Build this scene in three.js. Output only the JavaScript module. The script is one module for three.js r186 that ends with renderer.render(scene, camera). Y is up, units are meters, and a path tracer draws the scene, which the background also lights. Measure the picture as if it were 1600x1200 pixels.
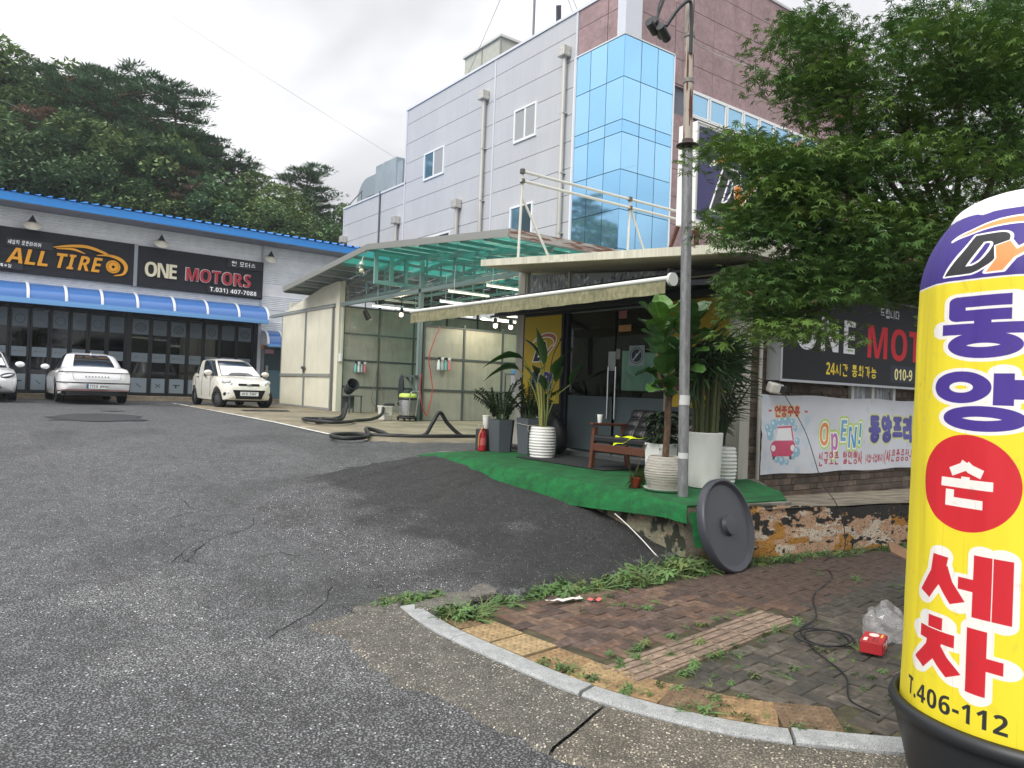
import * as THREE from 'three';
import { mergeGeometries, mergeVertices, toCreasedNormals } from 'three/addons/utils/BufferGeometryUtils.js';
import { RoundedBoxGeometry } from 'three/addons/geometries/RoundedBoxGeometry.js';
import { TextGeometry } from 'three/addons/geometries/TextGeometry.js';
import { RectAreaLightUniformsLib } from 'three/addons/lights/RectAreaLightUniformsLib.js';
import { FontLoader } from 'three/addons/loaders/FontLoader.js';
import { Brush, Evaluator, SUBTRACTION } from 'three-bvh-csg';

// ---------------------------------------------------------------- camera, sky, sun, exposure
const scene = new THREE.Scene();
const R = Math.PI / 180, PI = Math.PI;
const camera = new THREE.PerspectiveCamera(54.58, 4 / 3, 0.05, 900);
camera.position.set(0, 1.65, 0);
camera.rotation.order = 'YXZ';
camera.rotation.set(0.549 * R, -36.52 * R, 2.153 * R);
const renderer = new THREE.WebGLRenderer({ antialias: true });
renderer.setSize(1024, 768);
renderer.toneMapping = THREE.LinearToneMapping;
renderer.toneMappingExposure = 2.0;
scene.fog = new THREE.FogExp2(new THREE.Color(0.72, 0.78, 0.84), 0.0006);
renderer.shadowMap.enabled = true;

function rng(seed) { let a = seed >>> 0; return () => { a = (a + 0x6d2b79f5) | 0; let t = Math.imul(a ^ (a >>> 15), 1 | a); t = (t + Math.imul(t ^ (t >>> 7), 61 | t)) ^ t; return ((t ^ (t >>> 14)) >>> 0) / 4294967296; }; }
const hash2 = (x, y, s) => { let n = Math.imul(x | 0, 374761393) + Math.imul(y | 0, 668265263) + Math.imul(s | 0, 1274126177); n = Math.imul(n ^ (n >>> 13), 1274126177); return ((n ^ (n >>> 16)) >>> 0) / 4294967296; };
function vnoise(x, y, s, per) { // value noise, periodic when per is given
  const xi = Math.floor(x), yi = Math.floor(y), fx = x - xi, fy = y - yi, u = fx * fx * (3 - 2 * fx), v = fy * fy * (3 - 2 * fy);
  const w = per ? (q) => ((q % per) + per) % per : (q) => q;
  const a = hash2(w(xi), w(yi), s), b = hash2(w(xi + 1), w(yi), s), c = hash2(w(xi), w(yi + 1), s), d = hash2(w(xi + 1), w(yi + 1), s);
  return a + (b - a) * u + (c - a) * v + (a - b - c + d) * u * v;
}
function fbm(x, y, s, oct = 4, per = 0) { let t = 0, a = 0.5, n = 0, f = 1; for (let i = 0; i < oct; i++) { t += a * vnoise(x * f, y * f, s + i * 17, per ? per * f : 0); n += a; a *= 0.5; f *= 2; } return t / n; }
const clamp = (v, a = 0, b = 1) => Math.min(b, Math.max(a, v));
const sm = (a, b, v) => { const t = clamp((v - a) / (b - a)); return t * t * (3 - 2 * t); };
const lerp = (a, b, t) => a + (b - a) * t;

// overcast sky: cloud layer over an even dome
const SUN = new THREE.Vector3(-0.68, 0.69, 0.24).normalize();
{
  const W = 1024, H = 512, data = new Float32Array(W * H * 4);
  for (let j = 0; j < H; j++) for (let i = 0; i < W; i++) {
    const el = ((j + 0.5) / H - 0.5) * PI, az = ((i + 0.5) / W - 0.5) * 2 * PI;
    const dx = Math.cos(el) * Math.cos(az), dy = Math.sin(el), dz = Math.cos(el) * Math.sin(az);
    const k = 1 / (Math.max(dy, 0) + 0.16), px = dx * k, pz = dz * k;
    const wx = fbm(px * 1.1 + 7, pz * 1.1 + 3, 5, 3) * 1.3, wz = fbm(px * 1.1 - 4, pz * 1.1 + 9, 6, 3) * 1.3;
    const c = fbm(px * 1.15 + wx + 11, pz * 1.15 + wz + 5, 9, 6), c2 = fbm(px * 3 + wx, pz * 3 - wz, 21, 4);
    const sun = Math.max(0, dx * SUN.x + dy * SUN.y + dz * SUN.z);
    let L = 0.42 + 0.46 * Math.max(dy, 0) + 0.16 * Math.pow(sun, 5);
    L *= 0.68 + 0.50 * sm(0.30, 0.70, c) + 0.14 * (c2 - 0.5);
    const warm = sm(0.42, 0.7, c) * 0.03 + 0.02 * Math.pow(sun, 8);
    const o = (j * W + i) * 4;
    if (dy < 0) L = lerp(L, 0.2, sm(0, -0.1, dy));
    data[o] = L * (0.985 + warm); data[o + 1] = L * (0.99 + warm * 0.4); data[o + 2] = L * (1.03 - warm); data[o + 3] = 1;
  }
  const t = new THREE.DataTexture(data, W, H, THREE.RGBAFormat, THREE.FloatType);
  t.mapping = THREE.EquirectangularReflectionMapping; t.magFilter = THREE.LinearFilter; t.needsUpdate = true;
  scene.background = t; scene.environment = t;
}
const sun = new THREE.DirectionalLight(new THREE.Color(1, 0.97, 0.92), 1.5);
sun.position.copy(SUN).multiplyScalar(60); sun.castShadow = true; sun.shadow.radius = 60;
Object.assign(sun.shadow.camera, { left: -45, right: 45, top: 45, bottom: -45, near: 1, far: 150 });
scene.add(sun); scene.add(sun.target);

// ---------------------------------------------------------------- helpers
const col = (c) => Array.isArray(c) ? new THREE.Color().setRGB(...c) : new THREE.Color(c);
const std = (c, rough = 0.7, o = {}) => new THREE.MeshStandardMaterial({ color: col(c), roughness: rough, side: THREE.DoubleSide, ...o });
const phys = (c, rough = 0.7, o = {}) => new THREE.MeshPhysicalMaterial({ color: col(c), roughness: rough, side: THREE.DoubleSide, ...o });
const V = (x, y, z) => new THREE.Vector3(x, y, z);
function prep(g) { const q = g.index ? g.toNonIndexed() : g; for (const k of Object.keys(q.attributes)) if (!['position', 'normal', 'uv', 'color'].includes(k)) q.deleteAttribute(k); return q; }
function merge(list) { if (!Array.isArray(list)) return list; if (list.length === 1) return list[0]; const l = list.map(prep); const hasC = l.some((g) => g.attributes.color); for (const g of l) { if (!g.attributes.uv) g.setAttribute('uv', new THREE.BufferAttribute(new Float32Array(g.attributes.position.count * 2), 2)); if (hasC && !g.attributes.color) g.setAttribute('color', new THREE.BufferAttribute(new Float32Array(g.attributes.position.count * 3).fill(1), 3)); } return mergeGeometries(l); }
function mesh(name, geos, mat, parent, [x, y, z] = [0, 0, 0]) { const m = new THREE.Mesh(merge(geos), mat); m.name = name; m.castShadow = m.receiveShadow = true; m.position.set(x, y, z); if (parent) parent.add(m); return m; }
const taken = {};
function numbered(n) { const k = taken[n] = (taken[n] ?? -1) + 1; return k ? n + '_' + String(k).padStart(3, '0') : n; }
function thing(name, label, category, [x, y, z] = [0, 0, 0], turn = 0, group) { const o = new THREE.Group(); o.name = numbered(name); scene.add(o); o.position.set(x, y, z); o.rotation.y = turn; o.userData = { label, category }; if (group) o.userData.group = group; return o; }
function tag(o, label, category, group) { o.name = numbered(o.name); scene.add(o); o.userData = { label, category }; if (group) o.userData.group = group; return o; }
function struct(o, label) { o.name = numbered(o.name); scene.add(o); o.userData.kind = 'structure'; if (label) { o.userData.label = label; } return o; }
function copy(o, label, pos, turn) { const c = o.clone(); c.name = numbered(o.name.replace(/_\d{3}$/, '')); c.userData = { ...o.userData }; if (label) c.userData.label = label; if (pos) c.position.set(...pos); if (turn !== undefined) c.rotation.y = turn; scene.add(c); return c; }
const bx = (w, h, d, x = 0, y = 0, z = 0) => new THREE.BoxGeometry(w, h, d).translate(x, y, z);
const bb = (x0, x1, y0, y1, z0, z1) => bx(x1 - x0, y1 - y0, z1 - z0, (x0 + x1) / 2, (y0 + y1) / 2, (z0 + z1) / 2); // box by bounds
const rbx = (w, h, d, r, x = 0, y = 0, z = 0, seg = 2) => prep(new RoundedBoxGeometry(w, h, d, seg, r)).translate(x, y, z);
const cy = (r0, r1, h, n = 16, x = 0, y = 0, z = 0, open = false) => new THREE.CylinderGeometry(r0, r1, h, n, 1, open).translate(x, y, z);
function bar(a, b, r, n = 8, r2) { const A = V(...a), B = V(...b), d = B.clone().sub(A); const g = new THREE.CylinderGeometry(r2 ?? r, r, d.length(), n); g.applyQuaternion(new THREE.Quaternion().setFromUnitVectors(V(0, 1, 0), d.clone().normalize())); return g.translate(...A.add(B).multiplyScalar(0.5).toArray()); }
function beam(a, b, w, h) { const A = V(...a), B = V(...b), d = B.clone().sub(A), L = d.length(); const m = new THREE.Matrix4().lookAt(A, B, Math.abs(d.y) > 0.98 * L ? V(1, 0, 0) : V(0, 1, 0)); const g = new THREE.BoxGeometry(w, h, L); g.applyMatrix4(m); return g.translate(...A.add(B).multiplyScalar(0.5).toArray()); }
function tube(pts, r, seg = 0, rad = 6, closed = false) { const c = new THREE.CatmullRomCurve3(pts.map((p) => V(...p)), closed, 'centripetal'); return new THREE.TubeGeometry(c, seg || pts.length * 6, r, rad, closed); }
const lathe = (pts, n = 24) => new THREE.LatheGeometry(pts.map(([x, y]) => new THREE.Vector2(x, y)), n);
const at = (g, x, y, z, rx = 0, ry = 0, rz = 0) => { g.applyMatrix4(new THREE.Matrix4().compose(V(x, y, z), new THREE.Quaternion().setFromEuler(new THREE.Euler(rx, ry, rz)), V(1, 1, 1))); return g; };
function prism(pts, depth, bevel = 0) { const s = new THREE.Shape(pts.map(([x, y]) => new THREE.Vector2(x, y))); return new THREE.ExtrudeGeometry(s, { depth, bevelEnabled: bevel > 0, bevelThickness: bevel, bevelSize: bevel, bevelSegments: 1, curveSegments: 8 }); }
function quad(a, b, c, d, nu = 1, nv = 1, f) { // bilinear patch a-b (u) d-c (v)
  const pos = [], uv = [], idx = [];
  for (let j = 0; j <= nv; j++) for (let i = 0; i <= nu; i++) { const u = i / nu, v = j / nv; const p = [0, 1, 2].map((k) => lerp(lerp(a[k], b[k], u), lerp(d[k], c[k], u), v)); if (f) f(p, u, v); pos.push(...p); uv.push(u, v); }
  for (let j = 0; j < nv; j++) for (let i = 0; i < nu; i++) { const o = j * (nu + 1) + i; idx.push(o, o + 1, o + nu + 2, o, o + nu + 2, o + nu + 1); }
  const g = new THREE.BufferGeometry(); g.setAttribute('position', new THREE.Float32BufferAttribute(pos, 3)); g.setAttribute('uv', new THREE.Float32BufferAttribute(uv, 2)); g.setIndex(idx); g.computeVertexNormals(); return g;
}
function muv(g, s = 1) { // uv in metres / s, by the face's main axis
  g = prep(g); const p = g.attributes.position, n = g.attributes.normal, uv = new Float32Array(p.count * 2);
  for (let i = 0; i < p.count; i++) { const ax = Math.abs(n.getX(i)), ay = Math.abs(n.getY(i)), az = Math.abs(n.getZ(i)); let u, v; if (ay >= ax && ay >= az) { u = p.getX(i); v = p.getZ(i); } else if (ax >= az) { u = p.getZ(i); v = p.getY(i); } else { u = p.getX(i); v = p.getY(i); } uv[2 * i] = u / s; uv[2 * i + 1] = v / s; }
  g.setAttribute('uv', new THREE.BufferAttribute(uv, 2)); return g;
}
function pxTex(w, h, fn, srgb = true) { // fn(x, y) -> [r, g, b] 0..255 or one grey number
  const d = new Uint8Array(w * h * 4);
  for (let y = 0; y < h; y++) for (let x = 0; x < w; x++) { const c = fn(x, y), o = (y * w + x) * 4; if (c.length) { d[o] = c[0]; d[o + 1] = c[1]; d[o + 2] = c[2]; } else d[o] = d[o + 1] = d[o + 2] = c; d[o + 3] = 255; }
  const t = new THREE.DataTexture(d, w, h); t.wrapS = t.wrapT = THREE.RepeatWrapping; t.magFilter = THREE.LinearFilter; t.minFilter = THREE.LinearMipmapLinearFilter; t.generateMipmaps = true; if (srgb) t.colorSpace = THREE.SRGBColorSpace; t.needsUpdate = true; return t;
}
function cvTex(w, h, draw) { const c = document.createElement('canvas'); c.width = w; c.height = h; const x = c.getContext('2d'); draw(x, w, h); const t = new THREE.CanvasTexture(c); t.colorSpace = THREE.SRGBColorSpace; t.magFilter = THREE.LinearFilter; return t; }
const grey = (v) => clamp(Math.round(v), 0, 255);
// fine grain shared by many surfaces
const grainTex = pxTex(256, 256, (x, y) => grey(255 * (0.55 * fbm(x / 8, y / 8, 3, 4, 32) + 0.45 * hash2(x, y, 8))), false);
const dirtTex = (r, g, b, amp, seed, cells = 8) => pxTex(512, 512, (x, y) => { const k = 1 + amp * (fbm(x * cells / 512, y * cells / 512, seed, 6, cells) - 0.5) * 2 + amp * 0.35 * (hash2(x, y, seed) - 0.5); return [grey(r * k), grey(g * k), grey(b * k)]; });
const font = await new FontLoader().loadAsync('fonts/droid/droid_sans_bold.typeface.json');

// ---------------------------------------------------------------- Korean lettering drawn stroke by stroke
const JA = {
  ㄱ: [[0, 0, 1, 0, 0.92, 1]], ㄴ: [[0, 0, 0, 1, 1, 1]], ㄷ: [[1, 0, 0, 0, 0, 1, 1, 1]], ㄹ: [[0, 0, 1, 0, 1, 0.5, 0, 0.5, 0, 1, 1, 1]], ㅁ: [[0, 0, 1, 0, 1, 1, 0, 1, 0, 0]],
  ㅂ: [[0, 0, 0, 1, 1, 1, 1, 0], [0, 0.45, 1, 0.45]], ㅅ: [[0.5, 0, 0.42, 0.45, 0, 1], [0.5, 0.25, 0.65, 0.6, 1, 1]], ㅇ: ['o'], ㅈ: [[0, 0, 1, 0], [0.5, 0, 0.45, 0.4, 0, 1], [0.5, 0.3, 0.65, 0.65, 1, 1]],
  ㅊ: [[0.3, -0.05, 0.7, -0.05], [0, 0.25, 1, 0.25], [0.5, 0.25, 0.45, 0.55, 0, 1], [0.5, 0.5, 0.65, 0.7, 1, 1]], ㅋ: [[0, 0, 1, 0, 0.92, 1], [0, 0.48, 0.96, 0.48]], ㅌ: [[1, 0, 0, 0, 0, 1, 1, 1], [0, 0.5, 1, 0.5]],
  ㅍ: [[0, 0, 1, 0], [0.3, 0, 0.3, 1], [0.7, 0, 0.7, 1], [0, 1, 1, 1]], ㅎ: [[0.3, -0.05, 0.7, -0.05], [0, 0.22, 1, 0.22], 'p'], ㄲ: [[0, 0, 0.42, 0, 0.4, 1], [0.56, 0, 1, 0, 0.96, 1]],
};
const INI = [...'ㄱㄲㄴㄷㄸㄹㅁㅂㅃㅅㅆㅇㅈㅉㅊㅋㅌㅍㅎ'], MED = [...'ㅏㅐㅑㅒㅓㅔㅕㅖㅗㅘㅙㅚㅛㅜㅝㅞㅟㅠㅡㅢㅣ'], FIN = [...'_ㄱㄲ_ㄴ__ㄷㄹ_______ㅁㅂ_ㅅㅆㅇㅈㅊㅋㅌㅍㅎ'];
function syllable(ch) { // list of strokes in a unit box
  const n = ch.charCodeAt(0) - 0xac00, i = INI[Math.floor(n / 588)], m = MED[Math.floor((n % 588) / 28)], f = FIN[n % 28], out = [];
  const fin = n % 28 > 0;
  const put = (key, x0, y0, x1, y1) => { for (const s of JA[key] || []) { if (s === 'o' || s[0] === 'o') out.push({ e: [(x0 + x1) / 2, (y0 + y1) / 2, (x1 - x0) / 2, (y1 - y0) / 2] }); else if (s === 'p') out.push({ e: [(x0 + x1) / 2, lerp(y0, y1, 0.72), (x1 - x0) * 0.36, (y1 - y0) * 0.28] }); else { const p = []; for (let k = 0; k < s.length; k += 2) p.push([lerp(x0, x1, s[k]), lerp(y0, y1, s[k + 1])]); out.push({ p }); } } };
  const line = (...a) => { const p = []; for (let k = 0; k < a.length; k += 2) p.push([a[k], a[k + 1]]); out.push({ p }); };
  const hor = 'ㅗㅛㅜㅠㅡ'.includes(m), mix = 'ㅘㅙㅚㅝㅞㅟㅢ'.includes(m);
  const H = (v, x0, x1, y0, y1) => { const c = (x0 + x1) / 2, q = (x1 - x0) / 6; if ('ㅗㅛ'.includes(v)) { line(x0, y1, x1, y1); if (v === 'ㅗ') line(c, y0, c, y1); else { line(c - q, y0, c - q, y1); line(c + q, y0, c + q, y1); } } else if ('ㅜㅠ'.includes(v)) { line(x0, y0, x1, y0); if (v === 'ㅜ') line(c, y0, c, y1); else { line(c - q, y0, c - q, y1); line(c + q, y0, c + q, y1); } } else line(x0, (y0 + y1) / 2, x1, (y0 + y1) / 2); };
  const Vv = (v, x0, x1, y0, y1) => { const yc = (y0 + y1) / 2, d = (y1 - y0) * 0.13; const st = (x) => line(x, y0, x, y1);
    if (v === 'ㅏ') { st(lerp(x0, x1, 0.3)); line(lerp(x0, x1, 0.3), yc, x1, yc); } else if (v === 'ㅑ') { st(lerp(x0, x1, 0.3)); line(lerp(x0, x1, 0.3), yc - d, x1, yc - d); line(lerp(x0, x1, 0.3), yc + d, x1, yc + d); }
    else if (v === 'ㅓ') { st(x1 - 0.03); line(x0 - 0.05, yc, x1 - 0.03, yc); } else if (v === 'ㅕ') { st(x1 - 0.03); line(x0 - 0.05, yc - d, x1 - 0.03, yc - d); line(x0 - 0.05, yc + d, x1 - 0.03, yc + d); }
    else if (v === 'ㅔ') { st(lerp(x0, x1, 0.42)); st(x1); line(x0 - 0.12, yc, lerp(x0, x1, 0.42), yc); } else if (v === 'ㅐ') { st(x0); st(x1); line(x0, yc, x1, yc); } else st(lerp(x0, x1, 0.6)); };
  if (hor) { if (fin) { put(i, 0.2, 0.05, 0.8, 0.3); H(m, 0.02, 0.98, 0.38, 0.54); put(f, 0.2, 0.7, 0.82, 0.97); } else { put(i, 0.16, 0.06, 0.84, 0.46); H(m, 0.02, 0.98, 0.58, 0.9); } }
  else if (mix) { const [a, b] = { ㅘ: ['ㅗ', 'ㅏ'], ㅚ: ['ㅗ', 'ㅣ'], ㅝ: ['ㅜ', 'ㅓ'], ㅟ: ['ㅜ', 'ㅣ'], ㅢ: ['ㅡ', 'ㅣ'] }[m] || ['ㅗ', 'ㅣ']; const k = fin ? 0.62 : 1; put(i, 0.1, 0.06, 0.52, 0.42 * (fin ? 0.75 : 1)); H(a, 0.0, 0.62, fin ? 0.38 : 0.54, fin ? 0.52 : 0.82); Vv(b, 0.7, 0.98, 0, k); if (fin) put(f, 0.18, 0.72, 0.9, 0.97); }
  else { if (fin) { put(i, 0.06, 0.06, 0.54, 0.46); Vv(m, 0.66, 0.98, 0, 0.58); put(f, 0.2, 0.7, 0.88, 0.97); } else { put(i, 0.04, 0.12, 0.5, 0.84); Vv(m, 0.62, 0.98, 0, 1); } }
  return out;
}
// text(ctx, 'string', x, y(top), size, { w: stroke weight, fill, rings: [[colour, extra width] ...], sx: width factor, gap })
function text(ctx, str, x, y, size, { w = 0.11, fill = '#fff', rings = [], sx = 0.92, gap = 0.1, latin = 1, cap = 'butt', slant = 0, fam = 'sans-serif' } = {}) {
  const runs = []; let cx = x;
  ctx.font = 'bold ' + Math.round(size * latin * 1.25) + 'px ' + fam;
  for (const ch of str) {
    if (ch === ' ') { cx += size * 0.4; continue; }
    if (ch >= '가' && ch <= '힣') { runs.push({ s: syllable(ch), x: cx }); cx += size * (sx + gap); }
    else { runs.push({ c: ch, x: cx }); cx += ctx.measureText(ch).width * sx + size * gap * 0.3; }
  }
  ctx.save(); ctx.lineCap = cap; ctx.lineJoin = rings.length || cap === 'round' ? 'round' : 'miter'; ctx.miterLimit = 4;
  const pass = (color, extra) => {
    ctx.strokeStyle = ctx.fillStyle = color;
    for (const r of runs) { ctx.save(); ctx.transform(1, 0, -slant, 1, slant * (y + size), 0);
      if (r.s) for (const q of r.s) { ctx.lineWidth = size * w + extra * 2; ctx.lineCap = extra ? 'round' : cap; ctx.beginPath(); const X = (u) => r.x + (w / 2 + u * (1 - w)) * size * sx, Yy = (v) => y + (w / 2 + v * (1 - w)) * size; if (q.e) ctx.ellipse(X(q.e[0]), Yy(q.e[1]), q.e[2] * (1 - w) * size * sx, q.e[3] * (1 - w) * size, 0, 0, 2 * PI); else q.p.forEach(([u, v], k) => (k ? ctx.lineTo(X(u), Yy(v)) : ctx.moveTo(X(u), Yy(v)))); ctx.stroke(); }
      else { ctx.translate(r.x, y + size * 0.93); ctx.scale(sx, 1); if (extra) { ctx.lineWidth = extra * 2; ctx.strokeText(r.c, 0, 0); } ctx.fillText(r.c, 0, 0); }
      ctx.restore(); }
  };
  for (const [c, e] of rings) pass(c, e);
  pass(fill, 0); ctx.restore(); return cx;
}
// the DY emblem: dark D, orange Y under an orange arc, in white outline; box x, y, w, h
function emblem(ctx, x, y, w, h, dark = '#2b2b2e', orange = '#f08a3c') {
  ctx.save(); ctx.translate(x, y); ctx.scale(w / 100, h / 100); ctx.lineJoin = 'round'; ctx.lineCap = 'round';
  const D = new Path2D('M8 95 L32 28 L54 28 Q70 28 64 50 Q56 84 34 95 Z M28 82 L34 82 Q46 76 51 52 Q53 42 46 42 L42 42 Z'), Yp = new Path2D('M54 52 L66 46 L72 62 L90 44 L99 44 L70 76 L62 96 L48 96 L56 74 Z');
  const A = new Path2D('M6 30 Q48 -8 96 6 Q118 16 100 42 Q104 20 80 14 Q44 8 6 30 Z');
  ctx.strokeStyle = '#fff'; ctx.lineWidth = 6; for (const p of [A, D, Yp]) ctx.stroke(p);
  ctx.fillStyle = orange; ctx.fill(A); ctx.fillStyle = dark; ctx.fill(D, 'evenodd'); ctx.lineWidth = 3; ctx.stroke(Yp); ctx.fillStyle = orange; ctx.fill(Yp); ctx.restore();
}
// ---------------------------------------------------------------- ground: the lot rises from the street to the buildings
const HS = [[-400, -0.03], [0, -0.02], [3.5, 0], [5, 0], [6.6, 0.12], [9, 0.38], [11.1, 0.585], [13, 0.70], [16, 0.785], [20, 0.81], [30, 0.85], [900, 0.87]];
function lotH(x, z) { const s = 0.595 * x - 0.804 * z; for (let i = 1; i < HS.length; i++) if (s <= HS[i][0]) { const [a, ya] = HS[i - 1], [b, yb] = HS[i]; return lerp(ya, yb, (s - a) / (b - a)); } return 0.87; }
function inPoly(P, x, z) { let r = false; for (let i = 0, j = P.length - 1; i < P.length; j = i++) { const [xi, zi] = P[i], [xj, zj] = P[j]; if ((zi > z) !== (zj > z) && x < ((xj - xi) * (z - zi)) / (zj - zi) + xi) r = !r; } return r; }
function distPoly(P, x, z) { let d = 1e9; for (let i = 0, j = P.length - 1; i < P.length; j = i++) { const [ax, az] = P[j], [bx_, bz] = P[i]; const dx = bx_ - ax, dz = bz - az, t = clamp(((x - ax) * dx + (z - az) * dz) / (dx * dx + dz * dz)); d = Math.min(d, Math.hypot(x - ax - t * dx, z - az - t * dz)); } return inPoly(P, x, z) ? d : -d; }
const KERB_IN = [[2.72, -4.78], [2.69, -4.4], [2.68, -4.08], [2.72, -3.6], [2.79, -3.02], [2.93, -2.58], [3.13, -2.22], [3.42, -1.9], [3.8, -1.58], [4.5, -1.22], [5.6, -0.95], [8, -0.75], [20, -0.5]];
const WALK = [...KERB_IN.slice(0), [20, -3.2], [14.5, -3.4], [8.9, -3.95], [5.2, -4.62], [4.66, -4.3], [4.2, -4.42], [3.8, -4.5], [3.1, -4.5], [2.8, -4.5]];
const PLAT = [[6.05, -10.1], [5.97, -9.07], [5.78, -7.72], [5.71, -6.37], [5.66, -5.3], [5.5, -4.62], [8.9, -3.95], [14, -3.6], [14, -10.6], [9, -10.6]];
const PATCH = [[2.57, -7.97], [2.9, -8.5], [3.23, -8.85], [4.04, -9.41], [4.97, -9.75], [5.9, -9.85], [6.2, -9], [6.0, -7], [5.9, -5], [5.6, -4.45], [4.93, -4.5], [3.73, -4.6], [3.05, -4.83], [2.7, -5.21], [2.68, -5.56], [2.73, -6.01], [2.55, -7]];
function groundH(x, z) {
  let y = lotH(x, z) + 0.012 * (fbm(x * 0.6, z * 0.6, 31, 3) - 0.5);
  if (x > 2 && x < 22 && z > -12 && z < 1) { const w = distPoly(WALK, x, z); y = lerp(y, -0.12, sm(-0.12, 0.1, w)); const p = distPoly(PLAT, x, z); if (p > 0) y = Math.min(y, lerp(y, 0.0, sm(0.05, 0.5, p))); }
  return y;
}
const GRIT = 1024; // aggregate: pale and dark chips in a binder
const stones = (() => { const r = rng(5), cell = 9, n = Math.floor(GRIT / cell), f = new Float32Array(GRIT * GRIT), tone = new Float32Array(GRIT * GRIT); const pts = []; for (let j = 0; j < n; j++) for (let i = 0; i < n; i++) pts.push([(i + r()) * GRIT / n, (j + r()) * GRIT / n, r(), 0.5 + r()]);
  for (let y = 0; y < GRIT; y++) for (let x = 0; x < GRIT; x++) { const ci = Math.floor(x * n / GRIT), cj = Math.floor(y * n / GRIT); let b = 1e9, t = 0; for (let dj = -1; dj <= 1; dj++) for (let di = -1; di <= 1; di++) { const i = (ci + di + n) % n, j = (cj + dj + n) % n, p = pts[j * n + i]; let dx = Math.abs(x - p[0]), dy = Math.abs(y - p[1]); dx = Math.min(dx, GRIT - dx); dy = Math.min(dy, GRIT - dy); const d = Math.hypot(dx, dy) / p[3]; if (d < b) { b = d; t = p[2]; } } f[y * GRIT + x] = clamp(1 - b / 5.5); tone[y * GRIT + x] = t; }
  return { f, tone }; })();
const gritTex = (lo, hi, pale, tint, seed) => pxTex(GRIT, GRIT, (x, y) => { const o = y * GRIT + x, s = stones.f[o], t = stones.tone[o]; const m = fbm(x / 64, y / 64, seed, 4, 16); let v = lerp(lo, hi, sm(0.15, 0.6, s) * (0.35 + 0.65 * t)) * (0.82 + 0.36 * m) + (hash2(x, y, seed) - 0.5) * 16; if (t > 1 - pale && s > 0.25) v = lerp(v, 205, 0.8 * sm(0.25, 0.5, s)); return tint.map((k) => grey(v * k)); });
const gritBump = pxTex(GRIT, GRIT, (x, y) => { const o = y * GRIT + x; return grey(255 * (0.55 * sm(0, 0.55, stones.f[o]) * (0.4 + 0.6 * stones.tone[o]) + 0.25 * fbm(x / 32, y / 32, 3, 3, 32) + 0.2 * hash2(x, y, 4))); }, false);
const asphalt = std('#ffffff', 0.62, { map: gritTex(48, 130, 0.022, [0.99, 1, 1.015], 41), bumpMap: gritBump, bumpScale: 0.012, vertexColors: true });
{
  const xs = [], zs = []; const push = (l, a, b, st) => { for (let v = a; v < b - 1e-6; v += st) l.push(v); };
  for (const v of [-400, -200, -100, -60, -40, -28, -20, -15, -11]) xs.push(v); push(xs, -8, -2, 0.5); push(xs, -2, 10, 0.16); push(xs, 10, 20, 1); for (const v of [20, 26, 34, 45, 60, 100, 200, 400]) xs.push(v);
  for (const v of [-400, -200, -100, -60, -48, -40, -35]) zs.push(v); push(zs, -32, -14, 0.6); push(zs, -14, 1, 0.16); push(zs, 1, 10, 0.8); for (const v of [10, 14, 20, 30, 50, 100, 200, 400]) zs.push(v);
  const pos = [], uv = [], c = [], idx = [], nx = xs.length;
  for (const z of zs) for (const x of xs) {
    pos.push(x, groundH(x, z), z); uv.push(x / 1.45, z / 1.45);
    // worn, dusty and newer stretches of the surface
    let k = 0.70 + 0.34 * fbm(x * 0.35, z * 0.35, 61, 4) + 0.5 * (fbm(x * 1.3, z * 1.3, 63, 5) - 0.5) + 0.27; const oil = sm(0.60, 0.72, fbm(x * 0.8 + 31, z * 0.55, 65, 5)); k *= 1 - 0.32 * oil; const dust = sm(0.56, 0.74, fbm(x * 0.9 + 4, z * 0.9, 71, 5)) * 0.5 * sm(-9, -5, z) * sm(4, 1, x);
    k += dust; c.push(k, k * (1 - 0.015 * dust), k * (1 - 0.06 * dust));
  }
  for (let j = 0; j + 1 < zs.length; j++) for (let i = 0; i + 1 < nx; i++) { const o = j * nx + i; idx.push(o, o + nx, o + 1, o + 1, o + nx, o + nx + 1); }
  const g = new THREE.BufferGeometry(); g.setAttribute('position', new THREE.Float32BufferAttribute(pos, 3)); g.setAttribute('uv', new THREE.Float32BufferAttribute(uv, 2)); g.setAttribute('color', new THREE.Float32BufferAttribute(c, 3)); g.setIndex(idx); g.computeVertexNormals();
  struct(mesh('asphalt_ground', g, asphalt), 'grey worn asphalt of the street and parking lot');
}
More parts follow.
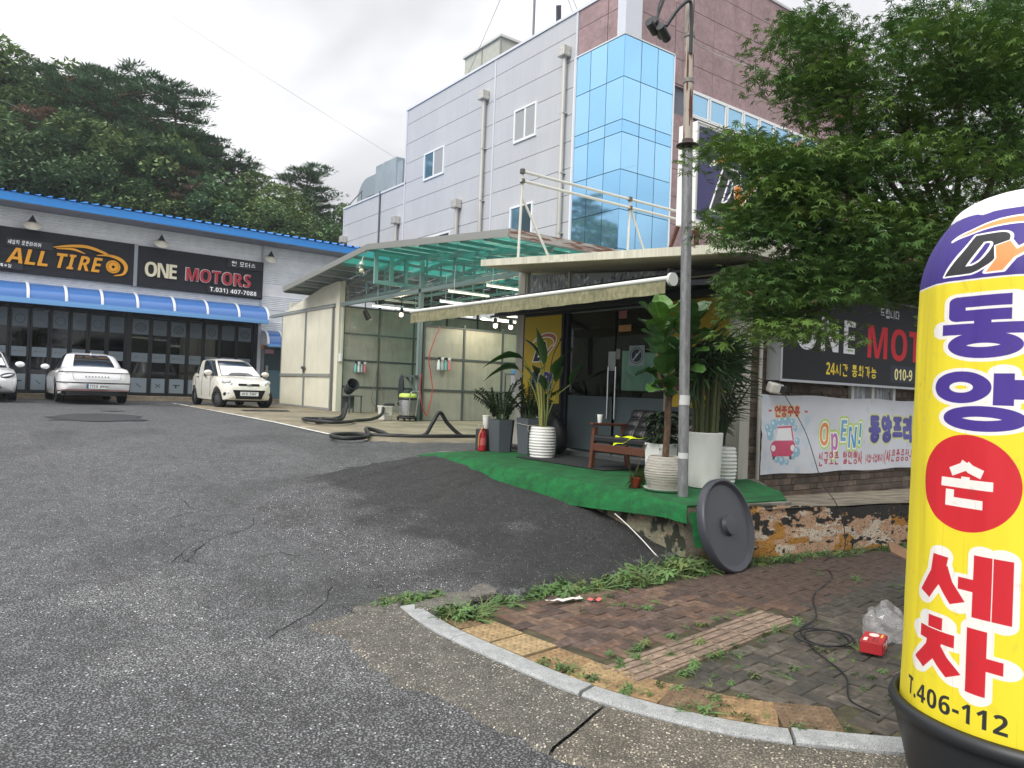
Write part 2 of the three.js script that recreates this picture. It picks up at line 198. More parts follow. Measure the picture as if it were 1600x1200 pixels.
// a sheet that follows the ground inside a polygon; lift(x, z, d) gives its height above the ground
function sheet(name, P, step, lift, mat, tileM, colour) {
  let x0 = 1e9, x1 = -1e9, z0 = 1e9, z1 = -1e9; for (const [x, z] of P) { x0 = Math.min(x0, x); x1 = Math.max(x1, x); z0 = Math.min(z0, z); z1 = Math.max(z1, z); }
  x0 -= 0.4; x1 += 0.4; z0 -= 0.4; z1 += 0.4; const nx = Math.ceil((x1 - x0) / step), nz = Math.ceil((z1 - z0) / step), pos = [], uv = [], c = [], idx = [], ok = [];
  for (let j = 0; j <= nz; j++) for (let i = 0; i <= nx; i++) { const x = x0 + i * step, z = z0 + j * step, d = distPoly(P, x, z); ok.push(d > -0.35); pos.push(x, lotH(x, z) + lift(x, z, d), z); uv.push(x / tileM, z / tileM); const k = colour ? colour(x, z, d) : 1; c.push(k, k, k); }
  for (let j = 0; j < nz; j++) for (let i = 0; i < nx; i++) { const o = j * (nx + 1) + i, q = o + nx + 1; if (ok[o] && ok[o + 1] && ok[q] && ok[q + 1]) idx.push(o, q, o + 1, o + 1, q, q + 1); }
  const g = new THREE.BufferGeometry(); g.setAttribute('position', new THREE.Float32BufferAttribute(pos, 3)); g.setAttribute('uv', new THREE.Float32BufferAttribute(uv, 2)); if (colour) g.setAttribute('color', new THREE.Float32BufferAttribute(c, 3)); g.setIndex(idx); g.computeVertexNormals();
  return mesh(name, g, mat);
}
const patchLift = (x, z, d) => -0.03 + 0.06 * sm(-0.2, 0.2, d + 0.34 * (fbm(x * 2.2, z * 2.2, 77, 4) - 0.5) + 0.26 * (fbm(x * 8, z * 8, 76, 3) - 0.5)) + 0.014 * (fbm(x * 3, z * 3, 78, 3) - 0.5) + 0.016 * (fbm(x * 16, z * 16, 75, 3) - 0.5) + 0.07 * Math.exp(-(((x - 5.5) / 0.9) ** 2 + ((z + 6.4) / 1.0) ** 2)) - 0.22 * sm(-5.5, -4.7, z) * sm(4.2, 5.4, x) * 0.2 + 0.014 * sm(0.55, 0.75, fbm(x * 1.1 + z * 2.2, z * 0.8, 79, 3));
const patchMat = std('#ffffff', 0.7, { map: gritTex(18, 92, 0.012, [1, 1, 1.02], 43), bumpMap: gritBump, bumpScale: 0.016, vertexColors: true });
// grey dust ground into the patch in blotches, thick where cars cross on to it
const patchWear = (x, z, d) => 1 + 2.6 * sm(0.40, 0.85, fbm(x * 1.5 + 3, z * 1.5, 83, 6) + 0.62 * sm(4.9, 2.6, x) - 0.25) + 0.7 * (fbm(x * 6, z * 6, 84, 4) - 0.35);
struct(sheet('asphalt_patch', PATCH, 0.04, patchLift, patchMat, 1.0, patchWear), 'newer black asphalt ramp up to the green carpet');
// cracks in the old surface
{ const r = rng(17), gs = []; const run = (x, z, a, n) => { for (let i = 0; i < n; i++) { const L = 0.05 + 0.06 * r(), nx = x + Math.cos(a) * L, nz = z + Math.sin(a) * L, w = 0.0014 + 0.003 * r(), y0 = lotH(x, z) + 0.012, y1 = lotH(nx, nz) + 0.012, px = -Math.sin(a) * w, pz = Math.cos(a) * w; if (!inPoly(PATCH, nx, nz)) gs.push(quad([x - px, groundH(x, z) + 0.005, z - pz], [x + px, groundH(x, z) + 0.005, z + pz], [nx + px, groundH(nx, nz) + 0.005, nz + pz], [nx - px, groundH(nx, nz) + 0.005, nz - pz])); x = nx; z = nz; a += (r() - 0.5) * 0.9; if (r() < 0.05 && n > 12) run(x, z, a + (r() < 0.5 ? 0.8 : -0.8), Math.floor(n * 0.35)); } };
  run(2.5, -7.8, 1.9, 26); run(2.35, -6.6, 1.4, 18); run(2.4, -5.5, 2.3, 12); run(2.3, -5.1, 1.6, 8); run(2.6, -8.3, 2.6, 16);
  struct(mesh('surface_crack', gs, std('#1b1b1c', 0.95)), 'fine dark cracks in the old asphalt').userData.kind = 'structure'; }
// concrete apron of the wash bays, painted line beside it
const apronMat = std('#ffffff', 0.75, { map: dirtTex(132, 122, 102, 0.28, 51, 6), bumpMap: grainTex, bumpScale: 0.003 });
{
  const P = [[5.62, -24.2], [9.3, -26.2], [15.5, -26.2], [15.5, -10.7], [8.3, -10.7], [7.6, -11.0], [6.3, -11.35], [5.72, -11.9], [5.6, -13.1], [5.5, -16.2], [5.55, -19.5]];
  struct(sheet('concrete_apron', P, 0.25, (x, z, d) => (d > 0 ? 0.03 : 0.03 + Math.max(-0.2, d) * 0.5), apronMat, 3.0), 'tan concrete floor of the wash bays');
  const L = [[5.64, -26.5], [5.60, -24.2], [5.50, -19.5], [5.44, -16.2], [5.5, -13.3], [5.54, -12.2]], pos = [];
  const gs = []; for (let i = 0; i + 1 < L.length; i++) for (let k = 0; k < 8; k++) { const a = lerp(L[i][0], L[i + 1][0], k / 8), b = lerp(L[i][1], L[i + 1][1], k / 8), c = lerp(L[i][0], L[i + 1][0], (k + 1) / 8), d = lerp(L[i][1], L[i + 1][1], (k + 1) / 8); if (hash2(i, k, 3) < 0.1) continue; const y = (x, z) => Math.max(lotH(x, z) + 0.012, groundH(x, z) + 0.012); gs.push(quad([a - 0.05, y(a, b), b], [a + 0.05, y(a, b), b], [c + 0.05, y(c, d), d], [c - 0.05, y(c, d), d])); }
  struct(mesh('painted_line', gs, std('#ffffff', 0.7, { map: dirtTex(205, 205, 200, 0.25, 52, 10) })), 'worn white line along the concrete floor');
}
// oil-dark puddles
function puddle(cx, cz, rx, rz, turn, label) { const s = new THREE.Shape(), n = 40; for (let i = 0; i < n; i++) { const a = i / n * 2 * PI, k = 0.45 + 1.1 * fbm(Math.cos(a) * 1.9 + cx, Math.sin(a) * 1.9 + cz, 19, 4); const x = Math.cos(a) * rx * k, y = Math.sin(a) * rz * k; i ? s.lineTo(x, y) : s.moveTo(x, y); } const g = new THREE.ShapeGeometry(s); g.rotateX(-PI / 2); { const p = g.attributes.position, y0 = lotH(cx, cz), ct = Math.cos(turn), st = Math.sin(turn); for (let i = 0; i < p.count; i++) { const x = p.getX(i), z = p.getZ(i); p.setY(i, lotH(cx + x * ct + z * st, cz - x * st + z * ct) - y0); } } const m = mesh('puddle', g, std([0.016, 0.016, 0.018], 0.55), null, [cx, lotH(cx, cz) + (cx > 6 ? 0.045 : 0.013), cz]); m.rotation.y = turn; return tag(m, label, 'puddle'); }
puddle(2.25, -17.6, 0.85, 1.1, 0.1, 'large dark puddle on the asphalt behind the white sedan');
puddle(1.55, -17.0, 0.22, 0.1, 0, 'small dark puddle on the asphalt beside the large one');
puddle(3.0, -20.2, 0.25, 0.16, 0, 'thin dark puddle between the sedan and the large puddle');
puddle(6.9, -20.8, 0.7, 0.5, 0.3, 'wet dark patch on the ground in front of the hatchback');

// ---------------------------------------------------------------- kerb, gutter, pavement
function offsetLine(P, d) { return P.map(([x, z], i) => { const a = P[Math.max(0, i - 1)], b = P[Math.min(P.length - 1, i + 1)]; const tx = b[0] - a[0], tz = b[1] - a[1], l = Math.hypot(tx, tz); return [x - (-tz / l) * -d, z - (tx / l) * -d]; }); }
const kerbCurve = new THREE.CatmullRomCurve3(KERB_IN.map(([x, z]) => V(x, 0, z)), false, 'centripetal'); kerbCurve.arcLengthDivisions = 600;
const kerbLen = kerbCurve.getLength();
function strip(s0, s1, prof, n, skew = 0) { // sweep a closed profile [offset to the street side, y] along the kerb from s0 to s1 metres
  const rings = []; for (let i = 0; i <= n; i++) { const s = lerp(s0, s1, i / n) / kerbLen, p = kerbCurve.getPointAt(s), t = kerbCurve.getTangentAt(s); rings.push(prof.map(([o, y]) => [p.x - t.z * o * -1 * -1, y, p.z + t.x * o * -1 * -1])); }
  return loftRings(rings);
}
function loftRings(rings, closed = true, caps = true) {
  const m = rings[0].length, pos = [], idx = []; for (const r of rings) for (const p of r) pos.push(...p);
  for (let j = 0; j + 1 < rings.length; j++) for (let i = 0; i < (closed ? m : m - 1); i++) { const a = j * m + i, b = j * m + (i + 1) % m; idx.push(a, b, a + m, b, b + m, a + m); }
  if (caps) for (const j of [0, rings.length - 1]) { const c = pos.length / 3, s = [0, 0, 0]; for (const p of rings[j]) for (let k = 0; k < 3; k++) s[k] += p[k] / m; pos.push(...s); for (let i = 0; i < m; i++) { const a = j * m + i, b = j * m + (i + 1) % m; if (j) idx.push(a, b, c); else idx.push(b, a, c); } }
  const g = new THREE.BufferGeometry(); g.setAttribute('position', new THREE.Float32BufferAttribute(pos, 3)); g.setIndex(idx); return g;
}
const solid = (g, ang = 0.6) => { const q = toCreasedNormals(g, ang); if (!q.attributes.uv) q.setAttribute('uv', new THREE.BufferAttribute(new Float32Array(q.attributes.position.count * 2), 2)); return q; };
const granite = [0, 1, 2].map((k) => std('#ffffff', 0.8, { map: pxTex(512, 512, (x, y) => { const n = fbm(x / 50, y / 50, 81 + k, 4, 0), s = hash2(x >> 1, y >> 1, 82 + k); const v = 138 + 34 * n + (s - 0.5) * 62 - (s < 0.06 ? 60 : 0); return [grey(v * 0.985), grey(v), grey(v)]; }), bumpMap: grainTex, bumpScale: 0.002 }));
{
  const kerb = new THREE.Group(); kerb.name = 'kerb'; struct(kerb, 'curved grey granite kerb around the pavement corner');
  let s = 0.05, k = 0; for (const L of [0.75, 1.05, 1.0, 0.62, 0.7, 0.95, 1, 1, 1, 1, 1, 1]) { const dy = [0, 0.004, -0.004, 0.006][k % 4], o = [0, 0.006, -0.004][k % 3]; mesh('kerb_stone', muv(solid(strip(s + 0.007, s + L - 0.007, [[0.0 + o, -0.1], [0.0 + o, 0.075 + dy], [0.012 + o, 0.085 + dy], [0.128 + o, 0.083 + dy], [0.142 + o, 0.07 + dy], [0.15 + o, -0.1]], 8), 0.7), 0.5), granite[k % 3], kerb); s += L; k++; }
  const gut = new THREE.Group(); gut.name = 'gutter'; struct(gut, 'rough exposed-aggregate concrete gutter along the kerb');
  const gm = std('#ffffff', 0.9, { map: gritTex(84, 140, 0.12, [1.03, 0.98, 0.88], 45), bumpMap: gritBump, bumpScale: 0.012 });
  const moreG = std('#ffffff', 0.9, { map: gritTex(82, 134, 0.10, [1.0, 0.97, 0.9], 46), bumpMap: gritBump, bumpScale: 0.012 });
  s = -0.0; k = 0; for (const L of [2.0, 1.6, 2.2, 2.6, 4]) {
    const n = 26, m = 14, pos = [], uv = [], idx = []; for (let i = 0; i <= n; i++) for (let j = 0; j <= m; j++) { const q = clamp((s + 0.008 + (L - 0.016) * i / n) / kerbLen, 0, 1), p = kerbCurve.getPointAt(q), t = kerbCurve.getTangentAt(q); const wide = 0.5 + 0.1 * (fbm(q * 60, 3, 91, 3) - 0.5) * 2 + 0.12 * sm(0.1, 0, q * kerbLen / 3); const o = 0.148 + (wide + 0.05 * (fbm(q * 400, 9, 93, 2) - 0.5)) * j / m; const x = p.x - t.z * o, z = p.z + t.x * o; pos.push(x, Math.max(lotH(x, z), 0) + 0.064 - 0.046 * j / m - (j === m ? 0.025 : 0) + 0.014 * (fbm(x * 5, z * 5, 92, 4) - 0.5), z); uv.push(x / 1.3, z / 1.3); }
    for (let i = 0; i < n; i++) for (let j = 0; j < m; j++) { const a = i * (m + 1) + j; idx.push(a, a + 1, a + m + 1, a + 1, a + m + 2, a + m + 1); }
    const g = new THREE.BufferGeometry(); g.setAttribute('position', new THREE.Float32BufferAttribute(pos, 3)); g.setAttribute('uv', new THREE.Float32BufferAttribute(uv, 2)); g.setIndex(idx); g.computeVertexNormals(); mesh('gutter_slab', g, k % 2 ? gm : moreG, gut); s += L; k++;
  }
}
const walkY = (x, z) => 0.058 + 0.05 * sm(3.2, 6.5, x);
const walkGroup = new THREE.Group(); walkGroup.name = 'pavement';
struct(walkGroup, 'brick pavement with weeds growing in its joints');
{
  // bed of sand and dirt under the bricks
  const S = new THREE.Shape(WALK.map(([x, z]) => new THREE.Vector2(x, -z))), nx = 90, nz = 40, pos = [], uv = [], idx = [], ok = [];
  for (let j = 0; j <= nz; j++) for (let i = 0; i <= nx; i++) { const x = 2.6 + i * 0.13, z = -4.8 + j * 0.11; pos.push(x, walkY(x, z) + 0.004 + 0.006 * fbm(x * 5, z * 5, 12, 2), z); uv.push(x, z); ok.push(distPoly(WALK, x, z) > -0.04); }
  for (let j = 0; j < nz; j++) for (let i = 0; i < nx; i++) { const o = j * (nx + 1) + i, q = o + nx + 1; if (ok[o] && ok[q] && ok[o + 1] && ok[q + 1]) idx.push(o, q, o + 1, o + 1, q, q + 1); }
  const g = new THREE.BufferGeometry(); g.setAttribute('position', new THREE.Float32BufferAttribute(pos, 3)); g.setAttribute('uv', new THREE.Float32BufferAttribute(uv, 2)); g.setIndex(idx); g.computeVertexNormals();
  mesh('sand_bed', g, std('#ffffff', 0.95, { map: dirtTex(66, 62, 44, 0.5, 13, 12), bumpMap: grainTex, bumpScale: 0.006 }), walkGroup);
  // bricks
  const tex = dirtTex(205, 205, 205, 0.3, 14, 10); const bm = { map: tex, bumpMap: grainTex, bumpScale: 0.0025 };
  const reds = ['#7d6252', '#705748', '#866d5b', '#655348', '#776358', '#5e4d45'].map((c) => std(c, 0.88, bm)), greys = ['#655e54', '#5a554c', '#70695e', '#60594f', '#524e47'].map((c) => std(c, 0.88, bm));
  const brickG = (() => { const w = 0.196 / 2, d = 0.097 / 2, c = 0.005; const top = [[-w + c, 0, -d + c], [w - c, 0, -d + c], [w - c, 0, d - c], [-w + c, 0, d - c]], sh = [[-w, -c, -d], [w, -c, -d], [w, -c, d], [-w, -c, d]], bo = sh.map(([x, , z]) => [x, -0.04, z]); return [0, 1, 2].map((k) => { const g = muv(solid(loftRings([bo, sh, top]), 0.3), 0.35); const uv = g.attributes.uv; for (let i = 0; i < uv.count; i++) uv.setXY(i, uv.getX(i) + k * 0.37, uv.getY(i) + k * 0.23); return g; }); })();
  const r = rng(77), list = [], th = -0.1, ct = Math.cos(th), st = Math.sin(th);
  const tact = (x, z) => { let d = 9; for (let q = 0.4; q < 3.08; q += 0.06) { const p = kerbCurve.getPointAt(q / kerbLen), t = kerbCurve.getTangentAt(q / kerbLen); d = Math.min(d, Math.hypot(x - p.x - t.z * 0.165, z - p.z + t.x * 0.165)); } return d; };
  const guideA = [3.28, -3.0], inGuide = (x, z) => { const u = (x - guideA[0]) * Math.cos(0.1) - (z - guideA[1]) * Math.sin(0.1), v = (x - guideA[0]) * Math.sin(0.1) + (z - guideA[1]) * Math.cos(0.1); return u > -0.28 && u < 1.68 && Math.abs(v) < 0.2; };
  const add = (x, z, turn, red) => { const dw = distPoly(WALK, x, z); if (dw < 0.06 || tact(x, z) < 0.205 && x < 3.7 || inGuide(x, z)) return; if (x < 3.4 && z < -4.3 && r() < 0.4) return; list.push({ x, z, turn, red, d: Math.hypot(x, z) - (x > 6 ? -2 : 0) }); };
  // herringbone over the whole pavement
  const w = 0.1, L = 0.2, X0 = 3.0, Z0 = -2.9;
  for (let a = -40; a < 110; a++) for (let b = -40; b < 60; b++) { // cells of the herringbone lattice
    const u = a * w, v = b * w, ph = (((a - b) % 4) + 4) % 4; let cu, cv, tn; if (ph === 0) { cu = u + L / 2; cv = v + w / 2; tn = 0; } else if (ph === 2) { cu = u + w / 2; cv = v; tn = PI / 2; } else continue;
    const x = X0 + cu * ct - cv * st, z = Z0 + cu * st + cv * ct; if (x > 12) continue; add(x, z, -th + tn, (x * 0.1 + z) < -2.62 || x < 3.2);
  }
  list.sort((p, q) => p.d - q.d);
  const rest = []; list.forEach((b, i) => { const m = (b.red ? reds : greys)[Math.floor(r() * (b.red ? 6 : 5))], y = walkY(b.x, b.z) + 0.016 + (r() - 0.5) * 0.008; const e = new THREE.Euler((r() - 0.5) * 0.035, b.turn + (r() - 0.5) * 0.05, (r() - 0.5) * 0.035); if (i < 300) { const o = mesh('paving_brick', brickG[i % 3], m, walkGroup, [b.x, y, b.z]); o.rotation.copy(e); } else { (rest[b.red ? 0 : 1] ??= []).push(brickG[i % 3].clone().applyMatrix4(new THREE.Matrix4().compose(V(b.x, y, b.z), new THREE.Quaternion().setFromEuler(e), V(1, 1, 1)))); } });
  rest.forEach((l, i) => { if (l) { const o = mesh(i ? 'grey_paving_bricks' : 'brown_paving_bricks', l, i ? greys[1] : reds[3], walkGroup); o.userData.kind = 'stuff'; } });
  // studded warning tiles along the kerb
  const ochre = ['#c2a67a', '#c8ae82', '#a08462', '#b3946c', '#8c745a'].map((c) => std(c, 0.85, bm));
  const dotTile = (() => { const g = [rbx(0.29, 0.06, 0.29, 0.006, 0, -0.03, 0, 1)]; for (let i = 0; i < 6; i++) for (let j = 0; j < 6; j++) g.push(new THREE.CylinderGeometry(0.0115, 0.018, 0.008, 8).translate((i - 2.5) * 0.046, 0.0035, (j - 2.5) * 0.046)); return muv(merge(g), 0.4); })();
  [0.52, 0.83, 1.14, 1.45, 1.76, 2.06, 2.36, 2.66, 2.97].forEach((q, i) => { const p = kerbCurve.getPointAt(q / kerbLen), t = kerbCurve.getTangentAt(q / kerbLen); const o = mesh('warning_tile', dotTile, ochre[[2, 0, 1, 3, 0, 3, 4, 3, 4][i]], walkGroup, [p.x + t.z * 0.165, walkY(p.x, p.z) + 0.02 + (r() - 0.5) * 0.006, p.z - t.x * 0.165]); o.rotation.set((r() - 0.5) * 0.03, Math.atan2(t.x, t.z), (r() - 0.5) * 0.03); });
  const barTile = (() => { const g = [rbx(0.29, 0.06, 0.29, 0.006, 0, -0.03, 0, 1)]; for (let i = 0; i < 4; i++) g.push(rbx(0.275, 0.01, 0.034, 0.004, 0, 0.0035, (i - 1.5) * 0.072, 1)); return muv(merge(g), 0.4); })();
  const tan = ['#a8927f', '#af9884', '#9b8775', '#a38d7a'].map((c) => std(c, 0.86, bm));
  for (let i = 0; i < 6; i++) { const x = guideA[0] - 0.1 + i * 0.3 * Math.cos(0.1), z = guideA[1] - i * 0.3 * Math.sin(0.1); const o = mesh('guide_tile', barTile, tan[i % 4], walkGroup, [x, walkY(x, z) + 0.02 + (r() - 0.5) * 0.005, z]); o.rotation.set((r() - 0.5) * 0.02, 0.1, (r() - 0.5) * 0.02); }
  for (const [x, z, a, b] of [[2.95, -4.66, 0.3, 0.36], [3.3, -4.74, 0.7, 0.24], [2.45, -4.83, 0.1, 0.28]]) { const P = []; for (let i = 0; i < 11; i++) { const t = i / 11 * 2 * PI, k = b * (0.5 + 0.4 * hash2(i, x * 99, 4)); P.push([Math.cos(t) * k, Math.sin(t) * k * 0.6]); } const g = prism(P, 0.035, 0.01); g.rotateX(-PI / 2); const o = mesh('broken_concrete', muv(g, 1.0), std('#ffffff', 0.9, { map: gritTex(88, 150, 0.06, [1, 0.97, 0.9], 48), bumpMap: gritBump, bumpScale: 0.01 }), walkGroup, [x, lotH(x, z) + 0.005, z]); o.rotation.y = a; }
}
// ---------------------------------------------------------------- platform, retaining wall, carpet
const dampTex = pxTex(1024, 512, (x, y) => { const n = fbm(x / 40, y / 90, 101, 5), m = fbm(x / 14, y / 14, 103, 4), e = fbm(x / 30, y / 30, 107, 5); let c = [98 + 40 * m, 96 + 38 * m, 80 + 32 * m]; if (n > 0.5) c = c.map((v, i) => lerp(v, [44, 48, 36][i], sm(0.5, 0.62, n))); if (e > 0.74) c = c.map((v, i) => lerp(v, [176, 128, 96][i], sm(0.74, 0.76, e))); else if (e < 0.24) c = c.map((v, i) => lerp(v, [20, 20, 18][i], sm(0.24, 0.2, e))); return c.map(grey); });
const paintTex = pxTex(2048, 512, (x, y) => { // peeling peach and ochre paint, black mould running down from the top
  const v = 1 - y / 512, u = x / 2048; const m = fbm(x / 22, y / 22, 111, 4), f = fbm(x / 5, y / 5, 117, 3);
  let c = [172 + 40 * m, 140 + 34 * m, 112 + 30 * m]; const w = fbm(x / 120, y / 60, 113, 5); if (w > 0.53) c = [190 + 36 * m, 176 + 34 * m, 158 + 30 * m].map((q, i) => lerp(c[i], q, sm(0.53, 0.57, w)));
  const o = fbm(x / 170 + 5, y / 120 + 2, 119, 5) + 0.22 * Math.exp(-(((u - 0.14) / 0.07) ** 2)) + 0.1 * Math.exp(-(((u - 0.3) / 0.06) ** 2)) - 0.08; if (o > 0.54) c = [166 + 20 * m, 116 + 22 * m, 48 + 20 * m].map((q, i) => lerp(c[i], q, sm(0.54, 0.58, o)));
  const drip = fbm(x / 26, y / 300, 123, 5), mould = fbm(x / 70, y / 44, 127, 6) - 0.08 + 0.30 * (1 - sm(0.0, 0.42, v)) * (0.5 + u) + 0.3 * (drip - 0.5) * sm(0.85, 0.2, v); if (mould > 0.58) c = c.map((q, i) => lerp(q, [42, 40, 36][i] + 18 * f, sm(0.58, 0.63, mould)));
  const spots = fbm(x / 9, y / 9, 131, 4); if (spots > 0.66) c = c.map((q) => q * lerp(1, 0.45, sm(0.66, 0.7, spots)));
  if (u < 0.1) { const k = sm(0.1, 0.02, u + 0.05 * (m - 0.5)); c = c.map((q, i) => lerp(q, [112, 104, 92][i] * (0.7 + 0.6 * f), k)); }
  return c.map(grey);
});
paintTex.wrapS = paintTex.wrapT = THREE.ClampToEdgeWrapping;
{
  const w = new THREE.Group(); w.name = 'retaining_wall'; tag(w, 'low concrete retaining wall with peeling ochre paint and black mould', 'wall');
  const A = [5.40, -4.52], B = [8.9, -3.86], C = [14.5, -3.3];
  const face = (P, Q, top0, top1, n) => quad([P[0], -0.05, P[1]], [Q[0], -0.05, Q[1]], [Q[0], top1, Q[1]], [P[0], top0, P[1]], n, 14, (p, u, v) => { p[2] += 0.03 * (fbm(p[0] * 3, p[1] * 5, 141, 4) - 0.5) + 0.012 * (fbm(p[0] * 14, p[1] * 14, 142, 3) - 0.5) - 0.03 * (1 - v) * 0; if (v > 0.9) p[2] -= 0.02 * fbm(p[0] * 6, 1, 143, 2); p[1] -= v * v * 0.05 * fbm(p[0] * 2.5, 3, 144, 3) * sm(6.4, 6.9, p[0]); });
  const fm = std('#ffffff', 0.9, { map: paintTex, bumpMap: grainTex, bumpScale: 0.006 });
  mesh('painted_face', face(A, B, 0.64, 0.6, 90), fm, w); const farT = paintTex.clone(); farT.offset.set(0.3, 0); mesh('painted_face', face(B, C, 0.6, 0.55, 60), std('#ffffff', 0.9, { map: farT }), w);
  const dm = std('#ffffff', 0.9, { map: dampTex, bumpMap: grainTex, bumpScale: 0.005 });
  mesh('end_face', quad([5.80, -0.1, -7.2], [5.48, -0.1, -4.56], [5.50, 0.58, -4.56], [5.82, 0.58, -7.2], 24, 10, (p) => { p[0] += 0.03 * (fbm(p[2] * 3, p[1] * 4, 145, 3) - 0.5); }), dm, w);
  mesh('ledge_top', muv(quad([6.3, 0.60, -4.30], [14.5, 0.52, -3.27], [14.5, 0.26, -5.9], [7.9, 0.4, -5.9], 60, 12, (p) => { p[1] += 0.03 * (fbm(p[0] * 2, p[2] * 2, 146, 4) - 0.5); }), 1.2), std('#ffffff', 0.92, { map: dirtTex(132, 124, 108, 0.4, 147, 8), bumpMap: grainTex, bumpScale: 0.006 }), w);
}
{
  const P = [[6.12, -10.05], [6.04, -9.07], [5.86, -7.72], [5.77, -6.37], [5.70, -5.3], [5.54, -4.62], [5.56, -4.52], [6.75, -4.32], [8.3, -5.84], [8.3, -10.6], [6.3, -10.6]];
  const g = prism(P.map(([x, z]) => [x, -z]), 0.64); g.rotateX(-PI / 2); struct(mesh('platform', muv(g), std('#ffffff', 0.9, { map: dirtTex(120, 118, 108, 0.35, 151, 8) })), 'raised concrete platform in front of the car wash shop');
  // carpet: top sheet, rolled edge and the part hanging over
  const turf = std('#ffffff', 0.95, { map: pxTex(512, 512, (x, y) => { const k = 0.55 + 0.7 * hash2(x >> 1, y, 5) * (0.5 + 0.5 * vnoise(x / 2, y / 5, 6, 0)) + 0.5 * (fbm(x / 64, y / 64, 7, 4, 8) - 0.5); return [grey(13 * k), grey(110 * k), grey(52 * k)]; }), bumpMap: grainTex, bumpScale: 0.006 });
  const edge = [[6.10, -10.0], [5.99, -9.07], [5.80, -7.72], [5.71, -6.37], [5.66, -5.7], [5.63, -5.3], [5.50, -4.85], [5.44, -4.55]], hem = [[5.64, 0.60, -10.02], [5.74, 0.51, -9.0], [5.62, 0.45, -7.65], [5.53, 0.40, -6.31], [5.49, 0.44, -5.65], [5.45, 0.47, -5.25], [5.37, 0.51, -4.78], [5.34, 0.50, -4.47]];
  const ce = new THREE.CatmullRomCurve3(edge.map(([x, z]) => V(x, 0.652, z))), ch = new THREE.CatmullRomCurve3(hem.map((p) => V(...p))), n = 110, m = 9, pos = [], uv = [], idx = [];
  for (let i = 0; i <= n; i++) { const a = ce.getPoint(i / n), b = ch.getPoint(i / n); for (let j = 0; j <= m; j++) { const t = j / m, q = Math.sin(t * PI / 2), e = 1 - Math.cos(t * PI / 2); const wv = 0.01 * t * Math.sin(i * 0.31 + 2 * Math.sin(i * 0.13)); const x = lerp(a.x, b.x, lerp(q, t, 0.5)) - wv, y = lerp(a.y, b.y, lerp(e, t, 0.4)) + 0.004, z = lerp(a.z, b.z, t); pos.push(x, y, z); uv.push(z, t * 0.35 + a.x); } }
  for (let i = 0; i < n; i++) for (let j = 0; j < m; j++) { const a = i * (m + 1) + j; idx.push(a, a + m + 1, a + 1, a + 1, a + m + 1, a + m + 2); }
  const skirt = new THREE.BufferGeometry(); skirt.setAttribute('position', new THREE.Float32BufferAttribute(pos, 3)); skirt.setAttribute('uv', new THREE.Float32BufferAttribute(uv, 2)); skirt.setIndex(idx); skirt.computeVertexNormals();
  const T = []; for (let i = 0; i <= 60; i++) { const a = ce.getPoint(i / 60); T.push([a.x, -a.z]); } T.push([6.78, 4.40], [7.35, 4.85], [8.06, 5.8], [8.06, 9.95], [7.0, 10.12]);
  const top = prism(T, 0.012); top.rotateX(-PI / 2); top.translate(0, 0.641, 0);
  const flap = quad([5.36, 0.60, -4.47], [5.88, 0.655, -4.40], [5.84, 0.36, -4.33], [5.36, 0.31, -4.42], 14, 12, (p, u, v) => { p[2] += 0.03 * Math.sin(u * 7) * v + 0.035 * Math.sin(v * PI * 0.5); p[1] -= 0.03 * Math.sin(u * PI) * v; });
  tag(mesh('artificial_turf_carpet', [muv(top), skirt, flap], turf), 'green artificial turf carpet laid over the shop platform and its edge', 'carpet');
  tag(mesh('floor_cable', tube([[5.50, 0.42, -5.55], [5.42, 0.36, -5.3], [5.34, 0.26, -5.0], [5.28, 0.16, -4.75], [5.22, 0.12, -4.55]], 0.006, 40), std('#cfcfca', 0.6)), 'thin white cable where black asphalt meets the platform end', 'cable');
  tag(mesh('door_mat', rbx(1.1, 0.014, 1.9, 0.006, 7.3, 0.664, -8.0, 1), std('#26282a', 0.95, { bumpMap: grainTex, bumpScale: 0.01 })), 'dark doormat on the green carpet before the glass doors', 'mat');
}
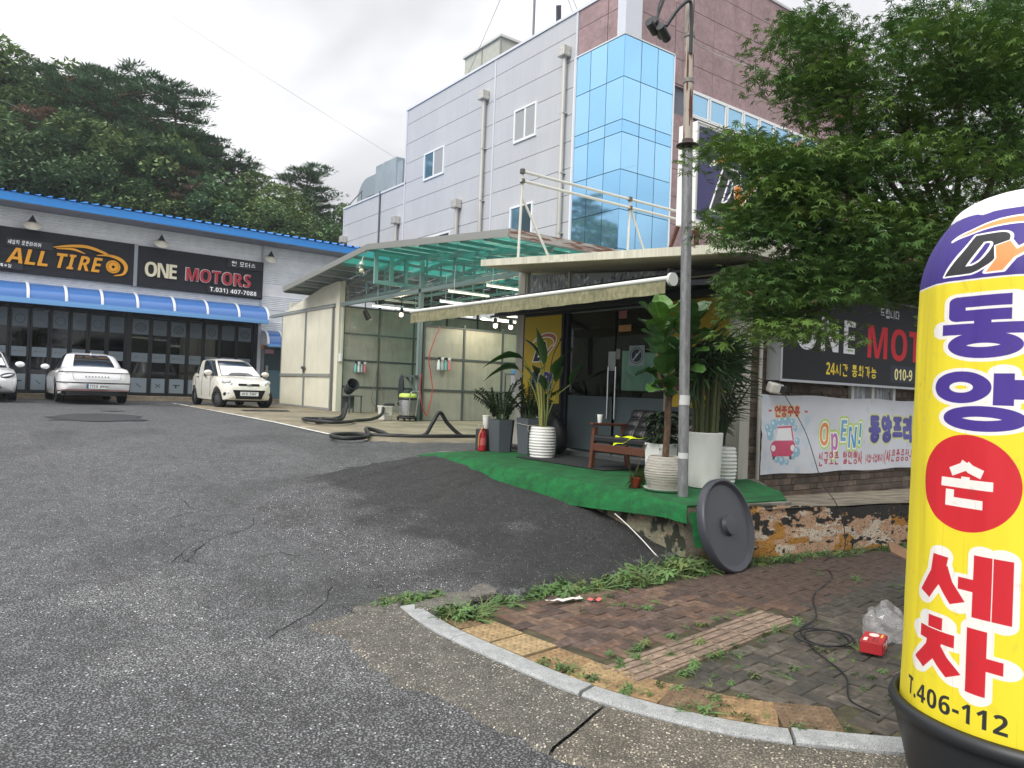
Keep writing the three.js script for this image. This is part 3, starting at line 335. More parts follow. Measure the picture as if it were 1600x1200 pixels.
// ---------------------------------------------------------------- tyre shop at the back of the lot
const glassTint = (c, r = 0.03) => phys(c, r, { transmission: 1, thickness: 0, ior: 1.5, specularIntensity: 1 });
const whiteMetal = std('#ffffff', 0.5, { map: dirtTex(234, 237, 241, 0.05, 201, 5) });
const blackSteel = std('#23272c', 0.45, { metalness: 0.3 });
const T0 = [5, 0, -29.4], TT = 2.2 * R;
const tw = (lx, y, lz) => [T0[0] + lx * Math.cos(TT) + lz * Math.sin(TT), y, T0[2] - lx * Math.sin(TT) + lz * Math.cos(TT)];
{
  const t = thing('tyre_shop_building', 'long white sided garage building with blue roof edge and dark folding doors', 'building', T0, TT);
  // siding: smooth boards alternate with finely ribbed ones
  const prof = (y0, y1) => { const P = []; let y = y0; const add = (yy, z) => P.push([yy, z]); add(y, 0); while (y < y1 - 0.01) { const ph = ((y - 0.88) / 1.04) % 1; if (ph < 0.5) { const e = Math.min(y1, y + (0.5 - ph) * 1.04); add(e - 0.02, 0.0); add(e - 0.02, -0.012); add(e, -0.012); add(e, 0); y = e; } else { const e = Math.min(y1, y + 0.074); add(y + 0.008, 0.022); add(y + 0.04, 0.022); add(e - 0.012, -0.006); add(e, -0.006); y = e; } } return P; };
  const siding = (x0, x1, y0, y1) => { const P = prof(y0, y1), ring = (x) => P.map(([y, z]) => [x, y, z]); return solid(loftRings([ring(x0), ring(x1)], false, false), 0.2); };
  mesh('siding', [muv(siding(-14, 4.42, 3.90, 7.15)), muv(siding(4.42, 10.4, 0.9, 7.15))], whiteMetal, t);
  mesh('corner_trim', [bb(4.33, 4.45, 0.95, 3.92, 0.02, 0.09), bb(4.36, 4.44, 3.92, 7.05, 0.03, 0.06)], std('#b9bec6', 0.5), t);
  mesh('side_wall', bb(10.2, 10.4, 0.9, 7.15, -16, -0.05), whiteMetal, t); mesh('side_wall', bb(-14, -13.8, 0.9, 7.15, -16, -0.05), whiteMetal, t); mesh('back_wall', bb(-14, 10.4, 0.9, 7.15, -16.2, -16), whiteMetal, t);
  // room behind the doors
  const inner = std('#59606a', 0.9); mesh('room_floor', bb(-13.7, 4.3, 0.9, 1.0, -11, -0.06), std('#5b5d5e', 0.5), t); mesh('room_wall', [bb(-13.7, 4.3, 1, 4.6, -11.1, -11), bb(4.2, 4.3, 1, 4.6, -11, -0.1), bb(-13.7, -13.6, 1, 4.6, -11, -0.1), bb(-13.7, 4.3, 4.6, 4.7, -11.1, -0.1)], inner, t);
  for (const [a, b, c] of [[-6, -4.5, -4], [0.6, 2.2, -4], [-2.5, -1, -6]]) mesh('ceiling_strip_light', bb(a, b, 4.45, 4.5, c, c + 0.1), std('#e8eef2', 0.5), t);
  const rubber = std('#131315', 0.9); const tg = []; for (let k = 0; k < 9; k++) for (let j = 0; j < 3; j++) tg.push(at(new THREE.TorusGeometry(0.24, 0.1, 8, 16), -6 + k * 0.72, 1.4 + j * 0.85, -9.5, 0, 0.5)); mesh('tyre_rack', tg, rubber, t); mesh('work_bench', [bb(1.2, 3.4, 1.0, 1.9, -5.4, -4.7), bb(2.4, 2.8, 1.9, 2.4, -5.2, -4.9)], std('#8a2d28', 0.6), t);
  // folding doors
  const wheel = cvTex(256, 320, (c) => { c.fillStyle = '#5e6a72'; c.fillRect(0, 0, 256, 320); c.strokeStyle = '#2d353c'; c.lineWidth = 13; c.beginPath(); c.arc(128, 170, 82, 0, 7); c.stroke(); c.lineWidth = 4; c.beginPath(); c.arc(128, 170, 64, 0, 7); c.stroke(); for (let k = 0; k < 5; k++) { c.save(); c.translate(128, 170); c.rotate(k * 1.2566); c.lineWidth = 7; c.beginPath(); c.moveTo(-7, -62); c.lineTo(-4, -14); c.moveTo(7, -62); c.lineTo(4, -14); c.stroke(); c.restore(); } });
  const ring = cvTex(256, 320, (c) => { c.fillStyle = '#56626b'; c.fillRect(0, 0, 256, 320); c.strokeStyle = '#2a323a'; c.lineWidth = 12; c.beginPath(); c.arc(128, 170, 84, 0, 7); c.stroke(); c.lineWidth = 3; c.beginPath(); c.moveTo(128, 170); c.lineTo(110, 130); c.stroke(); });
  const word = cvTex(256, 320, (c) => { c.fillStyle = '#56626b'; c.fillRect(0, 0, 256, 320); c.fillStyle = '#333d45'; c.fillRect(60, 170, 140, 10); c.fillRect(80, 130, 90, 6); });
  const band = cvTex(256, 160, (c) => { c.fillStyle = '#6f7b84'; c.fillRect(0, 0, 256, 160); text(c, 'ONE', 36, 62, 26, { fill: '#20262b', latin: 0.9 }); text(c, 'MOTORS', 104, 62, 26, { fill: '#58636c', latin: 0.9 }); });
  const tools = [0, 1, 2].map((k) => cvTex(256, 380, (c) => { c.fillStyle = '#7d8a94'; c.fillRect(0, 0, 256, 380); c.strokeStyle = '#22282d'; c.fillStyle = '#22282d'; c.lineCap = 'round'; c.lineWidth = 16; c.beginPath(); if (k === 0) { c.moveTo(90, 150); c.lineTo(165, 235); } else if (k === 1) { c.moveTo(85, 150); c.lineTo(170, 240); c.moveTo(170, 150); c.lineTo(85, 240); } else { c.moveTo(80, 165); c.lineTo(180, 165); c.moveTo(120, 170); c.lineTo(120, 230); c.lineWidth = 28; } c.stroke(); }));
  const dm = (tx) => std('#ffffff', 0.55, { map: tx }); const mWheel = dm(wheel), mRing = dm(ring), mWord = dm(word), mBand = dm(band), mTools = tools.map(dm);
  const glass = glassTint([0.32, 0.37, 0.42]);
  const panel = (x0, x1, k, top) => { const y0 = 1.02, y1 = 3.86, f = 0.055; const d = mesh('folding_door', [bb(x0, x0 + f, y0, y1, -0.03, 0.03), bb(x1 - f, x1, y0, y1, -0.03, 0.03), bb(x0 + f, x1 - f, y0, y0 + 0.07, -0.028, 0.028), bb(x0 + f, x1 - f, y1 - 0.09, y1, -0.028, 0.028)], blackSteel, t);
    mesh('glass', bb(x0 + f - 0.004, x1 - f + 0.004, y0 + 0.065, y1 - 0.085, -0.003, 0.003), glass, d); const a = x0 + f + 0.01, b = x1 - f - 0.01; const card = (yy0, yy1, m) => mesh('window_print', quad([a, yy0, 0.008], [b, yy0, 0.008], [b, yy1, 0.008], [a, yy1, 0.008]), m, d);
    card(3.18, 3.73, top); card(2.2, 2.52, mBand); card(1.1, 1.62, mTools[k % 3]); };
  const xl = [-8.2, -7.6, -7.03, -6.45, -5.87, -5.3, -4.95, -4.37, -3.79, -3.22, -2.65, -2.07, -1.52, -0.95, -0.34]; const tops = [mRing, mWord];
  for (let i = 0; i + 1 < xl.length; i++) panel(xl[i] + 0.008, xl[i + 1] - 0.008, i, tops[i % 2]);
  const xr = [-0.22, 0.46, 1.07, 1.73, 2.3, 2.89, 3.52, 4.16]; for (let i = 0; i + 1 < xr.length; i++) panel(xr[i] + 0.008, xr[i + 1] - 0.008, i, i % 2 ? mWord : mWheel);
  mesh('door_post', [bb(-0.34, -0.22, 1.0, 3.9, -0.06, 0.05), bb(4.17, 4.32, 1.0, 3.9, -0.06, 0.05), bb(-14, 4.32, 3.87, 3.96, -0.08, 0.03)], blackSteel, t);
  // blue roof edge: flashing, corrugated sheets, soffit
  const blue = std('#ffffff', 0.4, { map: dirtTex(48, 136, 214, 0.06, 205, 6) });
  mesh('roof_flashing', [bb(-14, 10.6, 7.05, 7.32, 0.98, 1.02)], blue, t);
  const cor = []; { const n = 250, ring = (z, y) => { const P = []; for (let i = 0; i <= n * 4; i++) { const x = -14 + i * 24.6 / (n * 4), ph = (x / 0.33) % 1; P.push([x, y + (Math.abs(((ph + 1) % 1) - 0.5) < 0.16 ? 0.06 : 0), z]); } return P; }; cor.push(solid(loftRings([ring(1.06, 7.335), ring(-8, 8.9), ring(-17, 7.4)], false, false), 0.3)); }
  mesh('roof_sheet', cor, blue, t); mesh('soffit', bb(-14, 10.6, 7.02, 7.05, 0.03, 0.99), std('#9a9ca2', 0.7, { map: dirtTex(220, 220, 220, 0.08, 206, 6) }), t); for (let k = 0; k < 9; k++) mesh('soffit_joint', bb(-11.6 + k * 2.4, -11.585 + k * 2.4, 7.012, 7.02, 0.05, 0.97), std('#77797d', 0.8), t);
  // side door beside the garage doors
  mesh('side_door_frame', [bb(4.5, 4.6, 0.95, 3.0, 0.03, 0.1), bb(5.52, 5.62, 0.95, 3.0, 0.03, 0.1), bb(4.5, 5.62, 3.0, 3.1, 0.03, 0.1)], std('#8a8f96', 0.4, { metalness: 0.6 }), t); const sd = mesh('side_door', bb(4.6, 5.52, 0.98, 3.0, 0.028, 0.045), phys('#3a4a50', 0.08), t); mesh('door_film', quad([4.62, 1.0, 0.049], [5.5, 1.0, 0.049], [5.5, 2.12, 0.049], [4.62, 2.12, 0.049]), std('#54707a', 0.5), sd); mesh('door_sticker', quad([4.64, 2.78, 0.05], [5.0, 2.78, 0.05], [5.0, 2.95, 0.05], [4.64, 2.95, 0.05]), std('#b98b98', 0.6), sd); mesh('door_handle', bb(4.68, 4.78, 1.7, 2.3, 0.05, 0.09), std('#b9bcc0', 0.3, { metalness: 0.8 }), sd); mesh('alarm_box', bb(4.44, 4.53, 2.95, 3.1, 0.1, 0.16), std('#c9863a', 0.5), t);
}
struct(mesh('concrete_step', muv(prism([[-10, 0.7], [6.2, 0.7], [6.2, 0.99], [-10, 0.99]], 0.9)).applyMatrix4(new THREE.Matrix4().makeRotationY(TT)).translate(...tw(0, 0, 0.06)), apronMat), 'low concrete step along the garage doors');
// curved blue awning
const awnBlue = phys('#4a78ba', 0.25, { clearcoat: 0.4 }), awnRib = std('#dfe4ea', 0.4);
function archAwning(name, label, x0, xs, yT, yB, out, lip) {
  const t = thing(name, label, 'awning', T0, TT); const arc = (n = 10) => { const P = []; for (let i = 0; i <= n; i++) { const a = i / n * PI / 2; P.push([0.04 + (out - 0.04) * Math.sin(a), yB + (yT - yB) * Math.cos(a)]); } return P; };
  const P = arc(); const sheetG = (a, b) => solid(loftRings([P.map(([z, y]) => [a, y, z]), P.map(([z, y]) => [b, y, z])], false, false), 1.2);
  for (let i = 0; i + 1 < xs.length; i++) mesh('curved_panel', sheetG(xs[i] + 0.035, xs[i + 1] - 0.035), awnBlue, t);
  for (const x of xs) { const ringOf = (o, xx) => P.map(([z, y]) => [xx, y + o * (y - yB) / (yT - yB) + 0.004, z + o]); mesh('rib', solid(loftRings([ringOf(0.025, x - 0.045), ringOf(0.03, x - 0.03), ringOf(0.03, x + 0.03), ringOf(0.025, x + 0.045)], false, false), 1), awnRib, t); }
  mesh('gutter_bar', [rbx(xs[xs.length - 1] - xs[0], lip, 0.07, 0.015, (xs[0] + xs[xs.length - 1]) / 2, yB - lip / 2 - 0.03, out + 0.02), bb(xs[0], xs[xs.length - 1], yB - 0.03, yB + 0.012, out - 0.02, out + 0.05)], std('#6fa3d8', 0.35), t);
  for (let i = 1; i < xs.length; i += 2) mesh('bracket', [beam([xs[i], yB - 0.05, out], [xs[i], yB - 0.1, 0.06], 0.04, 0.03)], std('#7f8890', 0.4, { metalness: 0.5 }), t);
  return t;
}
archAwning('arched_awning', 'long arched blue awning above the dark folding doors', 0, [-8.0, -6.9, -5.7, -4.55, -3.4, -2.34, -1.29, -0.2, 1.0, 2.14, 3.28, 4.40], 4.62, 4.03, 0.95, 0.13);
archAwning('arched_awning', 'small arched blue awning above the side door', 0, [4.52, 5.1, 5.62, 6.2], 3.68, 3.12, 0.7, 0.07);
// signs
const signBlack = std('#ffffff', 0.75, { map: dirtTex(30, 33, 41, 0.08, 211, 4) });
function letters(str, size, depth, m, parent, x, y, z, { sx = 1, slant = 0, gap = 0, name = 'letter' } = {}) { let cx = x; for (const ch of str) { if (ch === ' ') { cx += size * 0.4; continue; } const g = new TextGeometry(ch, { font, size, depth, curveSegments: 4, bevelEnabled: false }); g.scale(sx, 1, 1); g.computeBoundingBox(); const b = g.boundingBox; g.translate(-b.min.x, 0, 0); if (slant) g.applyMatrix4(new THREE.Matrix4().makeShear(0, 0, slant, 0, 0, 0)); mesh(name, g, m, parent, [cx, y, z]); cx += b.max.x - b.min.x + gap; } return cx; }
{
  const s = thing('sign_board', 'black tyre shop sign with orange raised lettering and car outline', 'sign', T0, TT); mesh('board', bb(-8, -0.24, 4.9, 6.35, 0.03, 0.18), signBlack, s);
  const or = std('#e9a32c', 0.45), f = 0.185; letters('ALL', 0.5, 0.05, or, s, -3.98, 5.2, f, { sx: 1.0, slant: 0.2, gap: 0.05 }); letters('TIRE', 0.5, 0.05, or, s, -2.66, 5.2, f, { sx: 0.86, slant: 0.2, gap: 0.045 });
  // car outline sweeping into a wheel
  const arcS = (pts, w0, w1) => { const c = new THREE.CatmullRomCurve3(pts.map(([x, y]) => V(x, y, 0))), n = 40, A = [], B = []; for (let i = 0; i <= n; i++) { const p = c.getPoint(i / n), t2 = c.getTangent(i / n), w = lerp(w0, w1, Math.sin(i / n * PI)) / 2; A.push([p.x - t2.y * w, p.y + t2.x * w]); B.unshift([p.x + t2.y * w, p.y - t2.x * w]); } return prism([...A, ...B], 0.05).translate(0, 0, f); };
  mesh('car_outline', [arcS([[-2.68, 5.87], [-2.2, 5.98], [-1.7, 6.02], [-1.2, 5.9], [-0.95, 5.8]], 0.03, 0.1), arcS([[-2.6, 5.84], [-2.1, 5.88], [-1.75, 5.78]], 0.02, 0.07), arcS([[-1.4, 5.78], [-1.0, 5.82], [-0.65, 5.72], [-0.48, 5.5], [-0.55, 5.25], [-0.85, 5.14]], 0.02, 0.12)], or, s);
  const wg = []; for (let k = 0; k < 10; k++) wg.push(prism([[0.05, -0.02], [0.16, -0.05], [0.16, 0.05], [0.05, 0.02]], 0.05).applyMatrix4(new THREE.Matrix4().makeRotationZ(k * PI / 5)).translate(-0.88, 5.45, f)); wg.push(new THREE.TorusGeometry(0.2, 0.03, 6, 24).translate(-0.88, 5.45, f + 0.02)); mesh('wheel_emblem', wg, or, s);
  const small = cvTex(768, 96, (c) => { c.fillStyle = '#2b2f38'; c.fillRect(0, 0, 768, 96); text(c, '세상의 모든타이어', 16, 14, 66, { w: 0.13, slant: 0.1 }); }); mesh('slogan_plate', quad([-3.98, 5.76, 0.22], [-2.72, 5.76, 0.22], [-2.72, 5.99, 0.22], [-3.98, 5.99, 0.22]), std('#ffffff', 0.6, { map: small }), s); mesh('plate_backing', [bb(-4.0, -2.7, 5.74, 6.01, 0.182, 0.217), bb(-4.4, -3.5, 4.98, 5.2, 0.182, 0.217)], std('#23262d', 0.6), s);
  const loc = cvTex(512, 96, (c) => { c.fillStyle = '#2b2f38'; c.fillRect(0, 0, 512, 96); text(c, '산상록수점', 20, 18, 62, { w: 0.12 }); }); mesh('place_plate', quad([-4.38, 5.0, 0.221], [-3.52, 5.0, 0.221], [-3.52, 5.18, 0.221], [-4.38, 5.18, 0.221]), std('#ffffff', 0.6, { map: loc }), s);
}
{
  const s = thing('sign_board', 'black garage sign with cream and red raised lettering', 'sign', T0, TT); mesh('board', bb(-0.1, 4.4, 4.88, 6.33, 0.03, 0.18), signBlack, s);
  letters('ONE', 0.52, 0.06, std('#e2dbc0', 0.5), s, 0.13, 5.27, 0.185, { sx: 0.86, gap: 0.02 }); const redL = letters('MOTORS', 0.5, 0.05, std('#d9d5d6', 0.5), s, 1.5, 5.27, 0.182, { sx: 0.93, gap: 0.03, name: 'letter_edge' });
  letters('MOTORS', 0.455, 0.02, std('#b3303f', 0.5), s, 1.525, 5.292, 0.24, { sx: 0.93, gap: 0.066 });
  const a = cvTex(512, 128, (c) => { c.fillStyle = '#23262e'; c.fillRect(0, 0, 512, 128); text(c, '원 모터스', 50, 22, 84, { w: 0.12 }); }), b = cvTex(768, 96, (c) => { c.fillStyle = '#23262e'; c.fillRect(0, 0, 768, 96); text(c, 'T.031) 407-7088', 26, 10, 70, { latin: 1, sx: 1.0 }); });
  mesh('name_plate', quad([3.02, 5.98, 0.222], [4.32, 5.98, 0.222], [4.32, 6.29, 0.222], [3.02, 6.29, 0.222]), std('#ffffff', 0.6, { map: a }), s); mesh('phone_plate', quad([2.32, 4.93, 0.222], [4.34, 4.93, 0.222], [4.34, 5.17, 0.222], [2.32, 5.17, 0.222]), std('#ffffff', 0.6, { map: b }), s); mesh('plate_backing', [bb(3.0, 4.34, 5.96, 6.31, 0.182, 0.219), bb(2.3, 4.36, 4.91, 5.19, 0.182, 0.219)], std('#1f2228', 0.6), s);
}
tag(mesh('sign_divider', bb(-0.23, -0.11, 4.86, 6.36, 0.03, 0.2).applyMatrix4(new THREE.Matrix4().makeRotationY(TT)).translate(...T0), std('#8f949c', 0.4, { metalness: 0.4 })), 'grey metal post between the two black garage signs', 'post');
[[-3.32, 'cream barn lamp above the orange tyre sign'], [0.6, 'cream barn lamp above the cream and red lettered sign'], [4.6, 'cream barn lamp on bare siding past the end of the signs']].forEach(([lx, label]) => { const l = thing('wall_lamp', label, 'lamp', tw(lx, 6.52, 0.42), TT, 'lamps along the garage wall'); const d = at(lathe([[0, 0.06], [0.05, 0.06], [0.09, 0.04], [0.26, -0.06], [0.26, -0.075], [0.085, 0.02], [0, 0.02]], 24), 0, 0, 0, 0.75); mesh('shade', d, std('#d2cdbf', 0.5), l); mesh('bulb', at(new THREE.SphereGeometry(0.07, 12, 10), 0, -0.02, 0.01), std('#d9d5c8', 0.3), l); mesh('mount', [new THREE.ConeGeometry(0.13, 0.24, 12).translate(0, 0.17, -0.02), bar([0, 0.15, -0.02], [0, 0.05, -0.4], 0.02), bx(0.12, 0.12, 0.03, 0, 0.05, -0.4)], std('#34383d', 0.5), l); });
// ---------------------------------------------------------------- grey panelled building with a blue glass corner
{
  const t = thing('panelled_office_building', 'tall grey and brown panelled building with a blue mirrored glass corner', 'building', [18.3, 0, -18.81]);
  // local: side face in the plane x = 0 running to -z, front face in the plane z = 0 running to +x
  const bump = { bumpMap: grainTex, bumpScale: 0.001 };
  const gm = [0, 1, 2].map((k) => std('#ffffff', 0.55, { map: pxTex(512, 256, (x, y) => { const s = fbm(x / 6, y / 160, 301 + k, 4), n = fbm(x / 90, y / 90, 304 + k, 3), v = 186 + 10 * (n - 0.5) + 8 * (s - 0.5) + 5 * (hash2(x, y, 2) - 0.5); return [grey(v * 0.985), grey(v * 0.995), grey(v * 1.015)]; }), ...bump }));
  const brownT = [0, 1].map((k) => pxTex(512, 256, (x, y) => { const n = fbm(x / 22, y / 10, 311 + k, 4), f = hash2(x, y, 312), m = fbm(x / 90, y / 60, 313, 3); const v = 1 + 0.22 * (n - 0.5) + 0.12 * (f - 0.5) + 0.2 * (m - 0.5); return [grey(150 * v), grey(126 * v), grey(127 * v)]; })); const bm = brownT.map((m) => std('#ffffff', 0.8, { map: m, bumpMap: m, bumpScale: 0.004 }));
  const core = std('#6b6f78', 0.8), r = rng(31);
  mesh('core', [bb(0.12, 16.2, 0.5, 16.0, -15.95, -0.12), bb(0.12, 14, 0.5, 12.1, -23.5, -15.95)], core, t);
  const seamY = []; for (let y = 16.1, k = 0; y > 3; k++) { seamY.push(y); y -= k === 0 ? 0.76 : 1.025; }
  const panel = (z0, z1, y0, y1, m) => mesh('wall_panel', muv(bb(0, 0.1, y0 + 0.012, y1 - 0.012, z0 + 0.01, z1 - 0.01), 4), m, t);
  for (const [z0, z1, top] of [[-15.9, -8.0, 99], [-7.9, -2.62, 99], [-23.55, -18.75, 12.26], [-18.73, -15.93, 12.26]]) for (let i = 0; i + 1 < seamY.length; i++) { const y1 = seamY[i], y0 = seamY[i + 1]; if (y1 > top + 0.1) continue; panel(z0, z1, y0, y1, gm[Math.floor(r() * 3)]); }
  for (const g of [bb(-0.02, 0.05, 3, 16.1, -8.0, -7.9), bb(-0.02, 0.05, 3, 16.12, -2.63, -2.53), bb(-0.03, 0.06, 3, 16.15, -16.02, -15.9), bb(-0.03, 0.06, 3, 12.3, -23.66, -23.55)]) mesh('seam_trim', g, std('#c9ccd3', 0.4), t);
  mesh('coping', [bb(-0.05, 0.4, 16.1, 16.2, -16.05, 0.0), bb(-0.05, 0.4, 12.26, 12.36, -23.7, -15.9)], std('#d5d7da', 0.4), t);
  // brown panels: round the glass corner and along the front
  const bp = (x0, x1, y0, y1, k) => mesh('wall_panel', muv(bb(x0 + 0.008, x1 - 0.008, y0 + 0.01, y1 - 0.01, -0.1, 0), 3), bm[k % 2], t); const sp = (z0, z1, y0, y1, k) => mesh('wall_panel', muv(bb(0, 0.1, y0 + 0.01, y1 - 0.01, z0 + 0.008, z1 - 0.008), 3), bm[k % 2], t);
  sp(-2.5, -0.92, 15.4, 16.1, 0); sp(-2.5, -0.92, 14.4, 15.4, 1); sp(-0.9, -0.4, 15.4, 16.1, 1); sp(-0.9, -0.4, 14.4, 15.4, 0);
  bp(0.8, 1.6, 14.4, 15.4, 0); bp(0.8, 1.6, 15.4, 16.4, 1); bp(1.6, 2.57, 14.4, 15.4, 1); bp(1.6, 2.57, 15.4, 16.4, 0);
  mesh('corner_trim', [bb(-0.03, 0.78, 14.38, 16.1, -0.09, 0.03), bb(-0.03, 0.1, 14.38, 16.1, -0.38, -0.09)], std('#cdd0d8', 0.4), t);
  const cols = [2.60, 4.78, 7.07, 9.36, 11.65, 13.94, 16.2]; for (let i = 0; i + 1 < cols.length; i++) for (let k = 0; k < 15; k++) { const y1 = 18.4 - k * 1.03, y0 = y1 - 1.03; if (y0 > 12.2 && y0 < 12.5 && i < 4) { bp(cols[i], cols[i + 1], 13.3, y1 + 0.0 > 13.35 ? y1 : 13.36, k); continue; } if (y1 > 12.3 && y1 < 13.3 && i < 4) { bp(cols[i], cols[i + 1], y0, 12.33, k); continue; } bp(cols[i], cols[i + 1], y0, y1, k + i); }
  mesh('parapet', [bb(2.6, 16.3, 18.38, 18.48, -0.5, 0.05), bb(2.6, 16.2, 15.9, 18.38, -0.5, -0.12)], std('#b9b6b8', 0.5), t);
  // mirrored glass corner
  const blueG = [[0.28, 0.55, 0.80], [0.31, 0.58, 0.82], [0.26, 0.53, 0.78], [0.32, 0.59, 0.82]].map((c) => std(c, 0.04, { metalness: 0.85 })); const rows = [14.34, 12.855, 11.343, 10.895, 9.582, 8.184, 6.8, 5.4, 4.0], zc = [-2.6, -1.75, -0.87, 0], xc = [0, 0.85, 1.70, 2.56]; const mull = std('#29414f', 0.4, { metalness: 0.4 });
  const tilt = (m, i, k, s) => { m.geometry.computeBoundingBox(); const c = V(0, 0, 0); m.geometry.boundingBox.getCenter(c); m.geometry.translate(-c.x, -c.y, -c.z); m.position.copy(c); m.rotation.set((hash2(i, k, s) - 0.5) * 0.006, (hash2(i, k, s + 1) - 0.5) * 0.008, 0); };
  for (let i = 0; i + 1 < rows.length; i++) for (let k = 0; k < 3; k++) { mesh('glass_pane', bb(0.0, 0.04, rows[i + 1] + 0.013, rows[i] - 0.013, zc[k] + 0.013, zc[k + 1] - 0.013), blueG[(i * 3 + k) % 4], t); tilt(t.children.at(-1), i, k, 5); mesh('glass_pane', bb(xc[k] + 0.013, xc[k + 1] - 0.013, rows[i + 1] + 0.013, rows[i] - 0.013, -0.04, 0.0), blueG[(i + k * 2) % 4], t); tilt(t.children.at(-1), i, k, 9); }
  mesh('glazing_frame', [bb(0.03, 0.1, 3, 14.36, -2.6, -0.04), bb(0.05, 2.56, 3, 14.36, -0.1, -0.03)], mull, t); mesh('glass_surround', [bb(-0.03, 0.05, 3, 14.4, -2.66, -2.6), bb(2.56, 2.61, 3, 14.4, -0.05, 0.03), bb(-0.03, 0.05, 14.34, 14.385, -2.6, 0.03), bb(0.05, 2.6, 14.34, 14.385, -0.05, 0.03)], std('#dfe3e6', 0.4), t);
  // windows: frame with two sashes
  const wf = std('#e4e6e6', 0.45), paneB = std([0.25, 0.45, 0.62], 0.05, { metalness: 0.7 }), paneD = phys([0.05, 0.08, 0.1], 0.05), paneW = std('#9b9ea0', 0.4);
  const win = (z0, z1, y0, y1, a, b) => { const w = mesh('window', [bb(-0.06, 0.02, y0, y0 + 0.1, z0, z1), bb(-0.06, 0.02, y1 - 0.08, y1, z0, z1), bb(-0.06, 0.02, y0 + 0.1, y1 - 0.08, z0, z0 + 0.09), bb(-0.06, 0.02, y0 + 0.1, y1 - 0.08, z1 - 0.09, z1), bb(-0.05, 0.02, y0 + 0.1, y1 - 0.08, (z0 + z1) / 2 - 0.05, (z0 + z1) / 2 + 0.05)], wf, t); const m = (z0 + z1) / 2; mesh('pane', bb(-0.02, -0.01, y0 + 0.1, y1 - 0.08, z0 + 0.09, m - 0.05), a, w); mesh('pane', bb(-0.035, -0.025, y0 + 0.1, y1 - 0.08, m + 0.05, z1 - 0.09), b, w); };
  win(-13.97, -12.02, 11.98, 13.35, paneB, paneW); win(-6.4, -4.88, 12.0, 13.4, paneW, paneW); win(-6.46, -4.9, 7.7, 9.34, paneB, paneD); win(-13.3, -11.2, 7.6, 9.1, paneB, paneD);
  for (let k = 0; k < 8; k++) { const x0 = 3.58 + k * 1.06 - (k ? 0.0 : 0), x1 = x0 + 1.0, y0 = 12.36, y1 = 13.26; const w = mesh('window', [bb(x0, x1, y0, y0 + 0.06, -0.02, 0.05), bb(x0, x1, y1 - 0.05, y1, -0.02, 0.05), bb(x0, x0 + 0.06, y0 + 0.06, y1 - 0.05, -0.02, 0.05), bb(x1 - 0.06, x1, y0 + 0.06, y1 - 0.05, -0.02, 0.05)], wf, t); mesh('pane', bb(x0 + 0.06, x1 - 0.06, y0 + 0.06, y1 - 0.05, 0, 0.012), paneB, w); }
  mesh('window_surround', [bb(3.4, 12.2, 13.27, 13.33, -0.05, 0.04), bb(3.4, 12.2, 12.3, 12.35, -0.05, 0.05), bb(3.4, 12.2, 12.35, 13.27, -0.12, -0.04)], wf, t);
  // downpipes with hopper heads
  const zinc = std('#ffffff', 0.35, { map: dirtTex(190, 188, 182, 0.12, 331, 6), metalness: 0.3 });
  for (const [z, y] of [[-8.55, 14.6], [-3.08, 14.65], [-10.5, 10.15], [-16.5, 10.37], [-23.2, 10.3]]) { const p = mesh('downpipe', [bar([-0.16, 2, z], [-0.16, y - 0.1, z], 0.09, 10)], zinc, t); mesh('hopper', rbx(0.36, 0.4, 0.4, 0.03, -0.2, y + 0.05, z, 1), zinc, p); mesh('pipe_clip', [1, 2, 3].map((k) => bx(0.24, 0.04, 0.22, -0.12, y - k * 2.3, z)), zinc, p); }
  mesh('cable_conduit', bar([-0.05, 2, -18.74], [-0.05, 12.4, -18.74], 0.05, 6), std('#55585e', 0.6), t);
}
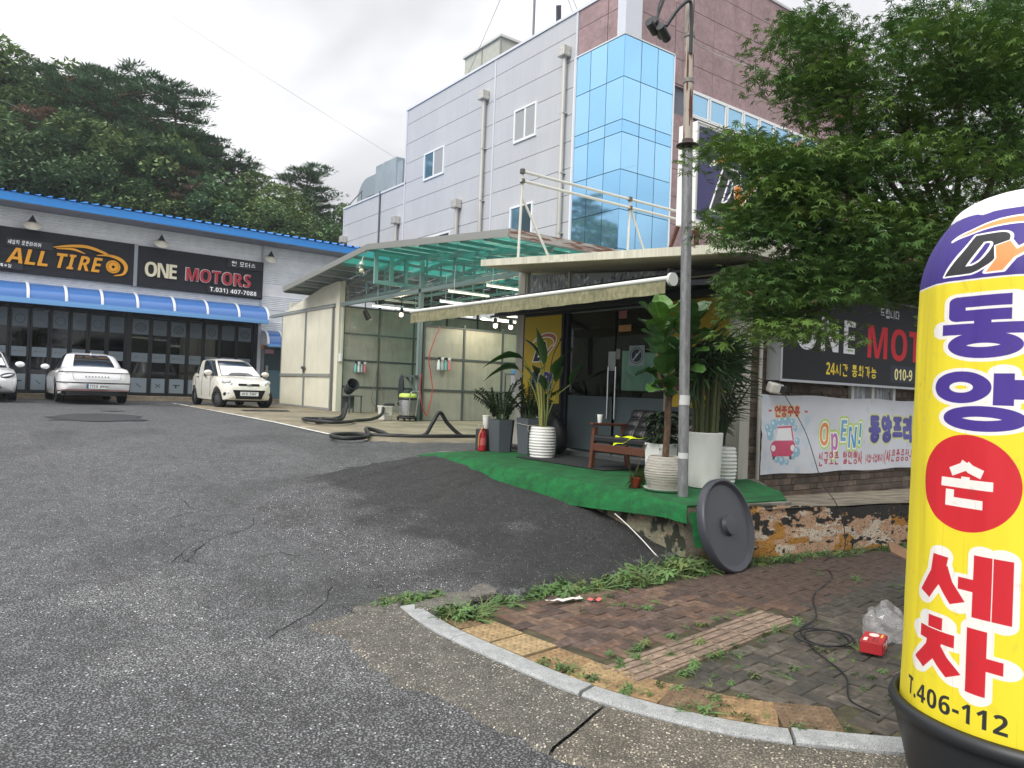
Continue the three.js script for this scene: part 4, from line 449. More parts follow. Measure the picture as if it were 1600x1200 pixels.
// things on the roofs
{
  const box = thing('rooftop_stair_house', 'beige box shaped stair house standing on the grey building roof', 'roof house', [21.3, 16.0, -12.2 - 18.9]); const m = std('#ffffff', 0.7, { map: dirtTex(176, 178, 168, 0.06, 341, 5) });
  mesh('walls', [muv(bb(-0.9, 2.4, 0, 2.75, -1.6, 1.6))], m, box); mesh('roof_cap', bb(-1.0, 2.5, 2.75, 2.87, -1.7, 1.7), std('#c9cac4', 0.5), box); mesh('corner_strip', [bb(-0.93, -0.9, 0, 2.75, -0.04, 0.04), bb(-0.94, -0.87, 0, 2.75, 1.56, 1.63)], std('#8d8f88', 0.6), box);
  const mast = thing('antenna_mast', 'thin steel mast with guy wires on the grey building roof', 'antenna', [20, 16.1, -26.4]); const st = std('#6d7076', 0.4, { metalness: 0.6 }); mesh('mast_pole', bar([0, 0, 0], [0, 8, 0], 0.055), st, mast); const wireM = std('#70747a', 0.6); for (const p of [[-1.3, 0.05, -3.6], [1.5, 0.05, 2.6], [-1.3, 0.05, 4.4]]) mesh('guy_wire', bar([0, 7, 0], p, 0.012, 5), wireM, mast);
  const sp = thing('roof_floodlight', 'small tilted floodlight on a post above the grey parapet', 'floodlight', [19.6, 16.15, -24.0]); mesh('post', bar([0, 0, 0], [0, 0.9, 0], 0.05), st, sp); mesh('lamp_head', at(rbx(0.2, 0.75, 0.12, 0.02), -0.05, 1.3, -0.1, 0.4, 0, 0.35), st, sp);
  const d = thing('ventilation_duct', 'large galvanised duct elbow on the low grey roof', 'duct', [20.4, 12.2, -41.0]); const gal = std('#ffffff', 0.35, { map: dirtTex(170, 182, 190, 0.08, 345, 5), metalness: 0.35 });
  const sec = (cx, cy2, a) => [[-0.8, -0.6], [-0.8, 0.6], [0.8, 0.6], [0.8, -0.6]].map(([x, q]) => [x, cy2 + q * Math.cos(a), cx - q * Math.sin(a)]);
  const rings = []; rings.push(sec(-2.0, -0.3, PI / 2)); rings.push(sec(-2.0, 0.7, PI / 2)); for (let i = 1; i <= 8; i++) { const a = PI / 2 * (1 - i / 8); rings.push(sec(-2.0 + 0.9 - 0.9 * Math.sin(a), 0.7 + 0.9 * Math.cos(a), a)); } rings.push(sec(0.4, 1.6, 0)); mesh('elbow', solid(loftRings(rings), 0.5), gal, d);
  mesh('fan_housing', [bb(-1.0, 1.0, -0.2, 2.5, 0.4, 3.0), bb(-1.03, 1.03, -0.2, 2.52, 1.6, 1.65)], gal, d); mesh('housing_end', bb(-0.9, 0.9, -0.2, 2.2, 3.0, 3.6), gal, d);
  mesh('bird_rail', [bar([-1.9, 0.35, -1.2], [-1.9, 0.85, 0.6], 0.03), bar([-1.9, 0, -1.0], [-1.9, 0.4, -1.0], 0.03), bar([-1.9, 0, 0.5], [-1.9, 0.85, 0.5], 0.03)], st, d);
}
// ---------------------------------------------------------------- wash bays under a green roof
{
  const t = thing('car_wash_bay', 'open car wash bays with green translucent gable roof and steel frame', 'car wash', [9.1, 0.8, -16.2]);
  const X = (x) => x - 9.1, Y = (y) => y - 0.8, Z = (z) => z + 16.2; const B = (x0, x1, y0, y1, z0, z1) => bb(X(x0), X(x1), Y(y0), Y(y1), Z(z0), Z(z1)), P = (x, y, z) => [X(x), Y(y), Z(z)];
  const steel = std('#ffffff', 0.5, { map: dirtTex(122, 136, 134, 0.16, 401, 6), metalness: 0.2 }), dark = std('#4a5152', 0.6), cream = std('#ffffff', 0.55, { map: dirtTex(212, 209, 190, 0.06, 403, 4) }), gfr = std('#9a9c98', 0.45, { metalness: 0.3 });
  const wallM = [0, 1, 2].map((k) => std('#ffffff', 0.5, { map: pxTex(256, 256, (x, y) => { const n = fbm(x / 60, y / 40, 411 + k, 5), s = fbm(x / 10, y / 120, 412 + k, 4), v = 1 + 0.2 * (n - 0.5) + 0.14 * (s - 0.5); return [grey(158 * v), grey(156 * v), grey(145 * v)]; }) }));
  const yr = (z) => 5.22 - Math.abs(z + 17.66) * 0.089; // roof surface
  // front edge boards and eaves
  const slopeBar = (z0, z1, x, dy, w, h) => beam(P(x, yr(z0) + dy, z0), P(x, yr(z1) + dy, z1), w, h);
  mesh('fascia', slopeBar(-23.85, -17.66, 8.3, 0.0, 0.05, 0.15), gfr, t); mesh('fascia', slopeBar(-17.66, -11.48, 8.3, 0.0, 0.05, 0.15), gfr, t);
  mesh('eave_board', beam(P(8.3, yr(-11.48), -11.48), P(15, yr(-11.48), -11.48), 0.06, 0.16), std('#ffffff', 0.8, { map: pxTex(512, 64, (x, y) => { const n = fbm(x / 22, y / 10, 421, 5); return n > 0.55 ? [112, 78, 66] : n > 0.45 ? [140, 122, 112] : [166, 164, 160]; }) }), t); mesh('eave_board', beam(P(8.3, yr(-23.85), -23.85), P(15, yr(-23.85), -23.85), 0.06, 0.14), gfr, t);
  // rafters across (along x) and purlins following the slope
  const zs = []; for (let k = 0; k <= 7; k++) zs.push(-17.66 + k * 6.18 / 7); const xs = [8.33, 9.4, 10.5, 11.6, 12.7, 13.8, 14.95];
  for (const z of zs) mesh('purlin', beam(P(8.33, yr(z) - 0.07, z), P(15, yr(z) - 0.07, z), 0.05, 0.07), steel, t);
  for (let k = 1; k <= 7; k++) { const z = -17.66 - k * 6.18 / 7; mesh('purlin', beam(P(8.33, yr(z) - 0.07, z), P(15, yr(z) - 0.07, z), 0.05, 0.07), steel, t); }
  for (const x of xs.slice(1)) { mesh('rafter', [slopeBar(-17.66, -11.5, x, -0.16, 0.06, 0.1), slopeBar(-23.8, -17.66, x, -0.16, 0.06, 0.1), beam(P(x, 4.25, -21.6), P(x, 4.25, -11.6), 0.05, 0.07), ...[-20, -18.8, -17.66, -16.5, -15.2, -13.8].map((z) => beam(P(x, 4.25, z), P(x, yr(z) - 0.2, z), 0.04, 0.04))], steel, t); }
  const sheetM = std('#6e7678', 0.6), green = [[0.035, 0.60, 0.46], [0.045, 0.66, 0.51], [0.03, 0.54, 0.42]].map((c) => phys(c, 0.55, { transmission: 0.78, thickness: 0 })), r = rng(44);
  const slab = (z0, z1, x0, x1, m, nm) => mesh(nm, quad(P(x0, yr(z0) - 0.02, z0), P(x1, yr(z0) - 0.02, z0), P(x1, yr(z1) - 0.02, z1), P(x0, yr(z1) - 0.02, z1)), m, t);
  for (let i = 0; i + 1 < xs.length; i++) { for (let k = 0; k + 1 < zs.length; k++) slab(zs[k] + 0.012, zs[k + 1] - 0.012, xs[i] + 0.012, xs[i + 1] - 0.012, green[Math.floor(r() * 3)], 'roof_panel'); for (let k = 0; k < 7; k++) { const z1 = -17.66 - k * 6.18 / 7, z0 = z1 - 6.18 / 7; slab(z0 + 0.012, z1 - 0.012, xs[i] + 0.012, xs[i + 1] - 0.012, k < 2 ? green[Math.floor(r() * 3)] : sheetM, k < 2 ? 'roof_panel' : 'opaque_roof_panel'); } }
  // header, posts
  mesh('header_beam', B(9.05, 9.15, 4.0, 4.1, -27.2, -10.75), steel, t); mesh('corner_post', B(9.03, 9.2, 0.7, 4.75, -21.27, -21.02), cream, t); mesh('middle_post', B(9.05, 9.15, 0.7, 4.5, -16.25, -16.15), steel, t); mesh('track_rail', B(8.98, 9.05, 3.99, 4.04, -27.2, -21.3), gfr, t);
  // partitions: sheets in a steel grid
  const partition = (z, top, nm, cols, hs) => { for (let i = 0; i + 1 < cols.length; i++) for (let j = 0; j + 1 < hs.length; j++) mesh('partition_sheet', muv(B(cols[i] + 0.02, cols[i + 1] - 0.02, hs[j] + 0.02, hs[j + 1] - 0.02, z - 0.012, z + 0.012), 2), wallM[(i * 2 + j) % 3], t); for (const x of cols) mesh('partition_stud', B(x - 0.025, x + 0.025, 0.75, top, z - 0.03, z + 0.04), dark, t); for (const y of hs) mesh('partition_rail', B(cols[0] + 0.026, cols[cols.length - 1] - 0.026, y - 0.025, y + 0.025, z - 0.025, z + 0.035), dark, t); };
  const cs = [9.22, 10.4, 11.62, 12.84, 14.06, 15.0]; partition(-21.1, 4.6, 'left', cs, [0.82, 1.6, 2.4, 3.21, 4.02]); partition(-16.2, 3.3, 'middle', cs, [0.82, 1.6, 2.4, 3.2]);
  mesh('back_wall', muv(B(15, 15.1, 0.7, 4.6, -21.1, -10.6), 3), wallM[1], t); mesh('bay_side_wall', [B(9.3, 10.45, 0.7, 4.2, -10.66, -10.6), B(12.8, 15, 0.7, 4.2, -10.66, -10.6), B(10.45, 12.8, 0.7, 1.5, -10.66, -10.6), B(10.45, 12.8, 2.6, 4.2, -10.66, -10.6)], wallM[0], t); mesh('gate_room_wall', B(9.3, 15, 0.7, 4.5, -26.0, -25.9), cream, t);
  // clear vinyl hung in the gable and at the back of the first bay
  const vinyl = phys([0.9, 0.93, 0.92], 0.12, { transmission: 0.96, thickness: 0 }); const drape = (g, a, s) => { const p = g.attributes.position; for (let i = 0; i < p.count; i++) { const u = p.getZ(i) + p.getX(i), v = p.getY(i); p.setX(i, p.getX(i) + a * (fbm(u * 1.3, v * 1.9, s, 4) - 0.5)); p.setZ(i, p.getZ(i) + a * 0.6 * (fbm(u * 2.1 + 8, v * 2.7, s + 3, 3) - 0.5)); } g.computeVertexNormals(); return g; };
  mesh('vinyl_curtain', drape(quad(P(9.16, 4.08, -20.9), P(9.16, 4.08, -16.3), P(9.16, 5.0, -16.3), P(9.16, 4.85, -20.9), 60, 20), 0.35, 431), vinyl, t); mesh('vinyl_curtain', drape(quad(P(9.16, 4.08, -16.1), P(9.16, 4.08, -11.6), P(9.16, 4.65, -11.6), P(9.16, 5.0, -16.1), 60, 20), 0.35, 433), vinyl, t);
  mesh('vinyl_curtain', drape(quad(P(9.4, 3.1, -20.9), P(12.6, 3.1, -20.9), P(12.6, 4.0, -20.95), P(9.4, 4.0, -20.95), 50, 20), 0.3, 435), vinyl, t);
  // window-like frame below the ridge
  const teal = std('#7fa09a', 0.5); mesh('ridge_frame', [B(8.5, 9.95, 5.04, 5.12, -17.7, -17.62), B(8.5, 9.95, 4.3, 4.4, -17.7, -17.62), ...[8.5, 8.95, 9.38, 9.87].map((x) => B(x, x + 0.1, 4.4, 5.04, -17.695, -17.625))], teal, t);
  // cream sandwich-panel gate, two leaves
  for (const [z0, z1] of [[-25.85, -23.62], [-23.58, -21.42]]) { const f = mesh('gate_leaf', [B(9.0, 9.06, 0.86, 0.93, z0, z1), B(9.0, 9.06, 4.02, 4.08, z0, z1), B(9.0, 9.06, 0.93, 4.02, z0, z0 + 0.05), B(9.0, 9.06, 0.93, 4.02, z1 - 0.07, z1), B(8.97, 9.0, 1.88, 1.97, z0 + 0.05, z1 - 0.05)], gfr, t); const m = lerp(z0, z1, 0.5); for (const [a, b] of [[z0 + 0.05, m - 0.004], [m + 0.004, z1 - 0.07]]) mesh('gate_panel', muv(B(9.012, 9.05, 0.93, 4.02, a, b), 2), cream, f); }
  mesh('gate_latch', [B(8.93, 8.98, 2.12, 2.2, -23.7, -23.45), B(8.95, 8.98, 2.0, 2.15, -23.62, -23.58)], std('#6a6c6e', 0.4, { metalness: 0.6 }), t);
  mesh('gate_gable_panel', prism([[Z(-25.9), Y(4.12)], [Z(-21.3), Y(4.12)], [Z(-21.3), Y(4.78)], [Z(-22.4), Y(4.72)]].map(([a, b]) => [-a, b]), 0.05).applyMatrix4(new THREE.Matrix4().makeRotationY(PI / 2)).translate(X(9.08), 0, 0), cream, t);
  mesh('bay_shelf', [B(8.93, 9.05, 1.9, 1.95, -16.75, -16.1), beam(P(9.0, 1.9, -16.6), P(9.0, 1.55, -16.15), 0.04, 0.04)], dark, t);
}
// lit tubes and bulbs in the bays
const glow = (c, k) => std('#ffffff', 0.5, { emissive: col(c), emissiveIntensity: k });
const tubeW = glow([1, 0.98, 0.95], 1.1), tubeY = glow([1, 0.92, 0.62], 0.75), housing = std('#d8d8d4', 0.5);
RectAreaLightUniformsLib.init();
function tubeLight(x0, x1, y, z, m, label, lit) { const t = thing('tube_light', label, 'light', [x0, y, z], 0, 'tube lights in the wash bays'); const L = x1 - x0; mesh('lit_tube', rbx(L, 0.035, 0.05, 0.012, L / 2, 0, 0, 1), m, t); mesh('lamp_housing', bx(L, 0.03, 0.06, L / 2, 0.04, 0), housing, t); mesh('hanger', [bar([0.15, 0.05, 0], [0.15, 0.6, 0], 0.006, 5), bar([L - 0.15, 0.05, 0], [L - 0.15, 0.6, 0], 0.006, 5)], housing, t);
  if (lit) { const l = new THREE.RectAreaLight(new THREE.Color(1, lit > 1 ? 0.9 : 0.98, lit > 1 ? 0.65 : 0.95), 3, L, 0.05); l.position.set(x0 + L / 2, y - 0.03, z); l.lookAt(x0 + L / 2, y - 2, z); scene.add(l); } }
tubeLight(8.94, 10.42, 3.83, -18.6, tubeW, 'white tube light hanging behind the cream corner post', 1); tubeLight(8.66, 9.76, 3.82, -14.2, tubeY, 'yellowish tube light above the awning, second from the shop', 2); tubeLight(8.87, 10.3, 3.86, -13.0, tubeY, 'yellowish tube light close to the shop column', 2); tubeLight(9.05, 10.1, 3.71, -15.2, tubeW, 'white tube light beside the middle steel post', 1); tubeLight(10.5, 11.6, 3.44, -15.6, tubeW, 'white tube light under the awning over the middle partition', 1); tubeLight(10.5, 11.8, 3.45, -14.5, tubeW, 'white tube light under the awning next to the yellow sign panel', 1); tubeLight(10.0, 11.1, 4.2, -20, housing, 'unlit tube light beside the clear vinyl curtain', 0); tubeLight(10.62, 12.2, 3.82, -18.6, tubeW, 'white tube light deep in the first bay', 1);
for (const [x, y, z, label] of [[9.83, 3.66, -18.6, 'warm spotlight hanging by the white tube in the first bay'], [10.81, 3.28, -15.4, 'warm bulb under the awning over the middle partition'], [11.0, 3.24, -15.0, 'warm bulb under the awning close to the yellow sign panel']]) { const t = thing('spot_lamp', label, 'lamp', [x, y, z]); mesh('bulb', new THREE.SphereGeometry(0.055, 12, 10), glow([1, 0.85, 0.6], 2.2), t); mesh('lamp_socket', cy(0.05, 0.075, 0.14, 10, 0, 0.12, 0), std('#1d1d1e', 0.6), t); mesh('stem', bar([0, 0.15, 0], [0, 0.45, 0], 0.012), std('#1d1d1e', 0.6), t); const p = new THREE.PointLight(new THREE.Color(1, 0.85, 0.6), 1.2); p.position.set(x, y, z); p.castShadow = true; scene.add(p); }
{ const t = thing('spot_lamp', 'unlit black spotlight under the header by the cream post', 'lamp', [9.35, 3.75, -19.9]); mesh('lamp_can', at(cy(0.07, 0.09, 0.28, 12), 0.05, -0.05, 0, 0, 0, 0.5), std('#151617', 0.5), t); mesh('stem', bar([0, 0.05, 0], [0, 0.3, 0], 0.015), std('#151617', 0.5), t); }
{ const t = thing('globe_lamp', 'clear glass globe lamp on a curved white arm under the roof edge', 'lamp', [8.35, 4.68, -18.1]); mesh('globe', new THREE.SphereGeometry(0.165, 28, 20), phys([0.93, 0.93, 0.88], 0.04, { transmission: 1, thickness: 0 }), t); mesh('bulb', new THREE.SphereGeometry(0.065, 14, 12).translate(0, -0.02, 0), std('#e6e0cc', 0.4), t); mesh('cap', cy(0.05, 0.08, 0.08, 14, 0, 0.18, 0), std('#b9bdb9', 0.4), t); mesh('gooseneck', tube([[0, 0.2, 0], [0.02, 0.34, 0.03], [0.06, 0.48, 0.12], [0.12, 0.53, 0.28], [0.2, 0.5, 0.4]], 0.016, 30), std('#d5d8d4', 0.4), t); }
// equipment in the bays
const blackRub = std('#17181a', 0.55), sprayC = ['#d9dedd', '#6fb7b2', '#a9b4b6', '#d77f86', '#7fc3bd'];
function bottles(x, z, y, cols, label) { const tints = ['white', 'teal', 'grey', 'red', 'pale teal']; cols.forEach((c, k) => { const t = thing('spray_bottle', tints[c] + ' spray bottle hanging ' + label + (cols.indexOf(c) === k ? '' : ', the second of its colour'), 'bottle', [x + k * 0.1, y, z], 0, 'spray bottles ' + label); mesh('bottle', lathe([[0, -0.3], [0.036, -0.3], [0.042, -0.27], [0.042, -0.13], [0.02, -0.06], [0.016, -0.03], [0, -0.03]], 14), phys(sprayC[c], 0.3), t); mesh('trigger', [bx(0.03, 0.05, 0.05, 0, 0.0, 0.0), bx(0.02, 0.02, 0.1, 0, 0.02, 0.04), bx(0.012, 0.06, 0.015, 0, -0.02, 0.06)], std(k % 2 ? '#e9e9e9' : '#1c1c1e', 0.5), t); }); }
bottles(9.62, -21.0, 2.34, [1, 0, 2, 3], 'on the wall by the cream post'); bottles(9.6, -16.08, 2.40, [0, 2, 1, 3], 'on the middle partition');
{ const t = thing('vacuum_cleaner', 'steel wet vacuum with lime green ring on a black trolley', 'vacuum', [8.75, 0.84, -16.05]); mesh('tank', lathe([[0, 0.1], [0.2, 0.1], [0.21, 0.14], [0.21, 0.5], [0.2, 0.52], [0, 0.52]], 28), std('#b4b5b4', 0.25, { metalness: 0.85 }), t); mesh('lime_band', lathe([[0.2, 0.55], [0.215, 0.57], [0.205, 0.64], [0.15, 0.66]], 28), std('#b9cf5a', 0.4), t); mesh('motor_head', lathe([[0.212, 0.5], [0.22, 0.52], [0.215, 0.56], [0.14, 0.66], [0.12, 0.7], [0.05, 0.73], [0, 0.73]], 28), blackRub, t); mesh('trolley', [lathe([[0, 0.05], [0.24, 0.05], [0.25, 0.07], [0.25, 0.1], [0, 0.1]], 20)], blackRub, t); for (const [a, b] of [[-0.16, -0.16], [0.16, -0.16], [-0.16, 0.16], [0.16, 0.16]]) mesh('caster', at(cy(0.035, 0.035, 0.03, 12), a, 0.035, b, 0, 0, PI / 2), blackRub, t); mesh('push_handle', tube([[0.1, 0.12, 0.24], [0.12, 0.5, 0.28], [0.12, 0.68, 0.33], [0, 0.72, 0.33], [-0.1, 0.68, 0.33], [-0.1, 0.5, 0.28], [-0.1, 0.12, 0.24]], 0.012, 50), std('#c4c6c8', 0.25, { metalness: 0.8 }), t); mesh('hose_port', at(cy(0.05, 0.05, 0.1, 12), -0.1, 0.4, -0.2, PI / 2, 0.4, 0), blackRub, t); }
{ const t = thing('mop_pad_holder', 'upright black oval pad hanging above the steel vacuum', 'pad', [8.86, 1.55, -16.62]); mesh('pad', new THREE.SphereGeometry(1, 16, 12).scale(0.06, 0.42, 0.12), std('#1f2529', 0.7), t); mesh('cord', bar([0, -0.4, 0], [0.02, -0.7, 0.1], 0.008), blackRub, t); }
{ const t = thing('bucket', 'white square plastic bucket standing on the wash bay floor', 'bucket', [8.35, 0.84, -16.42]); mesh('pail', loftSq([[0.13, 0], [0.155, 0.3], [0.165, 0.3], [0.165, 0.34], [0.145, 0.34], [0.12, 0.03]]), std('#ffffff', 0.5, { map: dirtTex(216, 214, 204, 0.1, 441, 6) }), t); mesh('lettering', quad([-0.15, 0.1, 0.152], [0.1, 0.1, 0.152], [0.1, 0.2, 0.158], [-0.15, 0.2, 0.158]), std('#ffffff', 0.6, { map: cvTex(256, 100, (c) => { c.fillStyle = '#dcdad0'; c.fillRect(0, 0, 256, 100); c.fillStyle = '#5d5d58'; c.font = 'bold 60px sans-serif'; c.fillText('SPuK', 30, 70); }) }), t); }
function loftSq(prof) { return solid(loftRings(prof.map(([r0, y]) => { const o = []; for (let k = 0; k < 20; k++) { const a = k / 20 * 2 * PI, c = Math.cos(a), s = Math.sin(a), q = r0 / Math.pow(c ** 6 + s ** 6, 1 / 6); o.push([c * q, y, s * q]); } return o; })), 0.5); }
{ const t = thing('stool', 'small dark steel stool by the cream post', 'stool', [9.1, 0.84, -20.05]); mesh('stool_top', bx(0.42, 0.03, 0.6, 0, 0.5, 0), std('#4c4f50', 0.5), t); for (const [a, b] of [[-0.18, -0.26], [0.18, -0.26], [-0.18, 0.26], [0.18, 0.26]]) mesh('leg', bx(0.03, 0.49, 0.03, a, 0.245, b), std('#4c4f50', 0.5), t); mesh('side_panel', bx(0.38, 0.36, 0.02, 0, 0.3, -0.27), std('#5a5d5e', 0.5), t);
  const b = thing('waste_bin', 'tipped over black plastic bucket lying on the small stool', 'bucket', [9.05, 1.58, -20.05], 0); const g = lathe([[0, -0.2], [0.13, -0.2], [0.17, 0.18], [0.185, 0.18], [0.185, 0.22], [0.16, 0.22], [0.12, -0.17], [0, -0.17]], 24); at(g, 0, 0, 0, 1.05, 0, 0); mesh('pail', g, std('#2b3134', 0.5), b); const l = quad([-0.06, -0.02, 0], [0.1, -0.02, 0], [0.1, 0.07, 0], [-0.06, 0.07, 0]); }
// hoses
const hoseM = std('#1a1b1c', 0.5, { bumpMap: grainTex, bumpScale: 0.004 });
tag(mesh('hose', tube([[8.5, 1.22, -16.25], [8.3, 1.2, -16.35], [8.1, 1.0, -16.1], [7.6, 0.89, -15.6], [7.0, 0.87, -15.2], [6.7, 0.87, -14.8], [6.2, 0.87, -14.5], [5.9, 0.88, -15.0], [6.1, 0.88, -15.8], [6.6, 0.88, -15.7], [6.5, 0.89, -15.1], [6.1, 0.9, -14.9], [6.4, 0.89, -15.6], [6.9, 0.86, -16.2], [7.15, 0.9, -16.35], [7.3, 1.08, -16.45], [7.32, 1.2, -16.4], [7.25, 1.1, -16.25], [7.1, 0.88, -16.1], [6.7, 0.85, -15.9], [6.35, 0.85, -15.3], [6.0, 0.85, -14.9]], 0.038, 300, 8), hoseM), 'black vacuum hose coiled on the concrete from the steel vacuum', 'hose');
tag(mesh('hose', tube([[7.9, 1.0, -10.9], [7.95, 0.8, -11.3], [7.9, 0.77, -11.7], [7.6, 0.77, -11.75], [7.35, 1.0, -11.9], [7.2, 1.2, -11.95], [7.05, 1.0, -11.95], [6.85, 0.78, -11.9], [6.4, 0.77, -12.0], [6.05, 0.76, -12.3], [5.75, 0.77, -12.5], [5.35, 0.77, -12.4], [5.15, 0.76, -12.1], [5.25, 0.75, -11.75], [5.55, 0.76, -11.75], [5.85, 0.78, -12.1], [6.05, 0.86, -12.6], [6.3, 0.8, -12.5], [6.3, 0.76, -12.1], [6.8, 0.77, -11.8], [7.3, 0.78, -11.65], [7.9, 0.79, -11.5], [8.1, 0.9, -11.2], [8.0, 1.3, -10.9], [7.8, 1.42, -10.7], [7.7, 1.2, -10.5]], 0.038, 360, 8), hoseM), 'black hose looped over the asphalt beside the dark planters', 'hose');
tag(mesh('air_hose', tube([[9.55, 3.2, -16.0], [9.35, 2.7, -16.0], [9.28, 2.36, -16.02], [9.35, 2.0, -16.02], [9.4, 1.6, -16.0], [9.3, 1.2, -15.95], [9.2, 0.98, -15.9], [9.1, 1.2, -15.95], [9.08, 1.6, -16.05], [9.1, 2.0, -16.05]], 0.012, 120), std('#b0392f', 0.5)), 'thin red air hose hanging in a loop on the middle partition', 'hose');
tag(mesh('air_hose', tube([[10.35, 3.9, -20.8], [10.28, 2.9, -20.85], [10.3, 2.3, -20.9], [10.2, 1.7, -20.85], [10.1, 1.2, -20.8], [10.3, 0.95, -20.7], [10.5, 1.2, -20.85], [10.38, 2.0, -20.95]], 0.012, 120), std('#6d6350', 0.6)), 'thin brown air hose hanging on the wall of the first bay', 'hose');
tag(mesh('light_switch_box', [rbx(0.08, 0.22, 0.14, 0.015, 9.1, 2.45, -20.95), bar([9.1, 2.56, -20.95], [9.1, 4.0, -20.95], 0.012)], std('#d4d6d4', 0.5)), 'white switch box with conduit on the cream corner post', 'switch');
{ const t = thing('tool_cart', 'grey metal rack with blue and white supplies behind the plants', 'rack', [8.95, 0.76, -11.75]); const m = std('#6f7477', 0.4, { metalness: 0.5 }); for (const [a, b] of [[-0.2, -0.3], [0.2, -0.3], [-0.2, 0.3], [0.2, 0.3]]) mesh('upright', bar([a, 0, b], [a, 1.25, b], 0.018), m, t); for (const y of [0.3, 0.75, 1.22]) mesh('shelf', bx(0.42, 0.03, 0.64, 0, y, 0), m, t); mesh('hanging_cloth', bx(0.05, 0.4, 0.3, -0.22, 1.0, 0.1), std('#a9adb2', 0.8), t); tag(mesh('supply_box', rbx(0.2, 0.08, 0.3, 0.01, 8.95, 2.035, -11.85, 1), std('#4e86b0', 0.6)), 'blue supply box on the grey metal rack', 'box'); tag(mesh('paper_roll', cy(0.06, 0.06, 0.14, 16, 8.95, 2.065, -11.55), std('#e6e6e2', 0.8)), 'white paper roll on the grey metal rack', 'paper roll'); }
